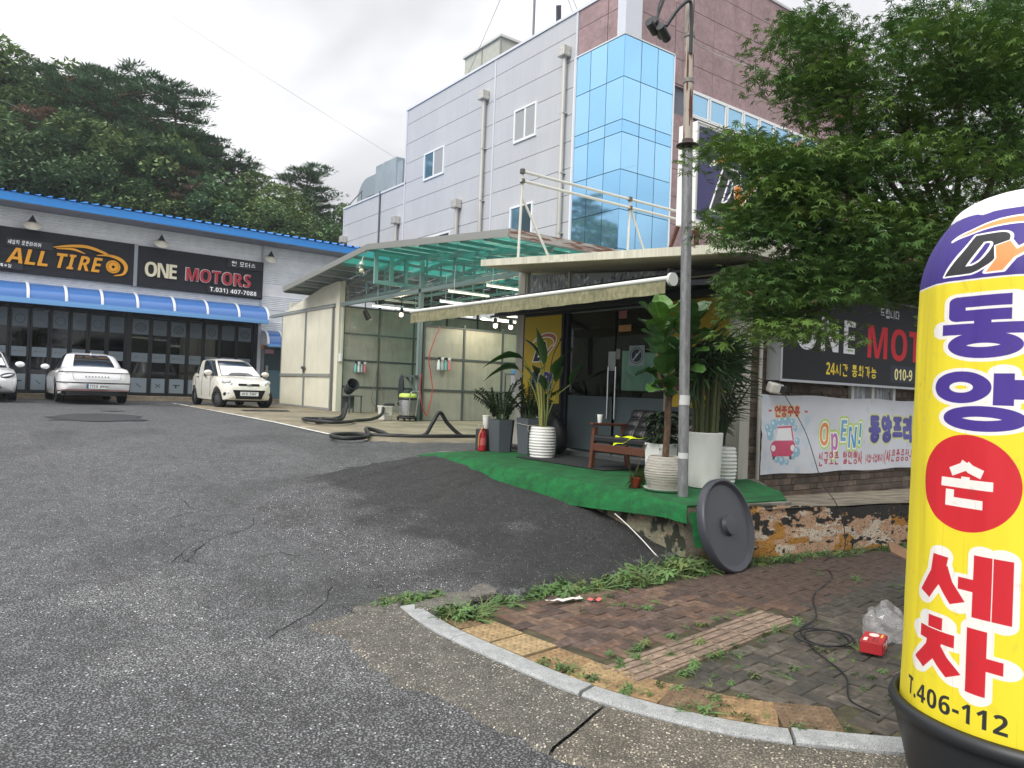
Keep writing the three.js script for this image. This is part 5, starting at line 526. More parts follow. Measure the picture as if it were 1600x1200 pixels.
// ---------------------------------------------------------------- the car wash shop
const darkWall = std('#2a2f36', 0.6);
{
  const t = thing('car_wash_shop', 'single storey shop with flat overhanging roof, glass front and stone tiled side', 'shop', [8.1, 0.65, -5.85]);
  const X = (x) => x - 8.1, Y = (y) => y - 0.65, Z = (z) => z + 5.85, B = (x0, x1, y0, y1, z0, z1) => bb(X(x0), X(x1), Y(y0), Y(y1), Z(z0), Z(z1)), P = (x, y, z) => [X(x), Y(y), Z(z)];
  const alu = std('#ffffff', 0.5, { map: dirtTex(176, 174, 164, 0.08, 501, 5) }), slabT = std('#ffffff', 0.75, { map: pxTex(512, 64, (x, y) => { const n = fbm(x / 40, y / 16, 503, 5), s = fbm(x / 4, y / 60, 504, 3), v = 1 + 0.2 * (n - 0.5) + 0.16 * (s - 0.5); return [grey(196 * v), grey(194 * v), grey(178 * v)]; }) });
  // roof slab, falling gently towards the street
  const ry = (z) => 3.80 + (z + 10.2) * -0.083; { const ring = (x, o) => [[-10.65, 0], [-5.25, 0]].map(([z]) => [X(x), Y(ry(z)) + o, Z(z)]); const a = ring(7.12, -0.055), b = ring(7.12, 0.055), c = ring(13.8, 0.055), d = ring(13.8, -0.055); mesh('roof_slab', muv(solid(loftRings([[a[0], b[0], c[0], d[0]], [a[1], b[1], c[1], d[1]]]), 0.1), 1.5), slabT, t); }
  mesh('soffit_board', quad(P(7.2, ry(-10.6) - 0.06, -10.6), P(8.1, ry(-10.6) - 0.06, -10.6), P(8.1, ry(-5.3) - 0.06, -5.3), P(7.2, ry(-5.3) - 0.06, -5.3)), std('#8f8d86', 0.8), t);
  // structure and interior
  mesh('column', B(8.0, 8.12, 0.65, 3.78, -10.72, -10.52), alu, t); mesh('column', B(7.84, 8.04, 0.62, 3.35, -5.98, -5.78), alu, t);
  mesh('interior_floor', B(8.15, 14, 0.55, 0.66, -10.5, -5.95), std('#55534f', 0.4), t); mesh('interior_wall', [B(13.9, 14, 0.66, 3.4, -10.5, -5.95), B(8.2, 14, 3.3, 3.36, -10.5, -5.95), B(8.2, 10.45, 0.66, 3.3, -10.58, -10.5), B(12.8, 13.9, 0.66, 3.3, -10.58, -10.5), B(10.45, 12.8, 0.66, 1.5, -10.58, -10.5), B(10.45, 12.8, 2.6, 3.3, -10.58, -10.5)], std('#4a4d52', 0.8), t); mesh('inner_window', [B(10.45, 12.8, 1.5, 1.56, -10.62, -10.52), B(10.45, 12.8, 2.54, 2.6, -10.62, -10.52), B(11.6, 11.66, 1.56, 2.54, -10.62, -10.52)], std('#b9bcbc', 0.4), t);
  mesh('beam', [B(8.02, 8.16, 2.98, 3.12, -10.5, -5.98), B(8.0, 8.14, 3.2, 3.3, -10.5, -5.98)], std('#1f242b', 0.5), t);
  mesh('sill', B(7.98, 8.2, 0.655, 0.72, -10.5, -5.98), std('#6f7274', 0.35, { metalness: 0.5 }), t);
  // leaf-printed strip windows under the roof
  const leafT = cvTex(1024, 160, (c) => { c.fillStyle = '#8b9096'; c.fillRect(0, 0, 1024, 160); const r = rng(9); for (let k = 0; k < 80; k++) { c.save(); c.translate(r() * 1024, r() * 160); c.rotate(-0.6 + r() * 1.6); c.fillStyle = ['#4d5257', '#c4c8cb', '#565b60', '#b0b5b9'][k % 4]; c.beginPath(); c.ellipse(0, 0, 10, 20, 0, 0, 7); c.fill(); c.restore(); } }); leafT.wrapS = THREE.RepeatWrapping; const leafM = std('#ffffff', 0.4, { map: leafT });
  const strips = [[-10.5, -9.4], [-9.36, -7.25], [-7.2, -6.05]]; strips.forEach(([z0, z1]) => { mesh('leaf_print_pane', quad(P(8.06, 3.32, z0), P(8.06, 3.32, z1), P(8.06, ry(z1) - 0.1, z1), P(8.06, ry(z0) - 0.1, z0)), leafM, t); mesh('pane_frame', [B(8.02, 8.1, 3.3, ry(z0) - 0.07, z0 - 0.02, z0 + 0.02)], alu, t); });
  // glass doors
  const gl = glassTint([0.55, 0.6, 0.62], 0.02), frost = std('#4b565a', 0.35), chrome = std('#c9cccd', 0.18, { metalness: 0.95 });
  for (const [z0, z1, h] of [[-9.36, -8.3, -8.36], [-8.26, -7.2, -8.2]]) { const d = mesh('glass_door', B(8.09, 8.102, 0.74, 2.97, z0, z1), gl, t); mesh('frosted_film', quad(P(8.084, 0.76, z0 + 0.01), P(8.084, 0.76, z1 - 0.01), P(8.084, 1.62, z1 - 0.01), P(8.084, 1.62, z0 + 0.01)), frost, d); mesh('pull_handle', [bar(P(8.03, 1.28, h), P(8.03, 2.08, h), 0.016), bar(P(8.03, 1.4, h), P(8.09, 1.4, h), 0.012), bar(P(8.03, 1.95, h), P(8.09, 1.95, h), 0.012)], chrome, d); mesh('door_rail', [B(8.08, 8.115, 0.7, 0.745, z0, z1), B(8.08, 8.115, 2.965, 2.985, z0, z1)], chrome, d); }
  mesh('side_glass', B(8.09, 8.1, 0.74, 2.97, -7.14, -6.02), gl, t);
  mesh('door_jamb', [B(8.05, 8.14, 0.7, 2.98, -9.45, -9.37), B(8.05, 8.14, 0.7, 2.98, -7.19, -7.15)], std('#23282e', 0.5), t);
  const st = (z0, z1, y0, y1, m, nm = 'sticker') => mesh(nm, quad(P(8.08, y0, z0), P(8.08, y0, z1), P(8.08, y1, z1), P(8.08, y1, z0)), m, t);
  st(-8.22, -8.05, 2.82, 3.0 - 0.06, std('#b0706c', 0.6)); st(-8.22, -7.95, 2.62, 2.72, std('#c08a52', 0.6)); st(-7.98, -7.66, 2.1, 2.4, std('#ffffff', 0.5, { map: cvTex(128, 128, (c) => { c.fillStyle = '#8f9aa2'; c.fillRect(0, 0, 128, 128); c.fillStyle = '#1f2b36'; c.beginPath(); c.arc(64, 64, 52, 0, 7); c.fill(); c.strokeStyle = '#c9d2d8'; c.lineWidth = 4; c.beginPath(); c.arc(64, 64, 44, 0, 7); c.stroke(); c.lineWidth = 8; c.beginPath(); c.moveTo(36, 92); c.lineTo(92, 36); c.stroke(); c.fillStyle = '#c9d2d8'; c.font = 'bold 34px sans-serif'; c.fillText('P', 54, 76); }) })); st(-8.42, -8.26, 2.02, 2.32, std('#a9aeb0', 0.5)); st(-8.25, -8.16, 2.2, 2.36, std('#8d8d86', 0.5));
  mesh('door_lock', B(8.04, 8.08, 1.82, 2.02, -8.36, -8.26), std('#141516', 0.4), t);
  mesh('counter', B(9.8, 10.4, 0.66, 1.7, -9.9, -8.6), std('#40464a', 0.5), t); mesh('counter_top', B(9.75, 10.45, 1.7, 1.74, -9.95, -8.55), std('#1c1f22', 0.3), t); mesh('vending_cabinet', B(10.9, 11.5, 0.66, 2.4, -8.8, -8.0), std('#7a8a8a', 0.5), t); mesh('red_panel', B(11.6, 11.66, 2.1, 2.5, -8.4, -7.3), std('#8f1f24', 0.5), t);
  // stone tiles on the side wall, course by course
  const wallX1 = 14.0, zB = -5.85; mesh('side_wall_core', [B(8.04, wallX1, 0.2, 3.35, -5.95, zB - 0.02)], std('#4a433d', 0.9), t);
  const sm5 = ['#6f6258', '#65584f', '#7a6d62', '#5c5149', '#6a6056', '#756458'].map((c, k) => std(c, 0.88, { map: dirtTex(225, 225, 225, 0.28, 520 + k, 6), bumpMap: grainTex, bumpScale: 0.004 })), rs = rng(12); const rest = [];
  let nT = 0; for (let row = 0, y = 0.26; y < 3.3; row++) { const h = 0.075 + 0.04 * rs(); let x = 8.05 + (row % 2) * 0.06; while (x < wallX1) { const L = 0.2 + 0.24 * rs(), x1 = Math.min(wallX1, x + L); const hidden = (y > 0.72 && y + h < 1.68 && x > 8.32) || (y > 1.95 && x > 8.5 && y < 3.3) || (x > 10.45 && x < 11.75 && y > 1.2); const o = zB + 0.004 + 0.012 * rs(); const g = B(x + 0.004, x1 - 0.004, y + 0.004, y + h - 0.004, zB - 0.02, o); const m = sm5[Math.floor(rs() * 6)]; if (!hidden) { if (nT++ < 300 && x < 12.7) mesh('stone_tile', muv(g, 0.6), m, t); else rest.push(muv(g, 0.6)); } else rest.push(muv(g, 0.6)); x = x1; } y += h; }
  const rg = mesh('stone_tiles', rest, sm5[0], t); rg.userData.kind = 'stuff';
  // side window between sign and banner
  mesh('side_window', [B(10.45, 10.52, 1.2, 2.3, zB + 0.02, zB + 0.07), B(11.02, 11.1, 1.2, 2.3, zB + 0.02, zB + 0.07), B(11.66, 11.74, 1.2, 2.3, zB + 0.02, zB + 0.07)], std('#c9cbc9', 0.4), t); mesh('side_window_glass', B(10.5, 11.7, 1.2, 2.3, zB + 0.02, zB + 0.03), leafM, t);
  mesh('drain_pipe', bar(P(8.24, 0.5, -5.78), P(8.24, 3.3, -5.78), 0.025), std('#a9a7a0', 0.5), t);
}
// yellow panel with emblem beside the door, and a second one behind the plants
const dyPanel = cvTex(512, 1152, (c) => { c.fillStyle = '#c9ab1f'; c.fillRect(0, 0, 512, 760); c.fillStyle = '#14161b'; c.fillRect(0, 760, 512, 392); emblem(c, 110, 150, 310, 260, '#20222a', '#c0705a'); text(c, '동양', 110, 480, 170, { w: 0.2, fill: '#2b2a7c', rings: [['#cfc9b0', 6]], sx: 0.9 }); text(c, '원', 150, 850, 130, { w: 0.14, fill: '#a9abb0' }); text(c, '모', 300, 990, 110, { w: 0.14, fill: '#a9abb0' }); c.fillStyle = '#a32832'; c.font = 'bold 84px sans-serif'; c.fillText('S', 400, 1110); });
{ const t = thing('yellow_sign', 'tall yellow and black car wash sign panel beside the glass door', 'sign', [8.0, 0.7, -9.98]); mesh('printed_face', quad([0, 0, -0.5], [0, 0, 0.5], [0, 2.26, 0.5], [0, 2.26, -0.5]), std('#ffffff', 0.5, { map: dyPanel }), t); mesh('panel_frame', [bb(0.004, 0.05, -0.02, 2.28, -0.54, -0.5), bb(0.004, 0.05, -0.02, 2.28, 0.5, 0.54), bb(0.004, 0.05, 2.26, 2.3, -0.5, 0.5), bb(0.006, 0.04, 0, 2.26, -0.5, 0.5)], std('#2b2d30', 0.5), t);
  const p = thing('yellow_sign', 'yellow and grey sign panel behind the fiddle leaf plant', 'sign', [8.0, 0.7, -6.6]); const tx = cvTex(256, 512, (c) => { c.fillStyle = '#b3961c'; c.fillRect(0, 0, 256, 330); c.fillStyle = '#3c4550'; c.fillRect(0, 330, 256, 182); }); mesh('printed_face', quad([0, 0, -0.52], [0, 0, 0.5], [0, 2.3, 0.5], [0, 2.3, -0.52]), std('#ffffff', 0.5, { map: tx }), p); mesh('panel_frame', [bb(-0.01, 0.06, 0, 2.34, -0.58, -0.53), bb(-0.01, 0.06, 2.31, 2.36, -0.53, 0.5)], std('#8e8a78', 0.4), p); }
// awning over the shop front
{ const t = thing('fabric_awning', 'mildewed olive fabric awning with hanging valance over the shop front', 'awning', [0, 0, 0]); const fab = pxTex(1024, 256, (x, y) => { const s = fbm(x / 3, y / 90, 541, 4), n = fbm(x / 60, y / 40, 542, 5), g = fbm(x / 7, y / 120, 543, 4), v = 1 + 0.34 * (s - 0.5) + 0.2 * (n - 0.5); const c = [140 * v, 137 * v, 106 * v]; const k = sm(0.5, 0.72, g) * 0.55; return c.map((q, i) => grey(lerp(q, [104, 106, 78][i], k))); }); const fm = phys('#ffffff', 0.9, { map: fab, transmission: 0.12, thickness: 0 });
  const zA = -11.42, zB2 = -5.62, xF = 6.25, yF = 2.95; mesh('canopy_cloth', quad([8.05, 3.34, zA], [8.05, 3.34, zB2], [xF, yF + 0.02, zB2], [xF, yF + 0.02, zA], 30, 8, (p, u, v) => { p[1] -= 0.04 * Math.sin(v * PI); }), fm, t);
  mesh('valance', quad([xF - 0.03, yF - 0.19, zA], [xF - 0.03, yF - 0.16, zB2], [xF - 0.03, yF - 0.01, zB2], [xF - 0.03, yF - 0.01, zA], 120, 6, (p, u, v) => { p[0] += 0.008 * (1 - v) * Math.sin(u * 46 + 2 * Math.sin(u * 17)); p[1] += 0.004 * (1 - v) * Math.sin(u * 71); }), fm, t);
  mesh('front_rail', [bar([xF - 0.02, yF + 0.01, zA - 0.02], [xF - 0.02, yF + 0.01, zB2 + 0.03], 0.028, 10)], std('#d9dad4', 0.4), t); mesh('end_cap', at(cy(0.075, 0.075, 0.04, 18), xF + 0.02, yF, zB2 + 0.05, PI / 2), std('#cfd0cc', 0.5), t);
  const arm = std('#23262b', 0.5); for (const z of [-10.9, -5.75]) mesh('folding_arm', [beam([xF + 0.03, yF - 0.03, z], [7.2, 3.02, z + 0.45], 0.05, 0.06), beam([7.2, 3.02, z + 0.45], [8.0, 3.22, z], 0.05, 0.07)], arm, t); mesh('cassette', [rbx(0.16, 0.16, 6.0, 0.03, 8.0, 3.3, -8.5), rbx(0.12, 0.1, 5.6, 0.02, 7.95, 3.06, -8.5)], arm, t); }
// pipe frame on the shop roof
{ const t = thing('pipe_frame', 'white scaffold pipe railing with diagonal braces on the shop roof', 'railing', [7.6, 3.86, -10.2]); const m = std('#ffffff', 0.45, { map: dirtTex(196, 196, 190, 0.12, 551, 8) }); mesh('rail', bar([0, 1.56, 0], [6.2, 1.56, 0], 0.026, 10), m, t); mesh('rail', bar([-0.05, 1.39, 0.03], [6.2, 1.39, 0.03], 0.026, 10), m, t); for (const x of [0, 2.6, 5.2]) { mesh('upright', bar([x - 0.02, 0, 0], [x + 0.02, 1.6, 0], 0.024, 10), m, t); mesh('brace', bar([x + 0.03, 1.1 + (x ? 0.3 : 0), 0], [x + 0.66, 0.1, 0.05], 0.022, 10), m, t); mesh('clamp', [rbx(0.07, 0.09, 0.08, 0.015, x, 1.56, 0.01), rbx(0.07, 0.08, 0.08, 0.015, x, 1.39, 0.02)], std('#55524e', 0.5), t); } }
// purple sign box on the roof
{ const tx = cvTex(1024, 448, (c) => { const g = '#3a3668'; c.fillStyle = g; c.fillRect(0, 0, 1024, 448); emblem(c, 60, 70, 330, 330, '#33343c', '#ee8f3a'); text(c, '동양 프리미엄', 420, 60, 110, { w: 0.17, fill: '#e8c94a', sx: 0.8 }); text(c, '손세차', 440, 230, 150, { w: 0.17, fill: '#e8c94a', sx: 0.95 }); });
  const t = thing('roof_sign', 'purple car wash roof sign box with emblem and yellow lettering', 'sign', [7.7, 3.98, -6.5]); mesh('sign_box', bb(0, 3.4, 0, 1.32, -0.3, 0), std('#d7d8d6', 0.5), t); mesh('printed_face', quad([0.04, 0.04, 0.006], [3.36, 0.04, 0.006], [3.36, 1.28, 0.006], [0.04, 1.28, 0.006]), std('#ffffff', 0.45, { map: tx }), t); mesh('edge_trim', [bb(-0.012, 0.0, -0.01, 1.33, -0.3, 0.012), bb(0, 3.4, -0.012, 0, -0.3, 0.012), bb(0, 3.4, 1.32, 1.335, -0.3, 0.012)], std('#e6e6e4', 0.4), t); const rust = std('#5b3a30', 0.8); for (const x of [0.3, 1.7, 3.0]) mesh('stay', [beam([x, 0, -0.2], [x, -0.5, -0.2], 0.05, 0.05), beam([x + 0.3, 0.4, -0.3], [x + 0.35, -0.35, -0.8], 0.03, 0.03)], rust, t); mesh('rusty_bracket', [beam([0.22, 0.25, -0.4], [0.02, -0.28, -0.42], 0.03, 0.03), beam([0.28, 0.2, -0.44], [0.08, -0.28, -0.46], 0.03, 0.03)], rust, t); }
// black sign and banner on the side wall
{ const SW = 5.9, SH = 1.28, tx = cvTex(2048, 640, (c) => { c.fillStyle = '#1b1d24'; c.fillRect(0, 0, 2048, 640); c.scale(2048 / SW / 500, 1); const X = (x) => (x - 8.45) * 500, Yy = (y) => (3.2 - y) * 500; // 500 units a metre
    const bold = (str, x0, x1, y0, y1, fill) => { c.save(); c.fillStyle = fill; c.font = 'bold 300px sans-serif'; const w = c.measureText(str).width; c.translate(X(x0), Yy(y0)); c.scale((X(x1) - X(x0)) / w, (y1 - y0) * 500 / 214); c.fillText(str, 0, 0); c.restore(); };
    bold('ONE', 8.72, 10.26, 2.35, 2.82, '#dcdce4'); bold('MOTORS', 10.5, 13.7, 2.33, 2.81, '#c41f2c'); text(c, '24시간 통화가능', X(9.48), Yy(2.205), 94, { w: 0.11, fill: '#e3c93a', latin: 1.0, sx: 0.88, gap: 0.07 }); c.fillStyle = '#2c3040'; c.fillRect(X(11.26), Yy(2.25), 1500, 130); text(c, '010-9', X(11.38), Yy(2.205), 94, { fill: '#e8e09a', sx: 0.95, gap: 0.02 }); text(c, '드립니다', X(10.9), Yy(3.1), 76, { w: 0.12, fill: '#d0d0d6', sx: 0.9 }); });
  const t = thing('wall_sign', 'long black sign with white, red and yellow lettering on the stone wall', 'sign', [8.42, 1.92, -5.62]); mesh('sign_box', bb(0, SW, 0, SH, -0.2, 0), std('#8e9094', 0.45), t); mesh('printed_face', quad([0.03, 0.012, 0.006], [SW - 0.03, 0.012, 0.006], [SW - 0.03, SH - 0.01, 0.006], [0.03, SH - 0.01, 0.006]), std('#ffffff', 0.8, { map: tx }), t); mesh('edge_trim', [bb(-0.006, 0.03, -0.012, SH + 0.01, 0.0, 0.014), bb(0.03, SW, -0.012, 0.02, 0.0, 0.014)], std('#a9acb0', 0.35, { metalness: 0.5 }), t); }
{ const tx = cvTex(2048, 512, (c, W, H) => { const g = c; c.fillStyle = '#c9ced6'; c.fillRect(0, 0, W, H); const r = rng(3); for (let k = 0; k < 26; k++) { c.fillStyle = 'rgba(170,196,214,0.35)'; c.beginPath(); c.arc(r() * 520, r() * H, 8 + r() * 26, 0, 7); c.fill(); } c.fillStyle = '#bfc6d0'; for (let k = 0; k < 10; k++) { c.beginPath(); c.arc(500 + r() * 1500, r() * H, 10 + r() * 24, 0, 7); c.fill(); }
    // bubbles round a pink car
    c.fillStyle = '#c8496e'; c.beginPath(); c.moveTo(90, 350); c.quadraticCurveTo(86, 300, 130, 296); c.lineTo(300, 296); c.quadraticCurveTo(330, 300, 326, 350); c.lineTo(320, 400); c.lineTo(100, 400); c.fill(); c.fillStyle = '#e2e4e6'; c.beginPath(); c.moveTo(130, 294); c.lineTo(160, 205); c.lineTo(285, 205); c.lineTo(300, 294); c.fill(); c.strokeStyle = '#c8496e'; c.lineWidth = 12; c.beginPath(); c.moveTo(150, 210); c.lineTo(290, 205); c.lineTo(308, 296); c.stroke(); c.fillStyle = '#e8dfe2'; for (const x of [112, 300]) { c.beginPath(); c.arc(x, 345, 26, 0, 7); c.fill(); c.strokeStyle = '#b23c60'; c.lineWidth = 8; c.stroke(); } c.fillStyle = '#3f4348'; for (const x of [110, 270]) c.fillRect(x, 398, 44, 22);
    for (const [x, y, q] of [[80, 260, 34], [60, 215, 26], [120, 190, 34], [180, 165, 32], [240, 160, 38], [300, 175, 26], [330, 215, 22], [345, 370, 36], [350, 300, 26], [200, 430, 30], [150, 420, 24], [250, 440, 20], [95, 230, 18], [310, 400, 22]]) { c.fillStyle = '#8db4c8'; c.beginPath(); c.arc(x, y, q, 0, 7); c.fill(); c.fillStyle = '#c4dce6'; c.beginPath(); c.arc(x - q * 0.3, y - q * 0.3, q * 0.35, 0, 7); c.fill(); }
    text(c, '연중무휴', 128, 66, 78, { w: 0.15, fill: '#b5404a', rings: [['#d9b878', 7]], sx: 0.75, gap: 0.04, cap: 'round' }); c.fillStyle = '#b5404a'; c.fillRect(70, 96, 30, 12); c.fillRect(420, 100, 30, 12);
    const L = [['O', '#dd8a4a', 0], ['p', '#b56ab0', 36], ['E', '#6fa6c6', -26], ['N', '#4f97c9', 22], ['!', '#57a3bd', -4]]; c.font = 'bold 236px sans-serif'; c.lineJoin = 'round'; let x = 585; const pos = []; for (const [ch, k, dy] of L) { const s = ch === 'p' ? 0.66 : 0.62; pos.push([ch, k, x, 330 + dy, s]); x += c.measureText(ch).width * s + 6; } for (const [lw, cl] of [[58, '#b3cf6e'], [26, '#eef0ea']]) for (const [ch, , px, py, s] of pos) { c.save(); c.translate(px, py); c.scale(s, 0.9); c.strokeStyle = cl; c.lineWidth = lw; c.strokeText(ch, 0, 0); c.restore(); } for (const [ch, k, px, py, s] of pos) { c.save(); c.translate(px, py); c.scale(s, 0.9); c.fillStyle = k; c.fillText(ch, 0, 0); c.restore(); }
    text(c, '동양프리미엄', 1135, 112, 210, { w: 0.18, fill: '#4a4796', rings: [['#c9cf7c', 13], ['#4a4796', 2]], sx: 0.66, gap: 0.06, cap: 'round' });
    text(c, '신규오픈 할인행사', 570, 372, 100, { w: 0.11, fill: '#ae4a58', sx: 0.54, gap: 0.05 }); text(c, '(4월~6월까지)', 1110, 396, 64, { w: 0.11, fill: '#ae5a66', sx: 0.5, gap: 0.03 }); text(c, '(사은품증정-방', 1345, 366, 100, { w: 0.11, fill: '#ae4a58', sx: 0.56, gap: 0.06 }); });
  const cloth = quad([8.30, 0.69, -5.79], [13.1, 0.66, -5.79], [13.1, 1.73, -5.79], [8.28, 1.735, -5.79], 120, 24, (p, u, v) => { const d = Math.min(v, 1 - v) * 2; p[2] += 0.02 * fbm(u * 26, v * 5, 561, 4) + 0.02 * Math.sin(u * 9 + v * 4) * d + 0.03 * Math.max(0, 0.12 - u) * Math.sin(v * 40 + u * 60); p[1] += (v - 0.5) * -0.02 * Math.sin(u * PI * 6); });
  const t = thing('banner', 'white vinyl opening sale banner with bubbles and a pink car on the stone wall', 'banner'); mesh('printed_cloth', cloth, std('#ffffff', 0.45, { map: tx }), t); mesh('tie_cord', [bar([8.3, 1.73, -5.79], [8.25, 1.85, -5.8], 0.006, 5), bar([9.72, 1.73, -5.79], [9.72, 1.8, -5.82], 0.006, 5), bar([11.6, 1.73, -5.79], [11.62, 1.86, -5.82], 0.006, 5), bar([8.3, 0.69, -5.79], [8.24, 0.6, -5.8], 0.006, 5)], std('#3c3c3c', 0.7), t); }
{ const t = thing('wall_floodlight', 'small white floodlight under the black wall sign', 'floodlight', [8.47, 1.82, -5.72]); mesh('lamp_body', at(rbx(0.2, 0.14, 0.12, 0.03), 0, 0, 0, 0.3, -0.3, 0), std('#d3d2cb', 0.5), t); mesh('lamp_lens', at(rbx(0.1, 0.1, 0.03, 0.012), 0.07, -0.02, 0.07, 0.3, -0.3, 0), std('#3b3d3f', 0.2), t); mesh('bracket', bar([-0.05, 0, -0.1], [0, 0, 0], 0.02), std('#8c8c86', 0.5), t);
  tag(mesh('power_cable', tube([[8.55, 1.78, -5.66], [8.35, 1.3, -5.2], [8.0, 0.75, -4.75], [7.35, 0.62, -4.2], [7.3, 0.5, -4.1], [7.2, 0.2, -4.0], [6.75, 0.13, -3.95], [6.2, 0.125, -3.55], [5.5, 0.12, -3.3], [4.95, 0.115, -2.95], [4.6, 0.11, -2.85], [4.45, 0.11, -2.65], [4.6, 0.11, -2.5], [4.8, 0.115, -2.62], [4.7, 0.118, -2.82], [4.45, 0.118, -2.8], [4.4, 0.118, -2.6], [4.62, 0.118, -2.52], [4.78, 0.12, -2.7], [4.6, 0.12, -2.8], [4.35, 0.11, -2.6], [4.1, 0.105, -2.25], [3.8, 0.1, -2.05], [3.7, 0.12, -1.85]], 0.005, 360, 6), std('#16161a', 0.5)), 'black power cable running from the floodlight to a coil on the pavement', 'cable');
  tag(mesh('hanging_cable', tube([[8.7, 1.9, -5.74], [9.1, 1.82, -5.74], [9.5, 1.85, -5.74], [9.8, 1.9, -5.74]], 0.006, 40), std('#222', 0.6)), 'black cable sagging along the stone wall under the sign', 'cable'); }
// ---------------------------------------------------------------- parked cars
const paintW = phys([0.8, 0.8, 0.82], 0.28, { clearcoat: 1 });
const chromeC = std('#d4d6d8', 0.15, { metalness: 0.95 }), carBlack = std('#101113', 0.4), tyreM = std('#161618', 0.85), carGlass = phys([0.02, 0.025, 0.03], 0.04, { clearcoat: 1 }), lampM = phys([0.75, 0.77, 0.8], 0.1, { clearcoat: 1, metalness: 0.3 }), redLamp = phys([0.35, 0.02, 0.02], 0.15, { clearcoat: 1 });
function buildCar(o) {
  const t = thing('parked_car', o.label, 'car', o.at, o.turn); const paint = phys(o.paint, 0.28, { clearcoat: 1, clearcoatRoughness: 0.06 });
  const st = o.stations, val = (z, k) => { if (z <= st[0][0]) return st[0][k]; for (let i = 1; i < st.length; i++) if (z <= st[i][0]) return lerp(st[i - 1][k], st[i][k], sm(0, 1, (z - st[i - 1][0]) / (st[i][0] - st[i - 1][0])) * 0.35 + 0.65 * (z - st[i - 1][0]) / (st[i][0] - st[i - 1][0])); return st[st.length - 1][k]; };
  const half = (y0, yT, w) => { const H = yT - y0; return [[0.86 * w, y0], [0.955 * w, y0 + 0.05 * H], [0.985 * w, y0 + 0.2 * H], [1.0 * w, y0 + 0.46 * H], [0.995 * w, y0 + 0.66 * H], [0.97 * w, y0 + 0.82 * H], [0.90 * w, y0 + 0.95 * H], [0.72 * w, yT + 0.006], [0.36 * w, yT + 0.02]]; };
  const N = 44, rings = []; for (let i = 0; i <= N; i++) { const z = lerp(st[0][0], st[st.length - 1][0], i / N), h = half(val(z, 1), val(z, 2), val(z, 3)); rings.push([...h.map(([x, y]) => [x, y, z]), ...h.slice().reverse().map(([x, y]) => [-x, y, z])]); }
  let body = loftRings(rings); body = mergeVertices(body); body.computeVertexNormals(); body.setAttribute('uv', new THREE.BufferAttribute(new Float32Array(body.attributes.position.count * 2), 2));
  const ev = new Evaluator(); ev.attributes = ['position', 'normal', 'uv']; let br = new Brush(body); br.updateMatrixWorld(); const hwMax = Math.max(...st.map((q) => q[3]));
  for (const z of [o.axF, o.axR]) for (const s of [-1, 1]) { const c = new Brush(new THREE.CylinderGeometry(o.r + 0.055, o.r + 0.055, 0.5, 28).applyMatrix4(new THREE.Matrix4().makeRotationZ(PI / 2)).translate(s * (hwMax + 0.0), o.r + 0.01, z)); c.updateMatrixWorld(); br = ev.evaluate(br, c, SUBTRACTION); br.updateMatrixWorld(); }
  mesh('body', toCreasedNormals(br.geometry, 0.75), paint, t);
  // cabin: glass all round, painted pillars and roof on the same surface
  const M = 64, ring = ([y, zr, zf, w, wf], k) => { const out = []; for (let i = 0; i < M; i++) { const a = i / M * 2 * PI, c = Math.cos(a), s = Math.sin(a), e = 0.42; const x = Math.sign(c) * Math.abs(c) ** e, z = Math.sign(s) * Math.abs(s) ** e; const zz = (zr + zf) / 2 + z * (zf - zr) / 2 * 1; const ww = lerp(w, wf ?? w * 0.9, sm(-0.2, 1, z)); out.push([x * (ww + k), y + k * 0.3, zz + z * k]); } return out; };
  const C = o.cabin, n2 = C.length; const surf = (k, y0, y1) => C.slice(y0, y1 + 1).map((c) => ring(c, k));
  mesh('window_glass', solid(loftRings(surf(0, 0, n2 - 2), true, false), 0.9), carGlass, t);
  mesh('roof', solid(loftRings([...surf(0.006, n2 - 2, n2 - 1)], true, true), 0.9), paint, t);
  const patch = (i0, i1) => { const rr = surf(0.008, 0, n2 - 2).map((q) => { const p = []; for (let i = i0; i <= i1; i++) p.push(q[(i + M) % M]); return p; }); return solid(loftRings(rr, false, false), 0.9); };
  for (const c of [8, 24, 40, 56]) mesh('pillar', patch(c - 1 - (c > 32 ? o.cp ?? 2 : 0), c + 1 + (c > 32 ? o.cp ?? 2 : 0)), paint, t); for (const c of [0, 32]) mesh('pillar', patch(c - 1 + (o.bp ?? 0), c + (o.bp ?? 0)), o.bBlack ? carBlack : paint, t);
  // wheels
  const wheelG = (() => { const tyre = at(lathe([[o.r - 0.11, -0.1], [o.r - 0.03, -0.105], [o.r, -0.075], [o.r, 0.075], [o.r - 0.03, 0.105], [o.r - 0.11, 0.1]], 30), 0, 0, 0, 0, 0, PI / 2); const rim = [at(cy(o.r - 0.11, o.r - 0.11, 0.15, 24, 0, 0, 0, true), 0, 0, 0, 0, 0, PI / 2), at(cy(0.05, 0.05, 0.17, 12), 0, 0, 0, 0, 0, PI / 2)]; for (let k = 0; k < 10; k++) rim.push(at(bx(0.16, o.r - 0.13, 0.035), 0, Math.cos(k * PI / 5) * (o.r - 0.13) / 2, Math.sin(k * PI / 5) * (o.r - 0.13) / 2, k * PI / 5)); rim.push(at(cy(o.r - 0.12, o.r - 0.12, 0.06, 20), 0, 0, 0, 0, 0, PI / 2)); return { tyre, rim: merge(rim) }; })();
  for (const [z, turn] of [[o.axF, o.steer ?? 0], [o.axR, 0]]) for (const s of [-1, 1]) { const w = mesh('wheel', wheelG.tyre, tyreM, t, [s * (hwMax - 0.125), o.r, z]); w.rotation.y = turn; mesh('rim', wheelG.rim, std('#8f9194', 0.3, { metalness: 0.8 }), w); }
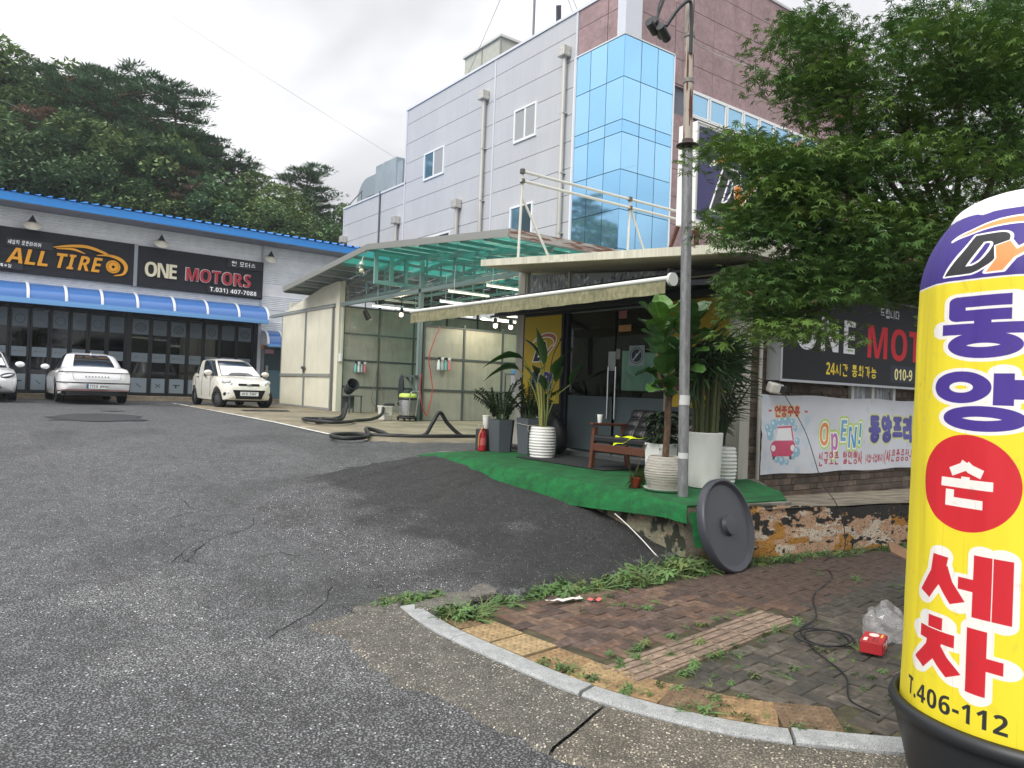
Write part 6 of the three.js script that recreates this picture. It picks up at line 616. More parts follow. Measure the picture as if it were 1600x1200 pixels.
  // mirrors
  for (const s of [-1, 1]) { const m = mesh('mirror', at(new THREE.SphereGeometry(1, 14, 10).scale(0.125, 0.085, 0.07), s * (hwMax + 0.07), o.mirY, o.mirZ), paint, t); mesh('mirror_arm', beam([s * (hwMax - 0.1), o.mirY - 0.06, o.mirZ], [s * (hwMax + 0.04), o.mirY - 0.04, o.mirZ], 0.05, 0.04), carBlack, m); }
  // a band following the outline of an end of the car, between heights; z from tip inwards
  const outline = (zTip, zIn, y0, y1, k) => { const P = [], n = 12; const f = (z, y) => { const a = val(z, 1), b = val(z, 2), w = val(z, 3), q = clamp((y - a) / (b - a)); const hs = half(a, b, w); for (let i = 1; i < hs.length; i++) if (hs[i][1] >= y) return lerp(hs[i - 1][0], hs[i][0], clamp((y - hs[i - 1][1]) / (hs[i][1] - hs[i - 1][1]))); return w * 0.8; }; const row = (y) => { const L = []; for (let i = 0; i <= n; i++) { const z = lerp(zIn, zTip, 1 - (1 - i / n) ** 2); L.push([f(z, y) + k, y, z]); } const s = Math.sign(zTip); const e = [...L]; e.push([L[n][0] * 0.6, y, zTip + s * k], [0, y, zTip + s * (k + 0.004)]); return [...e, ...e.slice(0, -1).reverse().map(([x, yy, zz]) => [-x, yy, zz])]; }; return solid(loftRings([row(y0), row(y1)], false, false), 1.2); };
  o.details({ t, outline, val, paint, hwMax });
  return t;
}
const plate = (str, blue) => std('#ffffff', 0.5, { map: cvTex(256, 56, (c) => { c.fillStyle = '#dfe2e2'; c.fillRect(0, 0, 256, 56); if (blue) { c.fillStyle = '#3a567c'; c.fillRect(0, 0, 26, 56); } text(c, str, blue ? 36 : 24, 9, 38, { fill: '#22262c', w: 0.13, sx: 0.9 }); }) });
const sedanSt = [[-2.52, 0.44, 0.80, 0.70], [-2.49, 0.36, 0.95, 0.80], [-2.38, 0.3, 1.03, 0.875], [-2.0, 0.22, 1.05, 0.925], [-1.4, 0.19, 1.02, 0.94], [0, 0.18, 0.97, 0.94], [1.2, 0.18, 0.93, 0.93], [1.8, 0.2, 0.86, 0.91], [2.25, 0.26, 0.76, 0.83], [2.46, 0.34, 0.68, 0.70], [2.52, 0.42, 0.62, 0.56]];
buildCar({ label: 'white sedan parked nose in, its tail with a thin dark light bar', at: [3.12, 0.845, -26.55], turn: PI, paint: [0.88, 0.88, 0.89], stations: sedanSt, axF: 1.5, axR: -1.4, r: 0.34, mirY: 1.03, mirZ: 0.85, cp: 3, bBlack: true,
  cabin: [[0.93, -2.05, 1.3, 0.84, 0.80], [1.16, -1.66, 0.82, 0.76, 0.70], [1.34, -1.28, 0.36, 0.68, 0.62], [1.41, -1.05, 0.12, 0.62, 0.57], [1.465, -0.75, -0.15, 0.45, 0.42]],
  details: ({ t, outline }) => { mesh('tail_light_bar', outline(-2.5, -1.95, 0.875, 0.90, 0.012), carBlack, t); mesh('bumper_line', outline(-2.52, -1.85, 0.575, 0.605, 0.012), carBlack, t); mesh('rear_diffuser', outline(-2.5, -2.0, 0.24, 0.36, 0.02), carBlack, t); mesh('reflector_strip', outline(-2.5, -2.35, 0.375, 0.392, 0.014), redLamp, t); mesh('number_plate', quad([0.26, 0.43, -2.555], [-0.26, 0.43, -2.555], [-0.26, 0.55, -2.555], [0.26, 0.55, -2.555]), plate('172호 6956', true), t); for (let k = 0; k < 8; k++) mesh('badge_letter', bx(0.035, 0.03, 0.01, -0.28 + k * 0.08, 0.77, -2.535), chromeC, t); mesh('boot_seam', [bar([0.62, 0.88, -2.51], [0.58, 0.68, -2.535], 0.004, 5), bar([-0.62, 0.88, -2.51], [-0.58, 0.68, -2.535], 0.004, 5), bar([0.58, 0.68, -2.535], [-0.58, 0.68, -2.535], 0.004, 5)], std('#8a8c90', 0.5), t); mesh('roof_antenna', at(new THREE.ConeGeometry(0.03, 0.09, 8), 0, 1.46, -1.0, -0.5), paintW, t); } });
buildCar({ label: 'white sedan facing out, cut off beside the other white sedan', at: [0.42, 0.845, -26.9], turn: 0, paint: [0.88, 0.88, 0.89], stations: sedanSt.map(([z, a, b, w]) => [z * 0.91, a, b, w * 0.955]), axF: 1.36, axR: -1.32, r: 0.32, mirY: 1.05, mirZ: 0.72, cp: 2,
  cabin: [[0.93, -1.9, 1.25, 0.81, 0.76], [1.16, -1.5, 0.8, 0.74, 0.68], [1.34, -1.15, 0.36, 0.66, 0.6], [1.4, -0.95, 0.14, 0.6, 0.55], [1.45, -0.7, -0.1, 0.44, 0.4]],
  details: ({ t, outline }) => { for (const s of [-1, 1]) { mesh('headlight', at(new THREE.SphereGeometry(1, 16, 10).scale(0.24, 0.075, 0.16), s * 0.58, 0.7, 2.09, 0.1, s * 0.55, s * 0.22), phys([0.08, 0.085, 0.09], 0.08, { clearcoat: 1 }), t); mesh('lamp_lens', at(new THREE.SphereGeometry(1, 12, 8).scale(0.16, 0.03, 0.1), s * 0.6, 0.72, 2.155, 0.1, s * 0.55, s * 0.22), lampM, t); mesh('fog_lamp', at(rbx(0.3, 0.12, 0.05, 0.02), s * 0.56, 0.42, 2.17, 0, s * 0.6, 0), carBlack, t); } mesh('grille', at(rbx(0.72, 0.1, 0.05, 0.02), 0, 0.68, 2.27), carBlack, t); mesh('lower_grille', at(rbx(0.9, 0.14, 0.06, 0.02), 0, 0.4, 2.29), carBlack, t); mesh('number_plate', quad([-0.26, 0.5, 2.315], [0.26, 0.5, 2.315], [0.26, 0.61, 2.315], [-0.26, 0.61, 2.315]), std('#dfe2e2', 0.5), t); mesh('sun_shade', quad([-0.6, 1.0, 1.12], [0.6, 1.0, 1.12], [0.52, 1.22, 0.66], [-0.52, 1.22, 0.66]), std('#d8dadc', 0.6), t); } });
buildCar({ label: 'small cream hatchback facing out in front of the folding doors', at: [6.86, 0.84, -24.2], turn: 0.02, paint: [0.74, 0.72, 0.64], axF: 1.2, axR: -1.185, r: 0.285, mirY: 1.03, mirZ: 0.62, cp: 3, bp: 1, steer: 0.3,
  stations: [[-1.80, 0.42, 0.85, 0.60], [-1.76, 0.34, 0.98, 0.68], [-1.6, 0.26, 1.04, 0.745], [-1.2, 0.2, 1.06, 0.79], [-0.3, 0.18, 1.0, 0.797], [0.5, 0.18, 0.97, 0.797], [1.0, 0.19, 0.95, 0.79], [1.35, 0.2, 0.88, 0.77], [1.6, 0.22, 0.79, 0.70], [1.74, 0.25, 0.70, 0.60], [1.8, 0.32, 0.6, 0.5]],
  cabin: [[0.93, -1.72, 1.12, 0.74, 0.70], [1.18, -1.56, 0.62, 0.69, 0.63], [1.36, -1.42, 0.26, 0.64, 0.57], [1.42, -1.36, 0.1, 0.6, 0.53], [1.485, -1.1, -0.1, 0.44, 0.38]],
  details: ({ t }) => { for (const s of [-1, 1]) { mesh('headlight', at(new THREE.SphereGeometry(1, 18, 12).scale(0.17, 0.1, 0.2), s * 0.545, 0.735, 1.49, -0.35, s * 0.5, s * 0.35), lampM, t); mesh('indicator', at(new THREE.SphereGeometry(1, 12, 8).scale(0.06, 0.05, 0.05), s * 0.5, 0.7, 1.68), std('#b9bcc0', 0.2, { metalness: 0.6 }), t); const f = mesh('fog_recess', at(new THREE.SphereGeometry(1, 16, 10).scale(0.17, 0.1, 0.05), s * 0.56, 0.45, 1.68, 0, s * 0.55, s * -0.45), carBlack, t); mesh('fog_lamp', at(new THREE.SphereGeometry(1, 12, 10).scale(0.06, 0.06, 0.04), s * 0.57, 0.46, 1.715, 0, s * 0.5), lampM, f); } mesh('grille', at(rbx(0.62, 0.07, 0.05, 0.025), 0, 0.7, 1.76, -0.25), carBlack, t); mesh('badge', at(new THREE.SphereGeometry(1, 14, 10).scale(0.075, 0.035, 0.02), 0, 0.7, 1.79), chromeC, t); const g = mesh('lower_grille', prism([[-0.46, 0.53], [0.46, 0.53], [0.36, 0.29], [-0.36, 0.29]], 0.05, 0.015).translate(0, 0, 1.76), carBlack, t); mesh('number_plate', quad([-0.27, 0.37, 1.832], [0.27, 0.37, 1.832], [0.27, 0.49, 1.832], [-0.27, 0.49, 1.832]), plate('41오 7367', false), t); mesh('lower_lip', at(rbx(1.3, 0.06, 0.06, 0.02), 0, 0.22, 1.66), carBlack, t); mesh('sun_shade', quad([-0.58, 0.97, 1.02], [0.58, 0.97, 1.02], [0.5, 1.26, 0.5], [-0.5, 1.26, 0.5]), std('#e2e4e4', 0.55), t); mesh('wiper', bar([-0.5, 0.965, 1.16], [0.1, 0.99, 1.12], 0.012), carBlack, t); for (const z of [0.12, -0.75]) mesh('door_handle', rbx(0.03, 0.035, 0.16, 0.012, -0.8, 0.9, z), carBlack, t); mesh('door_seam', [0.62, -0.28, -1.0].map((z) => bx(0.012, 0.6, 0.01, -0.797, 0.62, z)), std('#6d6a60', 0.6), t); } });
// ---------------------------------------------------------------- plants and things on the platform
const soil = std('#2b221b', 0.95), potWhite = std('#ffffff', 0.4, { map: dirtTex(220, 220, 216, 0.08, 601, 5) });
function leafGeo(L, W, { cup = 0.1, droop = 0.3, wave = 0, tip = 1, shape = (t) => Math.sin(PI * Math.pow(t, 0.75)) , n = 8 } = {}) { // leaf along +z, face up
  const pos = [], idx = [], uv = []; for (let i = 0; i <= n; i++) { const t = i / n, w = Math.max(0.004, W / 2 * shape(t)), z = L * (t - 0.06 * t * t * droop), y = -droop * L * t * t * 0.6; for (let j = -2; j <= 2; j++) { const s = j / 2; pos.push(s * w, y + cup * w * Math.abs(s) * 1.4 + wave * w * Math.sin(t * 14 + j) * Math.abs(s), z); uv.push(s * 0.5 + 0.5, t); } }
  for (let i = 0; i < n; i++) for (let j = 0; j < 4; j++) { const a = i * 5 + j; idx.push(a, a + 5, a + 1, a + 1, a + 5, a + 6); }
  const g = new THREE.BufferGeometry(); g.setAttribute('position', new THREE.Float32BufferAttribute(pos, 3)); g.setAttribute('uv', new THREE.Float32BufferAttribute(uv, 2)); g.setIndex(idx); g.computeVertexNormals(); return g; }
const veinTex = (r, g, b) => pxTex(128, 256, (x, y) => { const s = Math.abs(x - 64) / 64, m = Math.abs(x - 64) < 3 ? 1.5 : 1, v = Math.abs(((y / 256 * 9 + s * 1.6) % 1) - 0.5) < 0.05 ? 1.22 : 1, n = 0.85 + 0.3 * fbm(x / 14, y / 14, 611, 3); return [grey(r * m * v * n), grey(g * Math.min(m * v, 1.3) * n), grey(b * m * v * n)]; });
const leafMat = (r, g, b, rough = 0.45, k = 0.25) => phys('#ffffff', rough, { map: veinTex(r, g, b), transmission: k, thickness: 0 });
const place = (m, [x, y, z], yaw, pitch, roll = 0) => { m.position.set(x, y, z); m.rotation.order = 'YXZ'; m.rotation.set(pitch, yaw, roll); return m; };
const sqPot = (w0, w1, h) => { const P = (r, y) => { const o = []; for (let k = 0; k < 6; k++) { const a = k / 6 * 2 * PI + 0.25; o.push([Math.cos(a) * r, y, Math.sin(a) * r]); } return o; }; return solid(loftRings([P(w0, 0), P(w1, h), P(w1 - 0.025, h), P(w1 - 0.03, h - 0.06)]), 0.3); };
function zzPlant(pos, h, w0, w1, n, seed, label) { const t = thing('potted_plant', label, 'plant', pos); mesh('planter', sqPot(w0, w1, h), std('#4d5258', 0.55, { bumpMap: grainTex, bumpScale: 0.001 }), t); mesh('soil', cy(w1 - 0.035, w1 - 0.035, 0.02, 12, 0, h - 0.05, 0), soil, t); const r = rng(seed), st = [], lv = []; const lg = leafGeo(0.085, 0.034, { droop: 0.2, n: 4 }); for (let i = 0; i < n; i++) { const a = r() * 2 * PI, lean = 0.15 + 0.55 * r(), L = 0.4 + 0.38 * r(), b = V(Math.cos(a) * 0.08 * r(), h - 0.04, Math.sin(a) * 0.08); const pts = []; for (let k = 0; k <= 5; k++) { const q = k / 5; pts.push([b.x + Math.cos(a) * lean * L * q ** 1.5 * 1.1, b.y + L * q * (1 - 0.3 * lean * q), b.z + Math.sin(a) * lean * L * q ** 1.5 * 1.1]); } st.push(tube(pts, 0.008, 8, 5)); const c = new THREE.CatmullRomCurve3(pts.map((p) => V(...p))); for (let k = 0; k < 13; k++) for (const s of [-1, 1]) { const q = 0.25 + 0.75 * k / 13, p = c.getPoint(q); const g = lg.clone(); at(g, p.x, p.y, p.z, -0.5 - 0.3 * r(), -a + PI / 2 + s * (0.9 + 0.3 * r()), 0); lv.push(g); } }
  mesh('stems', st, std('#3f5a2c', 0.6), t).userData.kind = 'stuff'; mesh('foliage', lv, phys([0.04, 0.08, 0.03], 0.3, { transmission: 0.12, thickness: 0 }), t).userData.kind = 'stuff'; return t; }
zzPlant([7.16, 0.658, -9.92], 0.52, 0.19, 0.235, 15, 1, 'glossy green plant in dark grey planter beside the fire extinguisher'); zzPlant([7.36, 0.658, -9.42], 0.57, 0.19, 0.235, 17, 2, 'glossy green plant in dark grey planter with a string around it');
tag(mesh('string', [tube([[7.13, 1.15, -9.5], [7.2, 1.12, -9.25], [7.35, 1.13, -9.2], [7.5, 1.16, -9.24]], 0.005, 30), tube([[7.2, 1.12, -9.25], [7.19, 1.05, -9.24], [7.22, 1.0, -9.22]], 0.005, 12)], std('#a9a79c', 0.9)), 'pale string tied round the dark grey planter', 'string');
function ribbedPot(R0, H, n) { const P = [[0, 0], [R0 * 0.78, 0]]; for (let i = 0; i <= n * 4; i++) { const t = i / (n * 4), env = R0 * (0.82 + 0.2 * Math.sin(PI * (0.12 + 0.76 * t))), w = Math.abs(Math.sin(t * n * PI)); P.push([env - 0.016 + 0.016 * Math.sqrt(w), t * H]); } P.push([R0 * 0.84, H + 0.005], [R0 * 0.8, H - 0.02], [R0 * 0.78, H - 0.08]); return lathe(P, 36); }
{ const t = thing('potted_plant', 'tall broad-leaved plant in white ribbed pot beside the yellow panel', 'plant', [7.12, 0.658, -8.78]); mesh('pot', ribbedPot(0.205, 0.47, 11), potWhite, t); mesh('soil', cy(0.16, 0.16, 0.02, 20, 0, 0.4, 0), soil, t); const r = rng(8), pet = std('#7d8546', 0.6), pet2 = std('#6a7a3a', 0.6); const lm = leafMat(52, 90, 34, 0.4, 0.22);
  // direction in plan (0 = towards the street), spread, height of the blade foot, blade length, width, droop
  const V2 = [[-0.55, 0.34, 1.08, 0.58, 0.36, 0.95], [-0.8, 0.4, 0.92, 0.5, 0.36, 1.2], [-2.0, 0.3, 0.95, 0.5, 0.22, 0.9], [-1.2, 0.1, 1.12, 0.45, 0.16, 0.35], [0.4, 0.05, 1.0, 0.6, 0.16, 0.1], [1.5, 0.22, 0.85, 0.42, 0.16, 0.35], [2.0, 0.42, 0.72, 0.42, 0.15, 0.15], [-0.6, 0.12, 0.7, 0.42, 0.14, 0.2], [2.7, 0.1, 0.95, 0.5, 0.14, 0.15], [-2.9, 0.28, 0.75, 0.4, 0.14, 0.4], [0.9, 0.12, 0.62, 0.4, 0.13, 0.3]];
  V2.forEach(([a, sp, y, L, W, dr], i) => { const dx = -Math.cos(a), dz = Math.sin(a); const p = mesh('stalk', tube([[dx * 0.03, 0.4, dz * 0.05], [dx * 0.06, 0.4 + y * 0.35, dz * 0.09], [dx * sp * 0.5, 0.4 + y * 0.75, dz * sp * 0.5], [dx * sp, 0.4 + y, dz * sp]], 0.009, 20, 6), i % 2 ? pet : pet2, t); const lf = mesh('leaf', leafGeo(L, W, { droop: dr, cup: 0.35, wave: 0.06, n: 10 }), lm, p); place(lf, [dx * sp, 0.4 + y, dz * sp], Math.atan2(dx, dz) + (r() - 0.5) * 0.6, dr > 0.7 ? -0.3 : -0.9 - 0.4 * r() + dr * 0.5); });
  for (let k = 0; k < 7; k++) { const a = r() * 6.28; mesh('stalk', tube([[Math.cos(a) * 0.05, 0.4, Math.sin(a) * 0.05], [Math.cos(a) * 0.07, 0.75, Math.sin(a) * 0.09], [Math.cos(a) * 0.14, 1.1 + 0.3 * r(), Math.sin(a) * 0.16]], 0.008, 12, 6), k % 2 ? std('#9a8a4c', 0.7) : pet, t); } mesh('flower_stalk', tube([[0, 0.5, 0.05], [0, 1.2, 0.1], [-0.02, 1.55, 0.2], [-0.04, 1.75, 0.36]], 0.007, 24), std('#4a3c34', 0.7), t); mesh('flower_bud', at(new THREE.SphereGeometry(1, 8, 6).scale(0.016, 0.05, 0.016), -0.04, 1.79, 0.4, 0.7), std('#2c2624', 0.7), t); }
// rope-textured grey pot with a fiddle leaf fig
{ const t = thing('potted_tree', 'fiddle leaf fig in round grey woven-look pot beside the steel pole', 'plant', [6.02, 0.658, -5.36]); const wt = pxTex(512, 256, (x, y) => { const n = fbm(x / 30, y / 8, 621, 4), row = y / 256 * 13, k = 0.82 + 0.18 * Math.abs(Math.sin(row * PI)), s = hash2(x >> 2, Math.floor(row), 4); return [grey(168 * k * (0.84 + 0.3 * n)), grey(160 * k * (0.84 + 0.3 * n) + s * 8), grey(150 * k * (0.84 + 0.3 * n) + s * 8)]; }); const P = [[0, 0], [0.15, 0]]; for (let i = 0; i <= 52; i++) { const q = i / 52; P.push([0.15 + 0.058 * Math.sin(PI * (0.05 + 0.85 * q)) * 1.0 + 0.0035 * Math.abs(Math.sin(q * 13 * PI)), 0.005 + q * 0.33]); } P.push([0.165, 0.345], [0.15, 0.34], [0.145, 0.28]); mesh('pot', lathe(P, 40), std('#ffffff', 0.85, { map: wt, bumpMap: wt, bumpScale: 0.006 }), t, [0, 0.022, 0]); mesh('saucer', lathe([[0, 0.004], [0.2, 0.004], [0.22, 0.035], [0.21, 0.035], [0.19, 0.016], [0, 0.016]], 36), std('#c6c8c2', 0.5), t); mesh('soil', cy(0.145, 0.145, 0.02, 20, 0, 0.31, 0), soil, t);
  const bark = std('#ffffff', 0.9, { map: dirtTex(92, 74, 58, 0.4, 625, 12), bumpMap: grainTex, bumpScale: 0.008 }); mesh('trunk', tube([[0, 0.3, 0], [0.01, 0.6, 0.01], [-0.01, 0.9, 0.03], [0.0, 1.02, 0.03]], 0.036, 20, 10), bark, t); mesh('branch', tube([[0, 0.98, 0.03], [-0.06, 1.2, -0.06], [-0.05, 1.5, -0.1], [-0.02, 1.75, -0.08]], 0.022, 16, 8), bark, t); mesh('branch', tube([[0, 0.98, 0.03], [0.1, 1.2, 0.1], [0.14, 1.5, 0.16], [0.16, 1.8, 0.18]], 0.022, 16, 8), bark, t);
  const r = rng(15), fig = (q) => 0.28 + 0.95 * Math.pow(Math.sin(PI * Math.min(1, 0.08 + q * 0.86)), 1) * (0.55 + 0.45 * q); const mats = [leafMat(66, 104, 44, 0.4, 0.25), leafMat(54, 90, 40, 0.4, 0.25), leafMat(86, 128, 48, 0.4, 0.3)]; const geos = [leafGeo(0.27, 0.2, { shape: fig, droop: 0.45, cup: 0.25, wave: 0.12, n: 9 }), leafGeo(0.22, 0.17, { shape: fig, droop: 0.6, cup: 0.2, wave: 0.15, n: 9 }), leafGeo(0.32, 0.23, { shape: fig, droop: 0.3, cup: 0.3, wave: 0.1, n: 9 })];
  for (let i = 0; i < 52; i++) { const br = i % 2, q = Math.pow(Math.floor(i / 2) / 26, 0.8), y = 1.0 + q * 0.86, bxx = br ? 0.03 + 0.14 * q : -0.05 + 0.03 * q, bz = br ? 0.03 + 0.16 * q : -0.1 * q; const a = i * 2.399 + r() * 0.5; const m = mesh('leaf', geos[Math.floor(r() * 3)], mats[q > 0.7 && r() < 0.5 ? 2 : Math.floor(r() * 2)], t); place(m, [bxx + Math.sin(a) * 0.03, y, bz + Math.cos(a) * 0.03], a, -0.35 - 0.65 * q + 1.1 * (r() - 0.5), (r() - 0.5) * 0.9); } }
// white cylinder pot with canes of a dracaena
{ const t = thing('potted_tree', 'many-caned palm-like plant in tall white cylinder pot', 'plant', [6.72, 0.658, -5.40]); mesh('pot', lathe([[0, 0], [0.165, 0], [0.17, 0.01], [0.192, 0.60], [0.192, 0.615], [0.178, 0.615], [0.17, 0.55]], 40), potWhite, t); mesh('soil', cy(0.172, 0.172, 0.02, 20, 0, 0.56, 0), soil, t); const r = rng(25), cane = std('#ffffff', 0.8, { map: pxTex(64, 256, (x, y) => { const b = (y % 22) < 3 ? 1.35 : 1, n = 0.8 + 0.4 * fbm(x / 8, y / 8, 631, 3); return [grey(74 * b * n), grey(80 * b * n), grey(46 * b * n)]; }) }); const tops = []; for (let i = 0; i < 11; i++) { const a = i * 2.4, q = 0.05 + 0.1 * Math.sqrt((i + 0.5) / 11), L = 0.75 + 0.42 * r(); const b = [Math.cos(a) * q, 0.55, Math.sin(a) * q], e = [b[0] * 1.25, 0.55 + L, b[2] * 1.25]; mesh('cane', tube([b, [b[0] * 1.1, 0.55 + L / 2, b[2] * 1.1], e], 0.02, 12, 8), cane, t); tops.push(e); } const lg = [leafGeo(0.44, 0.045, { droop: 0.6, n: 7, cup: 0.3, shape: (q) => Math.min(1, 0.5 + q * 2) * (1 - q ** 3) }), leafGeo(0.36, 0.04, { droop: 0.9, n: 7, cup: 0.3, shape: (q) => Math.min(1, 0.5 + q * 2) * (1 - q ** 3) })], gs = []; for (const e of tops) for (let k = 0; k < 46; k++) { const a = r() * 6.28, g = lg[k % 2].clone(); at(g, e[0], e[1] - 0.22 * r() ** 2, e[2], -(0.1 + 1.2 * r()), a, 0); const m = new THREE.Matrix4(); gs.push(g); } const fo = mesh('fronds', gs, phys([0.055, 0.11, 0.038], 0.45, { transmission: 0.2, thickness: 0 }), t); fo.userData.kind = 'stuff'; }
{ const t = thing('potted_plant', 'leafy plant in white square pot between bench and fig pot', 'plant', [6.72, 0.658, -6.05]); mesh('pot', loftSq([[0.14, 0], [0.16, 0.42], [0.16, 0.44], [0.145, 0.44], [0.14, 0.38]]), potWhite, t); mesh('soil', bx(0.27, 0.02, 0.27, 0, 0.385, 0), soil, t); const r = rng(33), gs = [], lg = leafGeo(0.17, 0.06, { droop: 0.5, n: 5 }); for (let i = 0; i < 130; i++) { const a = r() * 6.28, q = r(); const g = lg.clone(); at(g, Math.sin(a) * 0.15 * r(), 0.4 + 0.42 * q, Math.cos(a) * 0.15 * r(), -0.6 * r(), a, 0); gs.push(g); } mesh('foliage', gs, phys([0.03, 0.065, 0.024], 0.4, { transmission: 0.15, thickness: 0 }), t).userData.kind = 'stuff'; mesh('stems', [0, 1, 2, 3, 4].map((k) => bar([0.03 * Math.cos(k * 1.3), 0.38, 0.03 * Math.sin(k * 1.3)], [0.1 * Math.cos(k * 1.3), 0.75, 0.1 * Math.sin(k * 1.3)], 0.007, 5)), std('#41522c', 0.7), t).userData.kind = 'stuff'; }
{ const t = thing('potted_plant', 'plant in white ribbed pot behind the tall white cylinder pot', 'plant', [7.30, 0.658, -5.62]); mesh('pot', ribbedPot(0.18, 0.43, 10), potWhite, t); mesh('soil', cy(0.14, 0.14, 0.02, 20, 0, 0.36, 0), soil, t); const r = rng(41), lm = leafMat(40, 72, 28, 0.4, 0.2); const fr = []; for (let i = 0; i < 22; i++) { const a = r() * 6.28, L = 0.6 + 0.9 * r(), sp = 0.12 + 0.3 * r(); const pts = [[0, 0.36, 0], [Math.cos(a) * sp * 0.3, 0.36 + L * 0.5, Math.sin(a) * sp * 0.3], [Math.cos(a) * sp, 0.36 + L, Math.sin(a) * sp]]; fr.push(tube(pts, 0.006, 10, 5)); const c = new THREE.CatmullRomCurve3(pts.map((p) => V(...p))); const lg = leafGeo(0.2, 0.028, { droop: 0.7, n: 4 }); for (let k = 0; k < 20; k++) { const p = c.getPoint(0.4 + 0.6 * k / 20), g = lg.clone(); at(g, p.x, p.y, p.z, -0.3 - 0.5 * r(), -a + PI / 2 + (k % 2 ? 1 : -1) * (0.5 + 0.5 * r()), 0); fr.push(g); } } mesh('fronds', fr, phys([0.042, 0.085, 0.028], 0.45, { transmission: 0.2, thickness: 0 }), t).userData.kind = 'stuff'; }
{ const t = thing('potted_plant', 'tiny terracotta pot with grass beside the grey woven pot', 'plant', [5.90, 0.658, -5.66]); mesh('pot', lathe([[0, 0], [0.045, 0], [0.06, 0.1], [0.064, 0.1], [0.064, 0.115], [0.052, 0.11]], 20), std('#8a3a22', 0.7), t); const r = rng(51), gs = []; const lg = leafGeo(0.14, 0.008, { droop: 0.5, n: 4, shape: (q) => 1 - q * 0.8 }); for (let i = 0; i < 160; i++) { const g = lg.clone(); const a = r() * 6.28; at(g, 0.045 * (r() - 0.5), 0.09, 0.045 * (r() - 0.5), -(0.8 + 0.75 * r()), a, 0); gs.push(g); } mesh('grass_blades', gs, phys([0.11, 0.17, 0.04], 0.6, { transmission: 0.25, thickness: 0 }), t).userData.kind = 'stuff'; }
{ const t = thing('dry_flower', 'thin dry flower stems rising beside the bench end', 'plant', [6.1, 0.658, -5.9]); const r = rng(53), gs = []; for (let i = 0; i < 14; i++) { const a = r() * 6.28, L = 0.32 + 0.12 * r(); gs.push(bar([0, 0, 0], [Math.cos(a) * 0.12, L, Math.sin(a) * 0.12], 0.0012, 4)); gs.push(new THREE.SphereGeometry(0.006, 5, 4).translate(Math.cos(a) * 0.12, L, Math.sin(a) * 0.12)); } mesh('stems', gs, std('#5a4a34', 0.9), t).userData.kind = 'stuff'; }
// bench
{ const t = thing('bench', 'wooden framed two-seat bench with black tufted cushions', 'bench', [7.12, 0.658, -6.72]); const wood = std('#ffffff', 0.55, { map: pxTex(256, 64, (x, y) => { const n = fbm(x / 40, y / 4, 641, 4), v = 0.75 + 0.5 * n; return [grey(88 * v), grey(50 * v), grey(35 * v)]; }) }), leath = phys([0.014, 0.014, 0.016], 0.42, { bumpMap: grainTex, bumpScale: 0.001 }); const L = 1.3, z0 = -L / 2, z1 = L / 2; // faces -x
  for (const z of [z0 + 0.04, z1 - 0.04]) { mesh('leg', beam([-0.33, 0, z], [-0.28, 0.56, z], 0.05, 0.06), wood, t); mesh('leg', beam([0.36, 0, z], [0.24, 0.58, z], 0.05, 0.06), wood, t); mesh('armrest', at(rbx(0.68, 0.035, 0.065, 0.012), -0.02, 0.59, z, 0, 0, -0.02), wood, t); }
  mesh('front_rail', rbx(0.035, 0.1, L - 0.12, 0.01, -0.31, 0.29, 0), wood, t); mesh('rear_rail', rbx(0.035, 0.08, L - 0.12, 0.01, 0.27, 0.24, 0), wood, t); mesh('back_rail', at(rbx(0.03, 0.06, L - 0.1, 0.01), 0.42, 0.70, 0), wood, t);
  mesh('seat_cushion', at(rbx(0.62, 0.1, L - 0.12, 0.035, 0, 0, 0, 3), -0.03, 0.39, 0, 0, 0, -0.06), leath, t);
  const back = quad([0.2, 0.42, z0 + 0.07], [0.2, 0.42, z1 - 0.07], [0.42, 0.8, z1 - 0.07], [0.42, 0.8, z0 + 0.07], 72, 30, (p, u, v) => { const a = Math.abs(Math.sin(u * 6 * PI)), b = Math.abs(Math.sin(v * 3 * PI)); const k = 0.05 * Math.pow(a * b, 0.35); p[0] -= k; p[1] += k * 0.4; }); mesh('back_cushion', [back, quad([0.23, 0.41, z0 + 0.07], [0.23, 0.41, z1 - 0.07], [0.45, 0.79, z1 - 0.07], [0.45, 0.79, z0 + 0.07])], leath, t);
  tag(mesh('paper_cup', lathe([[0, 0], [0.028, 0], [0.038, 0.105], [0.04, 0.11], [0.036, 0.108], [0.027, 0.006], [0, 0.006]], 20), std('#e8e8e4', 0.6), null, [6.92, 0.658 + 0.612, -7.33]), 'white paper cup standing on the bench armrest', 'cup');
  const cl = quad([0, 0, 0], [0, 0, 0.36], [0.2, 0, 0.42], [0.12, 0, 0.05], 20, 10, (p, u, v) => { p[1] = 0.012 * Math.sin(u * 9 + v * 5) + 0.01; if (v < 0.35) { p[1] -= (0.35 - v) * 0.34 * (1.1 - u); p[0] += 0.05 * (0.35 - v); } }); tag(mesh('microfibre_cloth', cl, std('#d9ec1a', 0.9, { bumpMap: grainTex, bumpScale: 0.003 }), null, [6.76, 0.658 + 0.455, -6.92]), 'bright yellow-green cloth draped over the bench seat edge', 'cloth'); }
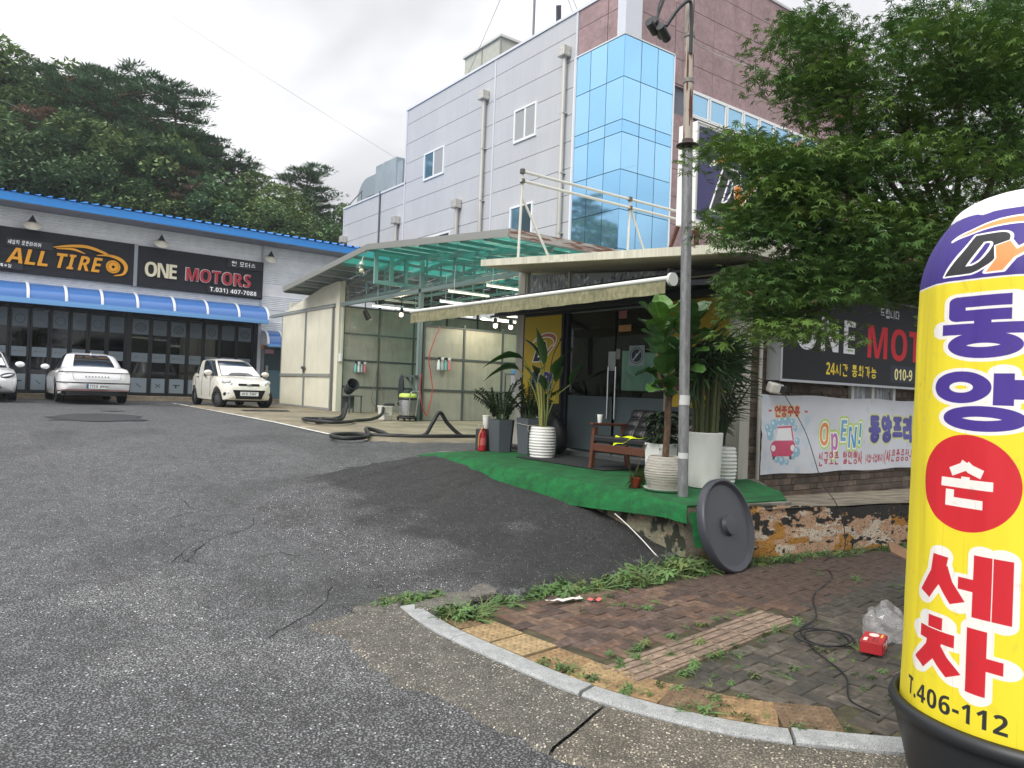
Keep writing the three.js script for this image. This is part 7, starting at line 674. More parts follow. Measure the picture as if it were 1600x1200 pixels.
// fire extinguisher with a cup behind it
{ const t = thing('fire_extinguisher', 'red fire extinguisher standing beside the dark planters', 'extinguisher', [6.86, 0.655, -10.02]); mesh('cylinder', lathe([[0, 0], [0.06, 0], [0.068, 0.015], [0.068, 0.27], [0.05, 0.33], [0.022, 0.35], [0.022, 0.37], [0, 0.37]], 24), phys('#a51f28', 0.3), t); mesh('label_print', at(cy(0.069, 0.069, 0.12, 24, 0, 0.16, 0, true), 0, 0, 0), std('#b85a58', 0.5), t); mesh('valve', [bx(0.03, 0.05, 0.03, 0, 0.39, 0), bx(0.1, 0.015, 0.02, -0.03, 0.42, 0)], std('#bdbdb8', 0.4), t); mesh('nozzle_hose', tube([[0, 0.39, 0.02], [-0.07, 0.33, 0.05], [-0.09, 0.2, 0.03], [-0.08, 0.08, 0.02]], 0.01, 20), std('#c98a4a', 0.6), t); tag(mesh('plastic_tub', lathe([[0, 0], [0.05, 0], [0.06, 0.2], [0.064, 0.2], [0.064, 0.215], [0.05, 0.21]], 20), std('#dddcd4', 0.5), null, [6.98, 1.02, -10.1]), 'white plastic tub behind the fire extinguisher', 'tub'); tag(mesh('crate', muv(rbx(0.24, 0.35, 0.24, 0.015, 7.0, 0.835, -10.14, 1)), std('#35393c', 0.7)), 'small dark crate supporting a white tub', 'crate'); }
{ const t = thing('bag', 'black bag slumped against the yellow and black panel', 'bag', [7.75, 0.66, -9.25]); const g = new THREE.SphereGeometry(1, 24, 18); const p = g.attributes.position; for (let i = 0; i < p.count; i++) { const k = 0.85 + 0.35 * fbm(p.getX(i) * 2 + 5, p.getY(i) * 2 + p.getZ(i) * 2, 651, 3); p.setXYZ(i, p.getX(i) * 0.16 * k, Math.max(-0.28, p.getY(i) * 0.32 * k) + 0.28, p.getZ(i) * 0.24 * k); } g.computeVertexNormals(); mesh('bag_body', g, std('#15171b', 0.6), t); mesh('bag_handle', tube([[0, 0.5, -0.1], [-0.02, 0.68, -0.02], [0, 0.7, 0.06], [0, 0.5, 0.12]], 0.012, 20), std('#15171b', 0.7), t); }
// steel pole with cables
{ const t = thing('steel_pole', 'galvanised steel pole with rusty upper pipe on the carpet corner', 'pole', [5.90, 0.645, -5.0]); const zn = std('#ffffff', 0.45, { map: pxTex(128, 512, (x, y) => { const n = fbm(x / 10, y / 14, 661, 4), m = fbm(x / 3, y / 3, 662, 2), v = 98 + 46 * n + 20 * m; return [grey(v), grey(v * 1.01), grey(v * 1.02)]; }), metalness: 0.35 }), rust = std('#ffffff', 0.8, { map: pxTex(256, 512, (x, y) => { const n = fbm(x / 30, y / 50, 664, 5), s = fbm(x / 8, y / 60, 665, 4); if (n + 0.2 * s > 0.66) return [86, 52, 40]; const v = 150 + 40 * s; return [grey(v), grey(v * 0.94), grey(v * 0.88)]; }) });
  mesh('lower_tube', bar([0, 0, 0], [-0.09, 3.53, -0.02], 0.052, 20), zn, t); mesh('upper_pipe', bar([-0.09, 3.53, -0.02], [-0.17, 7.2, -0.04], 0.047, 20), rust, t); mesh('joint_cap', lathe([[0, 0.05], [0.055, 0.05], [0.06, 0], [0.11, -0.005], [0.112, -0.02], [0.06, -0.02], [0.057, -0.05]], 20), std('#3c2f2b', 0.7), t, [-0.092, 3.56, -0.02]); for (const y of [0.98, 0.42]) mesh('tape_band', cy(0.0545, 0.0545, y > 0.5 ? 0.1 : 0.06, 20, -0.09 * y / 3.53, y, 0, true), std('#bfc2c0', 0.7), t); for (const y of [4.66, 4.2]) mesh('band_clamp', cy(0.056, 0.056, 0.04, 16, -0.09 - 0.022 * (y - 3.53), y, -0.025), std('#7b7772', 0.5), t);
  const bk = std('#2b2e33', 0.5), c = thing('cable_splice_box', 'bundle of dark cable closures hanging beside the steel pole', 'cable box', [5.42, 5.3, -5.12]); mesh('closure', at(cy(0.05, 0.05, 0.24, 14), 0, 0, 0, 0, 0.3, 1.35), bk, c); mesh('closure', at(cy(0.045, 0.045, 0.2, 14), 0.02, -0.06, 0.06, 0.2, 0.3, 1.25), bk, c); mesh('closure', at(cy(0.04, 0.045, 0.16, 14), -0.1, -0.03, 0.02, 0, 0.3, 1.35), bk, c); mesh('loose_end', tube([[-0.06, 0, 0.02], [0.02, 0.18, 0.0], [0.1, 0.4, 0.0], [0.12, 1.2, 0]], 0.014, 30), bk, c); mesh('loose_end', tube([[-0.04, 0.02, 0.03], [-0.02, 0.2, 0.02], [0.05, 0.35, 0.0], [0.1, 1.2, 0.02]], 0.01, 30), bk, c);
  tag(mesh('drop_cable', tube([[5.5, 5.33, -5.08], [5.6, 5.52, -5.0], [5.7, 5.6, -4.96], [5.74, 5.45, -4.97], [5.76, 5.1, -4.98]], 0.018, 40), bk), 'thick black cable curling from the pole to the splice box', 'cable'); tag(mesh('overhead_cable', [tube([[5.74, 5.6, -5.04], [6.15, 5.56, -5.36], [9.9, 6.7, -6.9], [13.63, 8.08, -8.5], [24, 12, -14]], 0.006, 40, 5)], std('#b9b9b6', 0.6)), 'thin pale cable running from the pole past the brown facade', 'cable'); }
// overhead lines above the hill
[[[-20, 33, -62], [8, 22.5, -62], [40, 15, -62]], [[-22, 42, -60], [12, 28.5, -60], [46, 17, -60]], [[-20, 26, -64], [0, 21.2, -64], [20, 16.5, -64]]].forEach((p, i) => tag(mesh('overhead_line', tube(p, 0.012, 60, 5), std('#a9adb2', 0.6)), ['thin overhead power line low over the pine tops', 'thin overhead power line crossing the highest part of the sky', 'thin overhead power line brushing the wooded hill'][i], 'power line'));
// tub lid leaning on the wall
{ const g = [lathe([[0, 0.035], [0.085, 0.035], [0.09, 0.03], [0.093, 0.0], [0.1, -0.008], [0.36, -0.008], [0.375, 0.0], [0.392, 0.022], [0.405, 0.026], [0.418, 0.02], [0.424, 0.0], [0.424, -0.05], [0.41, -0.05], [0.4, -0.015], [0, -0.02]], 64)]; const m = mesh('tub_lid', g, std('#3a3d45', 0.42, { bumpMap: grainTex, bumpScale: 0.001 }), null, [5.60, 0.515, -4.21]); m.rotation.order = 'YXZ'; m.rotation.set(PI / 2 - 0.27, 0.14, 0); tag(m, 'large round dark grey tub lid leaning on the retaining wall', 'lid'); }
// cardboard box, plastic bag, red packet and litter on the pavement
{ const card = std('#ffffff', 0.9, { map: dirtTex(132, 100, 72, 0.12, 671, 6) }); const t = thing('cardboard_box', 'open brown cardboard box beside the inflatable column', 'box', [5.92, 0.11, -2.52], 0.5); mesh('box_walls', [bx(0.5, 0.36, 0.006, 0, 0.18, 0.2), bx(0.5, 0.36, 0.006, 0, 0.18, -0.2), bx(0.006, 0.36, 0.4, 0.25, 0.18, 0), bx(0.006, 0.36, 0.4, -0.25, 0.18, 0)], card, t); for (const [s, a] of [[1, 0.7], [-1, 0.4]]) mesh('flap', at(bx(0.5, 0.005, 0.2), 0, 0.36 + 0.07, s * 0.27, s * -a), card, t); mesh('flap', at(bx(0.2, 0.005, 0.4), -0.33, 0.39, 0, 0, 0, -0.35), card, t);
  const bg = new THREE.IcosahedronGeometry(1, 5), p = bg.attributes.position; for (let i = 0; i < p.count; i++) { const x = p.getX(i), y = p.getY(i), z = p.getZ(i), k = 0.6 + 0.8 * fbm(x * 2.4 + 9, y * 2.4 + z * 1.7, 675, 4); p.setXYZ(i, x * 0.15 * k, Math.max(-0.08, y * 0.15 * k) + 0.08, z * 0.12 * k); } const bm = mesh('plastic_bag', toCreasedNormals(bg, 0.5), phys([0.94, 0.94, 0.95], 0.12, { transmission: 0.88, thickness: 0 }), null, [4.98, 0.105, -2.47]); tag(bm, 'crumpled clear plastic bag beside the cardboard box', 'bag');
  const tx = cvTex(256, 128, (c) => { c.fillStyle = '#b02228'; c.fillRect(0, 0, 256, 128); c.fillStyle = '#e6dcd2'; c.fillRect(14, 14, 86, 22); c.beginPath(); c.ellipse(190, 60, 46, 30, 0, 0, 7); c.fill(); c.fillStyle = '#7d141b'; c.fillRect(20, 64, 110, 14); c.fillRect(20, 88, 80, 10); c.fillStyle = '#e6c34a'; c.fillRect(150, 100, 90, 12); }); const rb = thing('red_packet', 'small red printed packet lying by the clear plastic bag', 'packet', [4.66, 0.115, -2.38], 0.35); mesh('carton', rbx(0.22, 0.075, 0.13, 0.006, 0, 0.0375, 0), std('#a8232a', 0.5), rb); mesh('printed_top', quad([-0.108, 0.0765, 0.063], [0.108, 0.0765, 0.063], [0.108, 0.0765, -0.063], [-0.108, 0.0765, -0.063]), std('#ffffff', 0.5, { map: tx }), rb); mesh('printed_front', quad([-0.108, 0.002, 0.0662], [0.108, 0.002, 0.0662], [0.108, 0.073, 0.0662], [-0.108, 0.073, 0.0662]), std('#ffffff', 0.5, { map: tx }), rb);
  const lt = quad([0, 0, 0], [0.3, 0, 0.05], [0.28, 0, 0.11], [0.02, 0, 0.06], 16, 6, (q, u, v) => { q[1] = 0.012 + 0.02 * fbm(u * 6, v * 4, 681, 3); }); tag(mesh('litter_wrapper', lt, std('#cfcac4', 0.7), null, [3.55, 0.085, -4.28]), 'torn pale wrapper lying on the brown bricks', 'litter'); tag(mesh('litter_scrap', quad([0, 0, 0], [0.1, 0, 0.02], [0.1, 0, 0.06], [0, 0, 0.05], 8, 3, (q, u) => { q[1] = 0.012 + 0.012 * Math.sin(u * 7); }), std('#c0605a', 0.7), null, [3.86, 0.088, -4.16]), 'small red scrap lying beside the pale wrapper', 'litter'); }
// inflatable advertising column
{ const t = thing('inflatable_advertising_column', 'tall yellow and purple inflatable car wash column in a black tub', 'sign', [3.42, 0, -1.14]); const W = 2048, H = 1536, S = W / 2.64, yTop = 2.4, Yp = (y) => (yTop - y) * S;
  const cx = 1024, tx = cvTex(W, H, (c) => { c.fillStyle = '#f0dd2e'; c.fillRect(0, 0, W, H); c.fillStyle = '#3e2c86'; c.fillRect(0, 0, W, Yp(2.135)); c.fillStyle = '#e9e9ee'; c.fillRect(0, Yp(2.135), W, 5); emblem(c, cx - 125, Yp(2.365), 330, 170, '#2b2a2e', '#f09a5c');
    const big = (s, y0, y1, w, fill, dx = 0) => { c.save(); const h = (y0 - y1) * S; c.translate(cx - w / 2 + dx, Yp(y0)); c.scale(w / h, 1); text(c, s, 0, 0, h, { w: 0.165, fill, rings: [['#f2efe8', h * 0.055]], sx: 1, gap: 0 }); c.restore(); };
    big('동', 2.08, 1.83, 310, '#46308f', 30); big('양', 1.80, 1.56, 315, '#46308f', 26); c.fillStyle = '#d0202c'; c.strokeStyle = '#f2efe8'; c.lineWidth = 0; c.beginPath(); c.ellipse(cx, Yp(1.371), 0.188 * S, 0.18 * S, 0, 0, 7); c.fill(); c.save(); const h = 0.2 * S; text(c, '손', cx - h * 0.62, Yp(1.475), h, { w: 0.17, fill: '#f2efe8', sx: 1.24, gap: 0 }); c.restore(); big('세', 1.135, 0.865, 295, '#cf1f2c', -10); big('차', 0.87, 0.59, 325, '#cf1f2c', -14); text(c, 'T.406-112', cx - 202, Yp(0.572), 60, { fill: '#2a2a2c', latin: 1.0, sx: 0.96 }); 
    const r = rng(4); for (let k = 0; k < 420; k++) { c.fillStyle = 'rgba(110,100,60,' + (0.02 + 0.06 * r()) + ')'; c.beginPath(); c.ellipse(r() * W, r() * H, 2 + r() * 26, 2 + r() * 10, r() * 3, 0, 7); c.fill(); } c.strokeStyle = 'rgba(96,84,40,0.2)'; c.lineWidth = 1; for (let k = 0; k < 260; k++) { const x = r() * W, y = r() * H, L = 30 + r() * 170; c.beginPath(); c.moveTo(x, y); c.lineTo(x + (r() - 0.5) * 6, y + L); c.stroke(); } });
  const N = 220, M2 = 80, pos = [], uv = [], idx = []; const a0 = Math.atan2(-3.42 * 1.0, 1.14) - 0.505; // the printed side looks towards the street corner
  for (let j = 0; j <= M2; j++) for (let i = 0; i <= N; i++) { const v = j / M2, u = i / N, y = 0.38 + v * 2.02; let rad = lerp(0.432, 0.402, v); if (y > 2.12) { const q = (y - 2.12) / 0.28; rad *= Math.sqrt(Math.max(0.0, 1 - 0.42 * q * q)); } rad += 0.012 * (fbm(u * 46, y * 1.6, 691, 4) - 0.5) + 0.005 * Math.sin(u * 2 * PI * 9 + 3 * fbm(u * 6, y * 2, 692, 2)) * (0.3 + 0.7 * fbm(u * 8, y * 3, 693, 2)); const a = a0 + (u - 0.5) * 2 * PI; pos.push(Math.sin(a) * rad, y, Math.cos(a) * rad); uv.push(u, 1 - Yp(y) / H); }
  for (let j = 0; j < M2; j++) for (let i = 0; i < N; i++) { const a = j * (N + 1) + i; idx.push(a, a + 1, a + N + 1, a + 1, a + N + 2, a + N + 1); }
  const g = new THREE.BufferGeometry(); g.setAttribute('position', new THREE.Float32BufferAttribute(pos, 3)); g.setAttribute('uv', new THREE.Float32BufferAttribute(uv, 2)); g.setIndex(idx); g.computeVertexNormals(); mesh('printed_body', g, phys('#ffffff', 0.6, { map: tx, transmission: 0.08, thickness: 0 }), t);
  const cap = []; for (let i = 0; i <= 10; i++) { const q = i / 10; cap.push([0.306 * Math.cos(q * PI / 2) , 2.392 + 0.13 * Math.sin(q * PI / 2)]); } cap.unshift([0.315, 2.375]); mesh('white_crown', lathe(cap, 64), std('#e4e5ea', 0.6), t);
  mesh('tub', lathe([[0, 0.01], [0.33, 0.01], [0.375, 0.05], [0.452, 0.38], [0.453, 0.415], [0.472, 0.42], [0.48, 0.445], [0.471, 0.47], [0.45, 0.475], [0.444, 0.42]], 72), std('#26282b', 0.45), t); }
// ---------------------------------------------------------------- the maples over the pavement
const FW = [0.5951, -0.8036], RT = [0.8036, 0.5951];
const spot = (px, py, d) => [FW[0] * d + RT[0] * (px - 800) / 1163 * d, 1.65 + (611 + 0.0376 * (px - 800) - py) / 1163 * d, FW[1] * d + RT[1] * (px - 800) / 1163 * d];
const mapleLeaf = (() => { const s = [], L = [[0, 1], [0.75, 0.86], [-0.75, 0.86], [1.5, 0.6], [-1.5, 0.6], [2.25, 0.34], [-2.25, 0.34]].sort((a, b) => a[0] - b[0]); const pos = [0, 0, 0], idx = []; L.forEach(([a, r], i) => { const k = pos.length / 3, w = 0.26; for (const [aa, rr, y] of [[a - w, r * 0.46, 0], [a, r, -0.12 * r], [a + w, r * 0.46, 0]]) pos.push(Math.sin(aa) * rr, y, Math.cos(aa) * rr); idx.push(0, k, k + 1, 0, k + 1, k + 2); }); const g = new THREE.BufferGeometry(); g.setAttribute('position', new THREE.Float32BufferAttribute(pos, 3)); g.setIndex(idx); g.computeVertexNormals(); return g; })();
function maple(label, base, fork, groups, seed, perPad, size, d0, d1) {
  const t = thing('maple_tree', label, 'tree', [base[0], 0.06, base[2]]); const loc = (p) => [p[0] - base[0], p[1] - 0.06, p[2] - base[2]]; const r = rng(seed), bark = std('#ffffff', 0.9, { map: dirtTex(74, 64, 54, 0.3, 701, 10) });
  const pads = [], twigs = []; const F = loc(fork);
  mesh('trunk', (() => { const c = tube([[0, -0.1, 0], [0.02, 0.7, 0.03], [F[0] * 0.5, F[1] * 0.6, F[2] * 0.5], F], 0.075, 30, 10); const p = c.attributes.position; return c; })(), bark, t);
  for (const [cx, cy2, rx, ry, n] of groups) { const d = lerp(d0, d1, 0.25 + 0.5 * r()), c = loc(spot(cx, cy2, d)); const mid = [lerp(F[0], c[0], 0.5) + (r() - 0.5) * 0.2, lerp(F[1], c[1], 0.45) + 0.12, lerp(F[2], c[2], 0.5) + (r() - 0.5) * 0.2]; mesh('limb', tube([F, mid, c], 0.022, 16, 6), bark, t);
    for (let i = 0; i < n; i++) { const a = r() * 6.28, q = Math.sqrt(r()), dd = lerp(d0, d1, r()); const p = loc(spot(cx + Math.cos(a) * rx * q, cy2 + Math.sin(a) * ry * q, dd)); pads.push(p); twigs.push(bar([lerp(c[0], mid[0], 0.3), lerp(c[1], mid[1], 0.3), lerp(c[2], mid[2], 0.3)], p, 0.008, 5, 0.003)); } }
  mesh('twigs', twigs, bark, t).userData.kind = 'stuff';
  const N = pads.length * perPad, im = new THREE.InstancedMesh(mapleLeaf, phys('#ffffff', 0.7, { transmission: 0.34, thickness: 0, specularIntensity: 0.35 }), N); im.name = 'crown'; im.userData.kind = 'stuff'; im.castShadow = im.receiveShadow = true; const m = new THREE.Matrix4(), qn = new THREE.Quaternion(), e = new THREE.Euler(), c = new THREE.Color(); let k = 0;
  for (const p of pads) { const R0 = 0.22 + 0.2 * r(), dir = r() * 6.28, tone = r(); for (let i = 0; i < perPad; i++) { const a = r() * 6.28, q = Math.pow(r(), 0.6) * R0; const x = p[0] + Math.cos(a) * q * 1.15, z = p[2] + Math.sin(a) * q, y = p[1] + (r() - 0.5) * 0.15 - q * 0.22 + 0.04; e.set(0.35 + (r() - 0.5) * 1.3, r() * 6.28, (r() - 0.5) * 1.0, 'YXZ'); const s = size * (0.7 + 0.55 * r()); m.compose(V(x, y, z), qn.setFromEuler(e), V(s, s, s)); im.setMatrixAt(k, m); const y2 = r(); const yel = tone > 0.62 ? 0.6 : 0; c.setRGB(lerp(0.05, 0.095, y2) + 0.06 * yel, lerp(0.115, 0.19, y2) + 0.07 * yel, lerp(0.026, 0.04, y2)); if (r() < 0.004) c.setRGB(0.26, 0.13, 0.08); im.setColorAt(k, c); k++; } }
  t.add(im); return t;
}
maple('green maple hanging over the pavement and the black wall sign', spot(1500, 900, 5.7), [...spot(1478, 420, 5.7)], [[1268, 62, 55, 42, 10], [1290, 140, 80, 45, 14], [1390, 170, 70, 55, 13], [1480, 60, 100, 70, 22], [1570, 170, 90, 100, 24], [1150, 232, 30, 14, 5], [1205, 250, 45, 26, 9], [1240, 300, 55, 36, 12], [1165, 340, 35, 14, 4], [1330, 255, 90, 50, 16], [1450, 270, 90, 70, 18], [1180, 362, 45, 26, 9], [1280, 360, 80, 45, 16], [1400, 370, 80, 50, 16], [1185, 458, 42, 34, 10], [1270, 455, 75, 45, 16], [1370, 432, 70, 40, 12], [1450, 410, 50, 55, 9], [1240, 512, 50, 12, 5], [1600, 330, 60, 60, 10], [1640, 60, 60, 60, 8]], 71, 175, 0.052, 4.7, 6.3);
maple('dark green maple beyond the inflatable column', spot(1660, 800, 8.6), [...spot(1640, 420, 8.6)], [[1520, 120, 80, 80, 16], [1600, 60, 90, 90, 20], [1560, 280, 90, 70, 18], [1640, 240, 80, 110, 18], [1500, 380, 70, 60, 12], [1600, 400, 80, 60, 14], [1700, 150, 80, 120, 16], [1480, 470, 50, 40, 7]], 73, 150, 0.06, 7.4, 9.6);

// ---------------------------------------------------------------- wooded hill behind the garage
{
  const hillTop = (x, z) => { const s = sm(-44, -80, z); const across = lerp(1, 0.12, sm(-8, 30, x + (z + 60) * 0.1)); return 0.6 + 15.5 * s * across + 1.2 * (fbm(x * 0.12, z * 0.12, 801, 3) - 0.5) * s; };
  const xs = 60, zs = 34, pos = [], uv = [], idx = []; for (let j = 0; j <= zs; j++) for (let i = 0; i <= xs; i++) { const x = -70 + i * 2.4, z = -45 - j * 2.2; pos.push(x, hillTop(x, z) - (j === 0 ? 0.8 : 0), z); uv.push(x / 4, z / 4); } for (let j = 0; j < zs; j++) for (let i = 0; i < xs; i++) { const a = j * (xs + 1) + i; idx.push(a, a + 1, a + xs + 1, a + 1, a + xs + 2, a + xs + 1); }
  const g = new THREE.BufferGeometry(); g.setAttribute('position', new THREE.Float32BufferAttribute(pos, 3)); g.setAttribute('uv', new THREE.Float32BufferAttribute(uv, 2)); g.setIndex(idx); g.computeVertexNormals(); struct(mesh('hill', g, std('#ffffff', 0.95, { map: dirtTex(58, 62, 38, 0.4, 803, 10) })), 'wooded hill slope behind the garage');
  const barkP = std('#ffffff', 0.95, { map: dirtTex(98, 70, 58, 0.3, 805, 8) }), barkD = std('#ffffff', 0.95, { map: dirtTex(70, 60, 50, 0.3, 806, 8) });
  const tri = (pos, col2, c, p, dir, len, wid, up) => { const d = dir, s = V(d.z, (up - 0.5), -d.x).normalize().multiplyScalar(wid); pos.push(p.x + s.x, p.y + s.y, p.z + s.z, p.x - s.x, p.y - s.y, p.z - s.z, p.x + d.x * len, p.y + d.y * len, p.z + d.z * len); for (let k = 0; k < 3; k++) col2.push(...c); };
  const crownGeo = (pos, c) => { const g = new THREE.BufferGeometry(); g.setAttribute('position', new THREE.Float32BufferAttribute(pos, 3)); g.setAttribute('color', new THREE.Float32BufferAttribute(c, 3)); g.setAttribute('uv', new THREE.BufferAttribute(new Float32Array(pos.length / 3 * 2), 2)); g.computeVertexNormals(); return g; };
  const foliage = phys('#ffffff', 0.8, { vertexColors: true, transmission: 0.25, thickness: 0, specularIntensity: 0.3 });
  // pine: leaning trunk, bare lower limbs, flat pads of needles; height 1
  function pineParts(seed, H, bareTo, red) { const r = rng(seed), lean = (r() - 0.5) * 0.14, wood = [], pos = [], cc = []; const P = (q) => V(lean * H * q + 0.03 * H * Math.sin(q * 5 + seed), H * q, 0.03 * H * Math.cos(q * 4 + seed)); const pts = []; for (let k = 0; k <= 8; k++) pts.push(P(k / 8).toArray()); wood.push((() => { const g = tube(pts, 1, 24, 7), p = g.attributes.position; for (let i = 0; i < p.count; i++) { const q = clamp(p.getY(i) / H), c = P(q); const rad = 0.022 * H * (1 - 0.85 * q); p.setX(i, c.x + (p.getX(i) - c.x) * rad); p.setZ(i, c.z + (p.getZ(i) - c.z) * rad); } return g; })());
    const nb = 26; for (let b = 0; b < nb; b++) { const q = lerp(bareTo, 1, Math.pow(b / nb, 0.8)), a = b * 2.4 + r(), o = P(q), L = H * (0.09 + 0.2 * Math.pow(1 - q, 0.55)) * (0.7 + 0.5 * r()), tip = V(o.x + Math.cos(a) * L, o.y + L * (0.1 + 0.3 * q) , o.z + Math.sin(a) * L); wood.push(bar(o.toArray(), tip.toArray(), 0.006 * H, 5, 0.002 * H)); const np = 4; for (let k = 0; k < np; k++) { const f = lerp(0.5, 1.05, k / (np - 1)), c = V(lerp(o.x, tip.x, f) + (r() - 0.5) * 0.05 * H, lerp(o.y, tip.y, f) + 0.015 * H, lerp(o.z, tip.z, f) + (r() - 0.5) * 0.05 * H); const rad = H * (0.03 + 0.035 * r()); for (let i = 0; i < 85; i++) { const aa = r() * 6.28, z = r() * 2 - 1, s = Math.sqrt(1 - z * z); const d = V(Math.cos(aa) * s, Math.abs(z) * 0.8 + 0.1, Math.sin(aa) * s).normalize(); const p = V(c.x + d.x * rad * r() * 1.5, c.y + (d.y - 0.3) * rad * 0.6 * r(), c.z + d.z * rad * r() * 1.5); const v = 0.6 + 0.7 * r(); tri(pos, cc, red ? [0.26 * v, 0.17 * v, 0.125 * v] : [0.10 * v, 0.17 * v, 0.09 * v], p, d, 0.028 * H * (0.6 + 0.6 * r()), 0.0042 * H, r()); } } }
    for (let b = 0; b < 7; b++) { const q = lerp(0.25, bareTo, r()), a = r() * 6.28, o = P(q), L = H * (0.08 + 0.14 * r()); wood.push(tube([o.toArray(), [o.x + Math.cos(a) * L * 0.5, o.y + L * 0.05, o.z + Math.sin(a) * L * 0.5], [o.x + Math.cos(a) * L, o.y + L * (0.3 * r() - 0.1), o.z + Math.sin(a) * L]], 0.004 * H, 8, 5)); }
    return { wood: merge(wood), crown: crownGeo(pos, cc) }; }
  function broadParts(seed, H, tone) { const r = rng(seed), wood = [], pos = [], cc = []; wood.push(bar([0, 0, 0], [0.02 * H, 0.55 * H, 0], 0.02 * H, 7, 0.012 * H)); for (let b = 0; b < 16; b++) { const a = b * 2.4, q = 0.25 + 0.5 * b / 16, L = H * (0.14 + 0.14 * r()); const c = V(Math.cos(a) * L, H * q + L * (0.5 + 0.6 * r()), Math.sin(a) * L); wood.push(bar([0.02 * H * q, H * q * 0.8, 0], c.toArray(), 0.007 * H, 5, 0.002 * H)); const rad = H * (0.09 + 0.07 * r()); const lt = 0.75 + 0.5 * r(); for (let i = 0; i < 250; i++) { const aa = r() * 6.28, z = r() * 2 - 1, s = Math.sqrt(1 - z * z), k = rad * (0.55 + 0.5 * Math.cbrt(r())); const p = V(c.x + Math.cos(aa) * s * k, c.y + z * k * 0.75, c.z + Math.sin(aa) * s * k), d = V(r() - 0.5, r() * 0.9 - 0.5, r() - 0.5).normalize(); const v = (0.6 + 0.75 * r()) * lt; tri(pos, cc, tone.map((q2) => q2 * v), p, d, 0.034 * H, 0.012 * H, r()); } } return { wood: merge(wood), crown: crownGeo(pos, cc) }; }
  const kinds = { pine: [[901, 0.5], [902, 0.42], [903, 0.58], [904, 0.36]].map(([s, b]) => ({ ...pineParts(s, 10, b), bark: barkP })), red: [{ ...pineParts(906, 10, 0.55, true), bark: barkP }], bare: [{ ...pineParts(907, 10, 0.62), bark: barkP }], broad: [[911, [0.15, 0.23, 0.095]], [912, [0.12, 0.20, 0.095]], [913, [0.19, 0.27, 0.10]], [914, [0.13, 0.22, 0.105]]].map(([s, c]) => ({ ...broadParts(s, 10, c), bark: barkD })) };
  const words = { pine: ['pine_tree', 'dark green pine with flat needle pads on the wooded hill', 'pines on the hill'], red: ['pine_tree', 'withered reddish brown pine on the wooded hill', 'withered pines on the hill'], bare: ['pine_tree', 'thin crowned pine with bare red trunk on the wooded hill', 'bare trunked pines on the hill'], broad: ['broadleaf_tree', 'rounded green broadleaf tree on the wooded hill', 'broadleaf trees on the hill'] };
  const r = rng(99), topY = (px, py, d) => spot(px, py, d)[1];
  // [x in view, height of the top in view, distance, kind, tree height]
  const L = [[-15, 78, 66, 'broad', 13], [18, 92, 64, 'broad', 12], [48, 112, 62, 'broad', 11], [78, 132, 60, 'broad', 10], [100, 122, 57, 'pine', 11], [135, 108, 58, 'pine', 12], [165, 145, 55, 'pine', 11], [192, 130, 56, 'pine', 12], [215, 175, 58, 'broad', 10], [258, 134, 52, 'pine', 12], [240, 200, 55, 'broad', 10], [285, 222, 54, 'pine', 10], [312, 236, 56, 'pine', 9], [340, 252, 57, 'pine', 9], [366, 268, 58, 'pine', 9], [398, 290, 56, 'broad', 8], [428, 304, 57, 'broad', 7], [466, 272, 60, 'pine', 10], [488, 312, 62, 'pine', 7], [512, 328, 60, 'broad', 6.5], [532, 338, 60, 'broad', 6], [548, 345, 62, 'broad', 8],
    [-20, 140, 56, 'broad', 11], [12, 165, 55, 'broad', 10], [48, 178, 53, 'red', 9], [70, 185, 54, 'broad', 10], [100, 195, 52, 'broad', 10], [132, 205, 51, 'pine', 11], [165, 205, 52, 'broad', 10], [195, 222, 50, 'broad', 10], [222, 232, 51, 'bare', 11], [246, 245, 50, 'bare', 10], [275, 262, 51, 'broad', 9], [268, 272, 49.5, 'red', 7], [310, 272, 51, 'broad', 9], [345, 288, 51, 'broad', 8], [380, 300, 52, 'broad', 8], [415, 318, 52, 'broad', 7], [450, 328, 53, 'broad', 6], [490, 336, 54, 'broad', 7], [525, 346, 54, 'broad', 7],
    [0, 222, 49, 'broad', 9], [35, 232, 48.5, 'broad', 9], [75, 245, 48.5, 'broad', 9], [115, 256, 48.5, 'broad', 8], [155, 268, 48.5, 'broad', 8], [190, 280, 48.5, 'broad', 7], [225, 292, 49, 'broad', 6.5], [300, 310, 49, 'broad', 7], [335, 318, 49, 'broad', 6.5], [365, 325, 49.5, 'broad', 6], [400, 328, 50, 'broad', 6], [435, 335, 50, 'broad', 6],
    [-90, 60, 60, 'pine', 13], [-150, 20, 56, 'broad', 12], [-200, 60, 52, 'pine', 13], [-260, 30, 50, 'broad', 12], [-330, 40, 48, 'pine', 13], [-420, 60, 46, 'broad', 11], [-520, 60, 44, 'pine', 12], [-120, 150, 50, 'broad', 10], [-230, 150, 48, 'broad', 10], [-60, 170, 50, 'broad', 10]];
  for (const [x, z, top, kind, H] of [[-4, -51, 17, 'pine', 12], [-8, -48, 16.5, 'broad', 12], [-11, -54, 20, 'pine', 12], [-13, -49, 17, 'broad', 11], [-18, -50, 18.5, 'pine', 12], [-23, -51, 19, 'broad', 12], [-29, -52, 21, 'pine', 12], [-35, -52, 22, 'broad', 12], [-16, -46, 12, 'broad', 10], [-26, -46, 13, 'broad', 10]]) { const dd = FW[0] * x + FW[1] * z, ll = RT[0] * x + RT[1] * z, px = 800 + 1163 * ll / dd; L.push([px, 611 + 0.0376 * (px - 800) - (top - 1.65) * 1163 / dd, dd, kind, H]); }
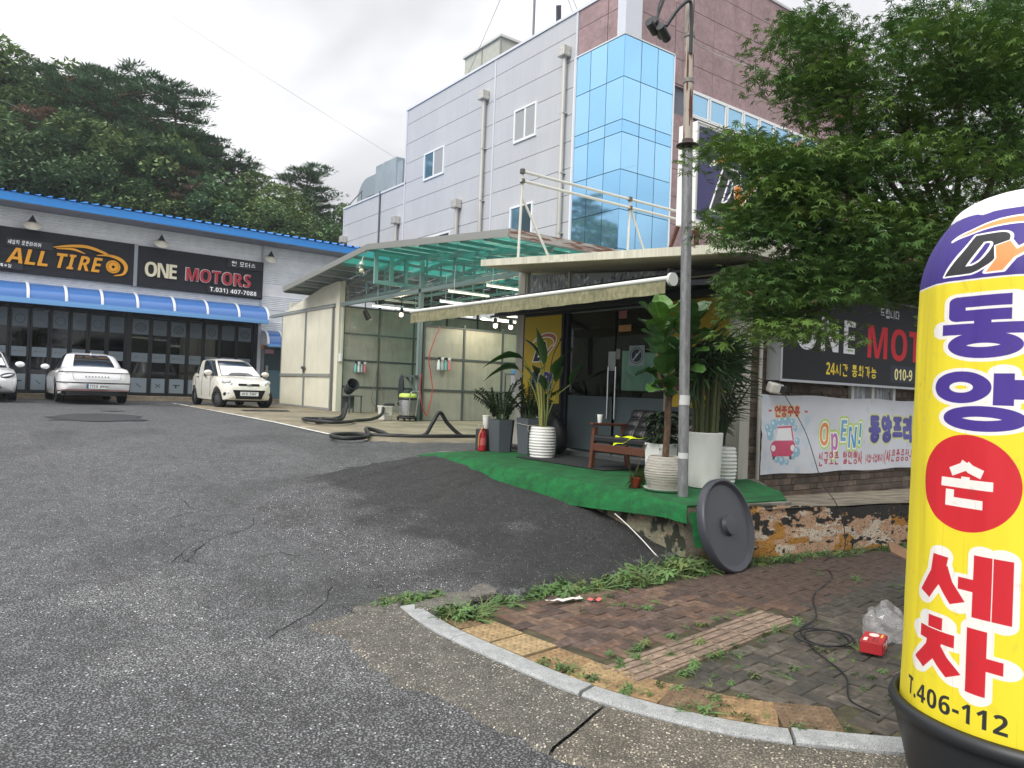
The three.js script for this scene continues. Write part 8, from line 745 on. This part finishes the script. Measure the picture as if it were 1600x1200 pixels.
  for (const [px, py, d, kind, H] of L) { const v = kinds[kind][Math.floor(r() * kinds[kind].length)], [x, yt, z] = spot(px, py, d); const k = H / 10, wide = kind === 'broad' ? 1.25 : 1.15; const [nm, lb, gp] = words[kind]; const t = thing(nm, lb, 'tree', [x, yt - H * (kind === 'broad' ? 0.97 : 1.0), z], r() * 6.28, gp); t.scale.set(k * wide, k, k * wide); mesh('trunk', v.wood, v.bark, t); const c = mesh('crown', v.crown, foliage, t); }
}
// ---------------------------------------------------------------- weeds
{
  const r = rng(123), blade = (n, h, spread, w, seed) => { const q = rng(seed), gs = []; for (let i = 0; i < n; i++) { const g = leafGeo(h * (0.6 + 0.6 * q()), w, { droop: 0.7 + 0.8 * q(), n: 4, cup: 0.2, shape: (t) => 1 - t * 0.9 }); at(g, (q() - 0.5) * 0.02, 0, (q() - 0.5) * 0.02, -(0.5 + 0.9 * q()), q() * 6.28, 0); gs.push(g); } return merge(gs); };
  const broad = (n, seed) => { const q = rng(seed), gs = []; for (let i = 0; i < n; i++) { const g = leafGeo(0.055 * (0.6 + 0.7 * q()), 0.026, { droop: 0.5, n: 4 }); const a = q() * 6.28, d = 0.05 * q(); at(g, Math.sin(a) * d, 0.01 + 0.09 * q() * (1 - d * 8), Math.cos(a) * d, -(0.1 + 0.7 * q()), a, 0); gs.push(g); } return merge(gs); };
  const geos = [blade(16, 0.13, 0.1, 0.007, 1), blade(12, 0.2, 0.1, 0.008, 2), broad(26, 3), broad(18, 4)]; const lists = geos.map(() => []);
  const add = (x, z, s, k, y) => lists[k].push([x, y ?? walkY(x, z) + 0.012, z, s]);
  const along = (P, n, wid, s0, s1, yf) => { for (let i = 0; i < n; i++) { const t = r() * (P.length - 1), k = Math.floor(t), f = t - k, x = lerp(P[k][0], P[k + 1][0], f) + (r() - 0.5) * wid, z = lerp(P[k][1], P[k + 1][1], f) + (r() - 0.5) * wid; add(x, z, lerp(s0, s1, r()), r() < 0.45 ? 2 + (i % 2) : i % 2, yf ? yf(x, z) : undefined); } };
  along([[5.55, -4.32], [6.2, -4.2], [6.9, -4.1], [7.8, -3.98], [8.8, -3.82]], 170, 0.16, 0.35, 0.8); along([[4.55, -4.35], [4.9, -4.42], [5.2, -4.42], [5.5, -4.35]], 150, 0.3, 0.5, 1.25); along([[3.7, -4.5], [4.1, -4.42], [4.6, -4.35]], 80, 0.22, 0.4, 0.95); along([[2.95, -4.38], [3.3, -4.45], [3.7, -4.5]], 34, 0.15, 0.35, 0.8); along([[2.78, -4.4], [2.95, -4.2]], 60, 0.16, 0.5, 1.0); along([[2.45, -4.85], [2.72, -4.9], [2.95, -4.82]], 70, 0.14, 0.3, 0.75, (x, z) => lotH(x, z) + 0.02); along([[2.84, -3.0], [2.98, -2.5], [3.2, -2.2], [3.5, -1.85]], 26, 0.06, 0.3, 0.6); along([[2.75, -3.4], [2.86, -2.95]], 10, 0.04, 0.4, 0.7);
  // in the joints
  for (let i = 0; i < 330; i++) { const x = 3.1 + 3.4 * r() ** 1.2, z = -4.3 + 2.6 * r(); if (distPoly(WALK, x, z) < 0.1) continue; if (fbm(x * 1.4, z * 1.4, 821, 3) < 0.47) continue; add(x, z, 0.22 + 0.4 * r(), r() < 0.6 ? 0 : 2); }
  along([[3.15, -3.22], [3.9, -3.3], [4.8, -3.38]], 26, 0.06, 0.2, 0.45); along([[3.2, -2.82], [4.0, -2.9], [4.85, -2.98]], 26, 0.06, 0.25, 0.55);
  const wm = phys('#ffffff', 0.6, { transmission: 0.3, thickness: 0 }); lists.forEach((l, k) => { const im = new THREE.InstancedMesh(geos[k], wm, l.length); im.name = k < 2 ? 'grass_weeds' : 'leafy_weeds'; im.castShadow = im.receiveShadow = true; const m = new THREE.Matrix4(), q = new THREE.Quaternion(), c = new THREE.Color(); l.forEach(([x, y, z, s], i) => { m.compose(V(x, y, z), q.setFromEuler(new THREE.Euler((r() - 0.5) * 0.3, r() * 6.28, (r() - 0.5) * 0.3)), V(s, s, s)); im.setMatrixAt(i, m); const v = 0.7 + 0.6 * r(), yl = r() < 0.25 ? 1.5 : 1; c.setRGB(0.10 * v * yl, 0.20 * v, 0.045 * v); im.setColorAt(i, c); }); im.name = numbered(im.name); im.userData = { kind: 'stuff', label: ['short grass tufts growing in the pavement joints and edges', 'long grass tufts growing along the pavement edge', 'small leafy weeds growing along the retaining wall', 'low leafy weeds growing between the bricks'][k], category: 'weeds' }; scene.add(im); });
}
renderer.render(scene, camera);
